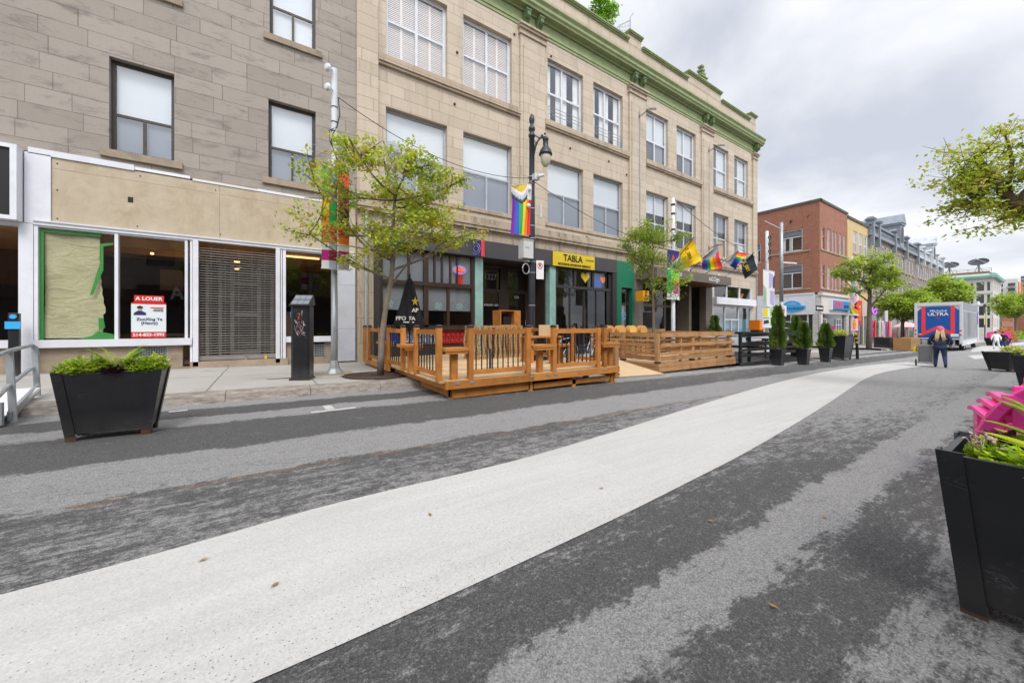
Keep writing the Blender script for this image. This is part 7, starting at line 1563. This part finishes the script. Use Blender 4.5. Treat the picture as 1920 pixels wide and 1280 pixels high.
# big limb of the tree at upper right: trunk stands on the other pavement outside the frame
t = thing('big_maple', 'large maple limb with pale leaves reaching in from upper right', 'tree', (13.2, -3.6, gz(13.2, .15))); mb = MB(); rr = random.Random(77)
def V3(*a): return Vector(a)
mb.tube([V3(13.2, -3.6, gz(13.2)), V3(13.15, -3.5, 1.0), V3(13.0, -3.0, 2.0)], [.3, .22, .19], 12)
limbs_ = [[(13.0, -3.0, 2.0), (12.6, -1.4, 2.75), (12.3, -.1, 3.25), (12.0, .55, 3.6), (11.7, .75, 4.05), (11.35, .95, 4.5)], [(12.3, -.1, 3.25), (12.1, .4, 3.45), (11.9, .75, 3.62), (11.6, .95, 3.7), (11.4, 1.05, 3.85), (11.2, 1.15, 4.0)], [(12.6, -1.4, 2.75), (12.4, -.2, 3.0), (12.2, .35, 3.2), (12.0, .55, 3.45)], [(12.0, .55, 3.6), (12.0, .6, 4.0), (11.9, .55, 4.4), (11.8, .6, 4.8)], [(13.0, -3.0, 2.0), (13.2, -2.6, 3.6), (13.4, -2, 5)], [(12.0, .55, 3.6), (12.2, .2, 4.1), (12.3, .1, 4.6), (12.3, .1, 5.0)]]
tips = []
for i, l_ in enumerate(limbs_):
    P_ = [V3(*p) for p in l_]; r_ = (.14, .075, .07, .05, .13, .06, .04)[i]; mb.tube(P_, [r_*(1-.75*k/len(P_)) for k in range(len(P_))], 8, False)
    for k in range(1, len(P_)):
        if i in (0, 1, 3, 5) and k > 1 or i == 2 and k > 2 or i == 4:
            for s_ in range(6):
                a = rr.uniform(0, 6.28); s = P_[k-1].lerp(P_[k], rr.random()); d = V3(math.cos(a)*.9-.2, math.sin(a)*.7+.1, rr.uniform(-.35, .7)).normalized(); l = rr.uniform(.35, .85); Q = [s]
                for m_ in range(5): d = (d+V3(rr.uniform(-.3, .3), rr.uniform(-.3, .3), rr.uniform(-.2, .2))).normalized(); Q.append(Q[-1]+d*l/5)
                mb.tube(Q, [.014*(1-.16*m_) for m_ in range(6)], 4, False); tips += Q[1:]
                for _ in range(3):
                    s2 = rr.choice(Q[1:]); d2 = (d+V3(rr.uniform(-1, 1), rr.uniform(-1, 1), rr.uniform(-.5, .6))).normalized(); Q2 = [s2, s2+d2*.2, s2+d2*.42+V3(0, 0, rr.uniform(-.08, .06))]; mb.tube(Q2, [.006, .005, .003], 3, False); tips += Q2[1:]
mb.build('trunk', 'bark', t, smooth=True); mb = MB()
for k in range(950):
    c = rr.choice(tips)+V3(rr.gauss(0, .05), rr.gauss(0, .05), rr.gauss(0, .04)); bv = rr.gauss(.48, .2)
    for j in range(9):
        p = c+V3(rr.gauss(0, .075), rr.gauss(0, .075), rr.gauss(0, .045)); mb.val = min(1, max(0, bv+rr.gauss(0, .12))); d = V3(rr.uniform(-1, 1), rr.uniform(-1, 1), rr.uniform(-.9, .3)); mb.leaf(p, d, V3(rr.uniform(-.5, .5), rr.uniform(-.5, .5), 1), rr.uniform(.05, .1), rr.uniform(.035, .065))
mb.build('crown', 'maple_leaf', t, normals=False)
for i, (x, s) in enumerate(((-3, 61), (2, 62), (23, 64))):
    tree('opposite_tree', ['tree behind the camera facing the shop window', 'tree behind the camera near the right planter', 'tree on the opposite pavement beyond the frame'][i], (x, -5.6, gz(x, .15)), [(0, 0, 0), (.1, 0, 2), (.0, 0, 4), (.1, 0, 5.5)], 9, 'far_leaf', 'bark', 330, .2, (0, 0, 4.6, 2.3, 2.2, 1.9), s, per=12, csz=.4, r0=.14)
# ---------------------------------------------------------------- people
def person(label, loc, rz, J, E_, skinf, extras, mats, name='person'):
    t = thing(name, label, 'person', (0, 0, 0)); me = bpy.data.meshes.new('body'); keys = list(J); me.from_pydata([J[k][0] for k in keys], [(keys.index(a), keys.index(b_)) for a, b_ in E_], [])
    o = bpy.data.objects.new('tmp', me); COL.objects.link(o); sk = o.modifiers.new('s', 'SKIN'); sk.use_smooth_shade = True; sb = o.modifiers.new('u', 'SUBSURF'); sb.levels = 2; sb.render_levels = 2
    for i, k in enumerate(keys):
        v = me.skin_vertices[0].data[i]; r_ = J[k][1]; v.radius = r_ if isinstance(r_, tuple) else (r_, r_); v.use_root = (k == 'pelvis')
    dg = bpy.context.evaluated_depsgraph_get(); dg.update(); m2 = bpy.data.meshes.new_from_object(o.evaluated_get(dg)); bpy.data.objects.remove(o)
    m2.materials.clear()
    for m in mats: m2.materials.append(MATS[m])
    for p in m2.polygons: p.material_index = skinf(p.center); p.use_smooth = True
    at = m2.attributes.new('v', 'FLOAT', 'FACE'); at.data.foreach_set('value', [1.]*len(m2.polygons))
    b_ = bpy.data.objects.new('body', m2); COL.objects.link(b_); b_.parent = t; OFF[b_.name] = (0, 0, 0)
    extras(t); t.location = loc; t.rotation_euler = (0, 0, rz); return t
J = dict(pelvis=((0, 0, .86), (.16, .12)), belly=((0, .01, 1.0), (.17, .13)), chest=((0, .04, 1.2), (.19, .13)), sh=((0, .06, 1.34), (.13, .09)), neck=((0, .07, 1.42), .055), head=((0, .09, 1.52), (.085, .1)), crown=((0, .09, 1.6), (.07, .08)),
    lsh=((-.18, .06, 1.32), .075), lel=((-.29, .06, 1.07), .06), lwr=((-.26, .26, .93), .042), lhd=((-.26, .33, .92), .035),
    rsh=((.18, .06, 1.32), .075), rel=((.3, -.02, 1.08), .06), rwr=((.27, .1, .9), .042), rhd=((.27, .15, .84), .035),
    lhip=((-.09, 0, .82), .1), lkn=((-.11, .16, .47), .075), lan=((-.12, .02, .09), .05), lto=((-.12, .16, .04), .04),
    rhip=((.09, 0, .82), .1), rkn=((.12, .0, .46), .075), ran=((.14, -.26, .14), .05), rto=((.14, -.16, .03), .04))
E_ = [('pelvis', 'belly'), ('belly', 'chest'), ('chest', 'sh'), ('sh', 'neck'), ('neck', 'head'), ('head', 'crown'), ('sh', 'lsh'), ('lsh', 'lel'), ('lel', 'lwr'), ('lwr', 'lhd'), ('sh', 'rsh'), ('rsh', 'rel'), ('rel', 'rwr'), ('rwr', 'rhd'), ('pelvis', 'lhip'), ('lhip', 'lkn'), ('lkn', 'lan'), ('lan', 'lto'), ('pelvis', 'rhip'), ('rhip', 'rkn'), ('rkn', 'ran'), ('ran', 'rto')]
def sf(c):
    if c.z > 1.4: return 3
    if c.z > .78 and not (abs(c.x) > .2 and c.z < .93): return 0
    if abs(c.x) > .21: return 3
    if c.z < .09: return 2
    return 1
def ex(t):
    mb = MB(); rr = random.Random(3)
    for k in range(30):
        x = -.095+.19*k/29; s_ = 1 if x > 0 else -1; mb.tube([(x*.9, .0, 1.55), (x+s_*.01, -.02, 1.43), (x*.95+s_*.03, -.085, 1.31), (x*.9+s_*.045+rr.uniform(-.01, .01), -.1, 1.2), (x*.8+s_*.05, -.1, rr.uniform(1.03, 1.12))], [.013, .016, .015, .011, .004], 5)
    mb.build('hair', 'hair_blond', t, smooth=True)
    mb = MB(); mb.lathe([(.112, 1.52), (.118, 1.56), (.11, 1.61), (.08, 1.665), (.03, 1.69), (.005, 1.692)], (0, .085, 0), 16); mb.lathe([(.12, 1.515), (.125, 1.535), (.12, 1.56)], (0, .085, 0), 16); mb.build('knit_hat', 'hat_pink', t, smooth=True)
    mb = MB(); mb.lathe([(.17, .74), (.2, .8), (.19, .9)], (0, 0, 0), 14); mb.v = [(p[0], p[1]*.8, p[2]) for p in mb.v]; mb.build('jacket_hem', 'jacket_navy', t, smooth=True)
    for s, (w_, h_) in ((-1, ((-.26, .26, .93), (-.26, .33, .92))), (1, ((.27, .1, .9), (.27, .15, .84)))):
        mb = MB()
        for k in range(5):
            o_ = (k-2)*.014; b2_ = Vector(h_)+Vector((o_, 0, 0)); mb.tube([tuple(b2_), tuple(b2_+Vector((o_*.5, .03, -.02))), tuple(b2_+Vector((o_*.4, .035, -.05)))], [.009, .009, .007], 5)
        mb.build('fingers', 'skin', t)
px, py = 21.35, 2.62
pp_ = person('person seen from behind in pink hat and navy jacket pushing a grey cart', (px, py, gz(px)), math.radians(-90+8), J, E_, sf, ex, ['jacket_navy', 'jeans', 'black', 'skin']); pp_.scale = (.95, .95, .94)
t = thing('shopping_cart', 'grey wheeled shopping trolley pushed by the person in the pink hat', 'cart', (0, 0, 0))
mb = MB(); V = []; 
mb.add([(-.2, -.02, .16), (.18, -.02, .16), (.18, .3, .16), (-.2, .3, .16), (-.25, -.1, .82), (.22, -.1, .82), (.22, .34, .78), (-.25, .34, .78)], [(0, 3, 2, 1), (4, 5, 6, 7), (0, 1, 5, 4), (1, 2, 6, 5), (2, 3, 7, 6), (3, 0, 4, 7)]); mb.build('bag', 'cart_grey', t, bevel=.03)
mb = MB(); mb.tube([(-.2, -.06, .1), (-.22, -.12, .9), (-.1, -.16, 1.0), (.12, -.16, 1.0), (.2, -.12, .9), (.18, -.06, .1)], .014, 6); mb.tube([(-.24, .0, .13), (.22, .0, .13)], .014, 6); mb.build('frame', 'steel', t)
for s in (-.27, .24): mb = MB(); mb.tube([(s-.02, 0, .13), (s+.02, 0, .13)], .13, 16); w_ = mb.build('wheel', 'rubber', t); mb = MB(); mb.tube([(s-.026, 0, .13), (s+.026, 0, .13)], .05, 10); mb.build('hub', 'steel', w_)
mb = MB(); mb.tube([(-.3, .1, .55), (-.3, .14, .75)], [.07, .05], 8); mb.build('yellow_bottle', 'yellow', t)
t.location = (px+.45, py+.42, gz(px)); t.rotation_euler = (0, 0, math.radians(-84))
J2 = {k: (v[0], v[1]) for k, v in J.items()}; J2['lwr'] = ((-.3, .02, .86), .042); J2['lhd'] = ((-.3, .04, .78), .035); J2['rwr'] = ((.3, .02, .86), .042); J2['rhd'] = ((.3, .04, .78), .035); J2['rel'] = ((.29, .0, 1.08), .06)
def ex2(t):
    mb = MB(); mb.lathe([(.1, 1.55), (.11, 1.6), (.06, 1.69), (.01, 1.7)], (0, .085, 0), 12); mb.build('hair', 'black', t, smooth=True)
person('distant pedestrian in dark clothes walking toward the camera', (62.5, 3.45, gz(62.5)), math.radians(90), J2, E_, sf, ex2, ['black_cloth', 'navy', 'black', 'skin'])
person('pedestrian in white shirt standing beside the truck front', (57.5, 3.55, gz(57.5)), math.radians(-60), J2, E_, sf, ex2, ['white', 'box_grey', 'black', 'skin'])
# pink stacked chairs
def garden_chair(label, loc, rz):
    t = thing('garden_chair', label, 'chair', (0, 0, 0), 'stacked pink garden chairs behind the right planter')
    for s in (-1, 1):
        mb = MB(); P_ = [(-.34, .5), (-.3, .56), (.26, .60), (.35, .585), (.38, .56), (.36, .545), (.26, .56), (-.3, .52)]
        mb.add([(x, s*.30, z) for x, z in P_]+[(x, s*.38, z) for x, z in P_], [tuple(range(8)), tuple(range(15, 7, -1))]+[(i, (i+1) % 8, 8+(i+1) % 8, 8+i) for i in range(8)]); mb.build('armrest', 'pink_plastic', t, bevel=.012)
        mb = MB(); mb.bar((.3, s*.33, .0), (.24, s*.34, .56), .035, .11, (1, 0, 0)); mb.build('leg', 'pink_plastic', t, bevel=.008); mb = MB(); mb.bar((-.5, s*.3, .0), (.28, s*.3, .40), .035, .09, (0, 0, 1)); mb.build('leg', 'pink_plastic', t, bevel=.008)
    mb = MB()
    for k in range(6): x = .3-k*.095; z = .40-k*.022; mb.add([(x, -.29, z), (x+.085, -.29, z+.01), (x+.085, .29, z+.01), (x, .29, z), (x, -.29, z-.02), (x+.085, -.29, z-.01), (x+.085, .29, z-.01), (x, .29, z-.02)], [(0, 1, 2, 3), (7, 6, 5, 4), (0, 4, 5, 1), (1, 5, 6, 2), (2, 6, 7, 3), (3, 7, 4, 0)])
    mb.build('seat', 'pink_plastic', t)
    mb = MB()
    for k in range(7):
        a = (k-3)*.135; top = .98-.045*abs(k-3)**1.5; y0 = (k-3)*.075; y1 = (k-3)*.11; w0, w1 = .034, .05
        def bk_(z): return -.2-(z-.3)*.52-.03*math.cos((k-3)*.5)
        zs = [.3, .5, .7, top-.06, top]; V = []
        for i, z in enumerate(zs):
            f = i/4; y = lerp(y0, y1, f); w_ = lerp(w0, w1, f)*(1 if i < 4 else .55); V += [(bk_(z), y-w_, z), (bk_(z), y+w_, z), (bk_(z)-.022, y+w_, z), (bk_(z)-.022, y-w_, z)]
        F = [(0, 1, 2, 3), (16, 17, 18, 19)]
        for i in range(4):
            for j in range(4): F.append((i*4+j, i*4+(j+1) % 4, i*4+4+(j+1) % 4, i*4+4+j))
        mb.add(V, F)
    mb.box(-.36, -.33, -.33, .33, .5, .57); mb.box(-.50, -.47, -.38, .38, .74, .80)
    arc = [(-.225-(.34+.6*math.sin(a)-.3)*.52, -.44*math.cos(a), .36+.6*math.sin(a)) for a in [i*math.pi/16 for i in range(17)]]
    for p, q in zip(arc, arc[1:]): mb.bar(p, q, .055, .06, (1, 0, 0))
    mb.build('backrest', 'pink_plastic', t, bevel=.006)
    t.location = loc; t.rotation_euler = (0, 0, rz); return t
for k in range(3): garden_chair(['lowest pink garden chair of the stack', 'middle pink garden chair of the stack', 'topmost pink garden chair of the stack'][k], (5.0+k*.07, .02-k*.045, gz(5)+.03+k*.06), math.radians(16))
for i, (x, y) in enumerate(((96, 5.0), (98, 6.2), (104, 7.0), (92, 5.6))):
    t = thing('far_garden_chair', ['pink garden chair right of the dark pedestrian', 'pink garden chair further back by flowers', 'pink garden chair near the white building', 'pink garden chair left of the dark pedestrian'][i], 'chair', (x, y, gz(x)), 'pink garden chairs far down the street')
    mb = MB(); z = gz(x); mb.box(x-.5, x+.5, y-.5, y+.5, z+.45, z+.6); mb.prismx([(y-.5, z+.5), (y+.5, z+.5), (y+.4, z+1.8), (y, z+2.0), (y-.4, z+1.8)], x-.5, x-.4)
    for a in (-.45, .38):
        for b_ in (-.5, .42): mb.box(x+a, x+a+.08, y+b_, y+b_+.08, z, z+.45)
    mb.build('frame', 'pink_plastic', t)
# festoon posts, street end clutter
for i, (x, y, c) in enumerate(((118, 9.5, 'white_pole'), (128, 9.4, 'pole_black'), (146, 9.6, 'white_pole'), (165, 9.6, 'pole_black'), (105, 9.5, 'pole_black'))):
    S_ = thing('street_lamp', ['pale far lamp post with purple banner', 'dark far lamp post with yellow banner', 'pale far lamp post with orange banner', 'dark lamp post with teal banner near white building', 'dark lamp post with pink banner behind truck'][i], 'street lamp', (x, y, gz(x, .1))); z = gz(x); mb = MB(); mb.tube([(x, y, z), (x, y, z+8)], .09, 6); mb.lathe([(.3, 7.4), (.2, 8.0), (.05, 8.1)], (x, y, z), 8); mb.build('shaft', c, S_); mb = MB(); mb.box(x-.9, x-.1, y-.02, y+.02, z+3.6, z+6); mb.build('banner', ['purple', 'yellow', 'orange', 'copper_green', 'magenta'][i], S_)
# timber boxes and bins on the far pavement
for i, (x, y, w_, m) in enumerate(((40.6, 6.9, 3.4, 'box_wood'), (44.5, 8.8, 1.8, 'box_wood'), (52.5, 8.8, 2.2, 'box_wood'))):
    S_ = thing('timber_planter', ['long timber planter box at left of the truck', 'timber planter box behind the locust trunk', 'timber planter box hidden deeper by the far terrace'][i], 'planter', (x, y, gz(x)), 'timber planter boxes on the far pavement'); z = gz(x, .02)
    mb = MB(vv=.12)
    for k in range(6): mb.box(x, x+w_, y-.45, y+.45, z+.06+k*.15, z+.2+k*.15)
    for a in (x-.02, x+w_-.08): mb.box(a, a+.1, y-.48, y+.48, z, z+.98)
    mb.build('box', m, S_)
S_ = thing('litter_bin', 'dark slatted litter bin on the far corner pavement', 'bin', (36.2, 9.2, gz(36.2, .15))); mb = MB(vv=.2); z = gz(36.2, .15)
for k in range(20): a = k*.314; mb.bar((36.2+.5*math.cos(a), 9.2+.5*math.sin(a), z), (36.2+.5*math.cos(a), 9.2+.5*math.sin(a), z+1.0), .12, .04)
mb.build('slats', 'brown_stripe', S_); mb = MB(); mb.lathe([(.46, 0), (.46, 1.0), (.52, 1.02), (.5, 1.1), (.2, 1.12)], (36.2, 9.2, z), 14); mb.build('liner', 'fascia_dark', S_)
S_ = thing('cube_planter', 'dark cube base of a menu post on the far corner', 'planter', (42.2, 8.2, gz(42, .15))); mb = MB(); mb.box(41.7, 42.9, 7.8, 8.7, gz(42, .15), gz(42, 1.0)); mb.build('cube', 'black_planter', S_); mb = MB(); mb.tube([(42.3, 8.2, gz(42, 1.0)), (42.3, 8.2, 2.4)], .05, 6); mb.box(42.1, 42.9, 8.1, 8.14, 1.6, 2.5); mb.build('post', 'box_grey', S_)
# ---------------------------------------------------------------- delivery truck
TKx, TKy = 46.4, 4.5; zt = gz(46.4)-.05; A = 0.8
t = thing('delivery_truck', 'white beverage delivery truck with blue rear door and red zigzag', 'truck', (TKx+3, TKy+1.5, zt))
T = FR(TKx, TKy, A, zt); TB = FR(TKx, TKy, A-90, zt)
mb = MB(T); mb.box(0, 10.6, .0, 2.62, .95, 3.98); mb.box(-.06, -.002, -.02, 2.64, 3.72, 4.0); mb.box(-.06, -.002, -.02, .17, .62, 3.72); mb.box(-.06, -.002, 2.45, 2.64, .62, 3.72); mb.box(-.05, -.002, .17, 2.45, .95, 1.05)
mb.box(0, 10.6, .02, .06, .45, .95); mb.box(0, 10.6, 2.56, 2.6, .45, .95); mb.build('body', 'truck_white', t, bevel=.02)
mb = MB(T); mb.box(.1, 10.6, -.03, -.003, 3.35, 3.98); mb.build('side_top_panel', 'zinc', t)
mb = MB(T, .05)
for k in range(7): mb.box(.25+k*1.45, 1.6+k*1.45, -.035, -.003, .95, 3.3)
for k in range(7): 
    for q in range(6): mb.box(.35+k*1.45+q*.2, .37+k*1.45+q*.2, -.05, -.036, 1.0, 3.25)
mb.build('side_door', 'truck_side', t); mb = MB(T)
for k in range(3): mb.box(2.9+k*.9, 3.15+k*.9, -.045, -.037, 1.1, 3.2)
mb.build('door_seam', 'dark_grey', t)
mb = MB(TB); mb.prism([(-2.45, 1.08), (-.17, 1.08), (-.17, 3.3), (-.5, 3.66), (-2.12, 3.66), (-2.45, 3.3)], -.05, -.003); dr = mb.build('rear_door', 'blue_truck', t)
mb = MB(TB); mb.prism([(-2.22, 1.2), (-1.31, 1.78), (-.4, 1.2), (-.4, 3.66), (-.62, 3.66), (-.62, 1.62), (-1.31, 2.08), (-2.0, 1.62), (-2.0, 3.66), (-2.22, 3.66)], -.062, -.051)
mb.build('zigzag_stripe', 'red_bright', dr)
text('lettering', 'Michelob', TB, -1.31, 3.3, .26, 'white', dr, -.066, shear=.4, bold=.002); text('lettering', 'ULTRA', TB, -1.31, 3.02, .34, 'white', dr, -.066, bold=.008, sx=1.1); text('lettering', 'BEER', TB, -1.31, 2.7, .12, 'red_bright', dr, -.066)
mb = MB(TB); mb.box(-.62, -.2, -.07, -.052, 1.18, 1.42); mb.build('number_board', 'paper_white', dr); mb = MB(TB); mb.box(-2.4, -2.2, -.07, -.052, 1.3, 1.4); mb.build('yellow_label', 'yellow', dr)
for x in (-2.55, -.1):
    for z in (1.35, 1.68): mb = MB(TB); mb.prism([(x+.055*math.cos(a*.628), z+.07*math.sin(a*.628)) for a in range(10)], -.085, -.061); mb.build('tail_light', 'red', t)
mb = MB(TB); mb.box(-2.35, -.27, -.3, .1, .42, .5); mb.box(-2.2, -1.9, -.1, .1, .5, .9); mb.box(-.7, -.4, -.1, .1, .5, .9); mb.build('bumper', 'galvanised', t)
mb = MB(T); mb.box(.3, 12.5, .35, 2.25, .42, .9); mb.build('chassis', 'fascia_dark', t)
mb = MB(T); mb.box(10.9, 12.9, .15, 2.45, .55, 2.3); mb.prismx([(.15, 2.3), (2.45, 2.3), (2.3, 3.1), (.3, 3.1)], 10.9, 12.3); mb.build('cab', 'truck_white', t, bevel=.05); mb = MB(T); mb.box(11.1, 12.1, .13, .2, 2.3, 2.9); mb.build('cab_window', 'window_dark', t)
for x in (1.6, 2.75, 9.8):
    for y in (.02, 2.3):
        m2 = MB(); m2.lathe([(.32, -.14), (.47, -.13), (.5, -.08), (.5, .08), (.47, .13), (.32, .14)], (0, 0, 0), 20); mb = MB(); mb.add([T(x+p[0], y+.15+p[2], .5+p[1]) for p in m2.v], m2.f); wh = mb.build('wheel', 'rubber', t)
        m2 = MB(); m2.lathe([(.1, -.15), (.3, -.145), (.3, .145), (.1, .15)], (0, 0, 0), 16); mb = MB(); mb.add([T(x+p[0], y+.15+p[2], .5+p[1]) for p in m2.v], m2.f); mb.build('rim', 'galvanised', wh)
mb = MB(T)
for x in (1.6, 2.75): mb.box(x-.62, x-.58, .0, .3, .5, 1.1)
mb.build('mudguard', 'truck_white', t)
# litter: a few leaves and scraps on the asphalt
rr = random.Random(5)
for i, (x, y) in enumerate(((.05, 2.1), (.9, 2.35), (2.4, 1.3), (3.1, .9), (1.9, .75), (4.6, 2.3), (-.3, 2.5), (2.2, 2.0))):
    mb = MB(); a = rr.uniform(0, 6.28); mb.leaf((0, 0, .006), Vector((math.cos(a), math.sin(a), .12)), Vector((.1, .2, 1)), .05, .022); o = mb.build('fallen_leaf', 'dry_leaf', None, normals=False); o.location = (x, y, gz(x, .006)); tag(o, 'dry brown leaf '+('on the white ribbon nearest the lower left', 'near the centre of the white ribbon', 'on grey asphalt beside ribbon, middle right', 'on dark asphalt patch toward the right planter', 'on asphalt nearest the bottom edge of frame', 'on the white ribbon furthest down the street', 'at the left edge of the white ribbon', 'on the white ribbon right of centre')[i], 'leaf', 'fallen leaves on the street')
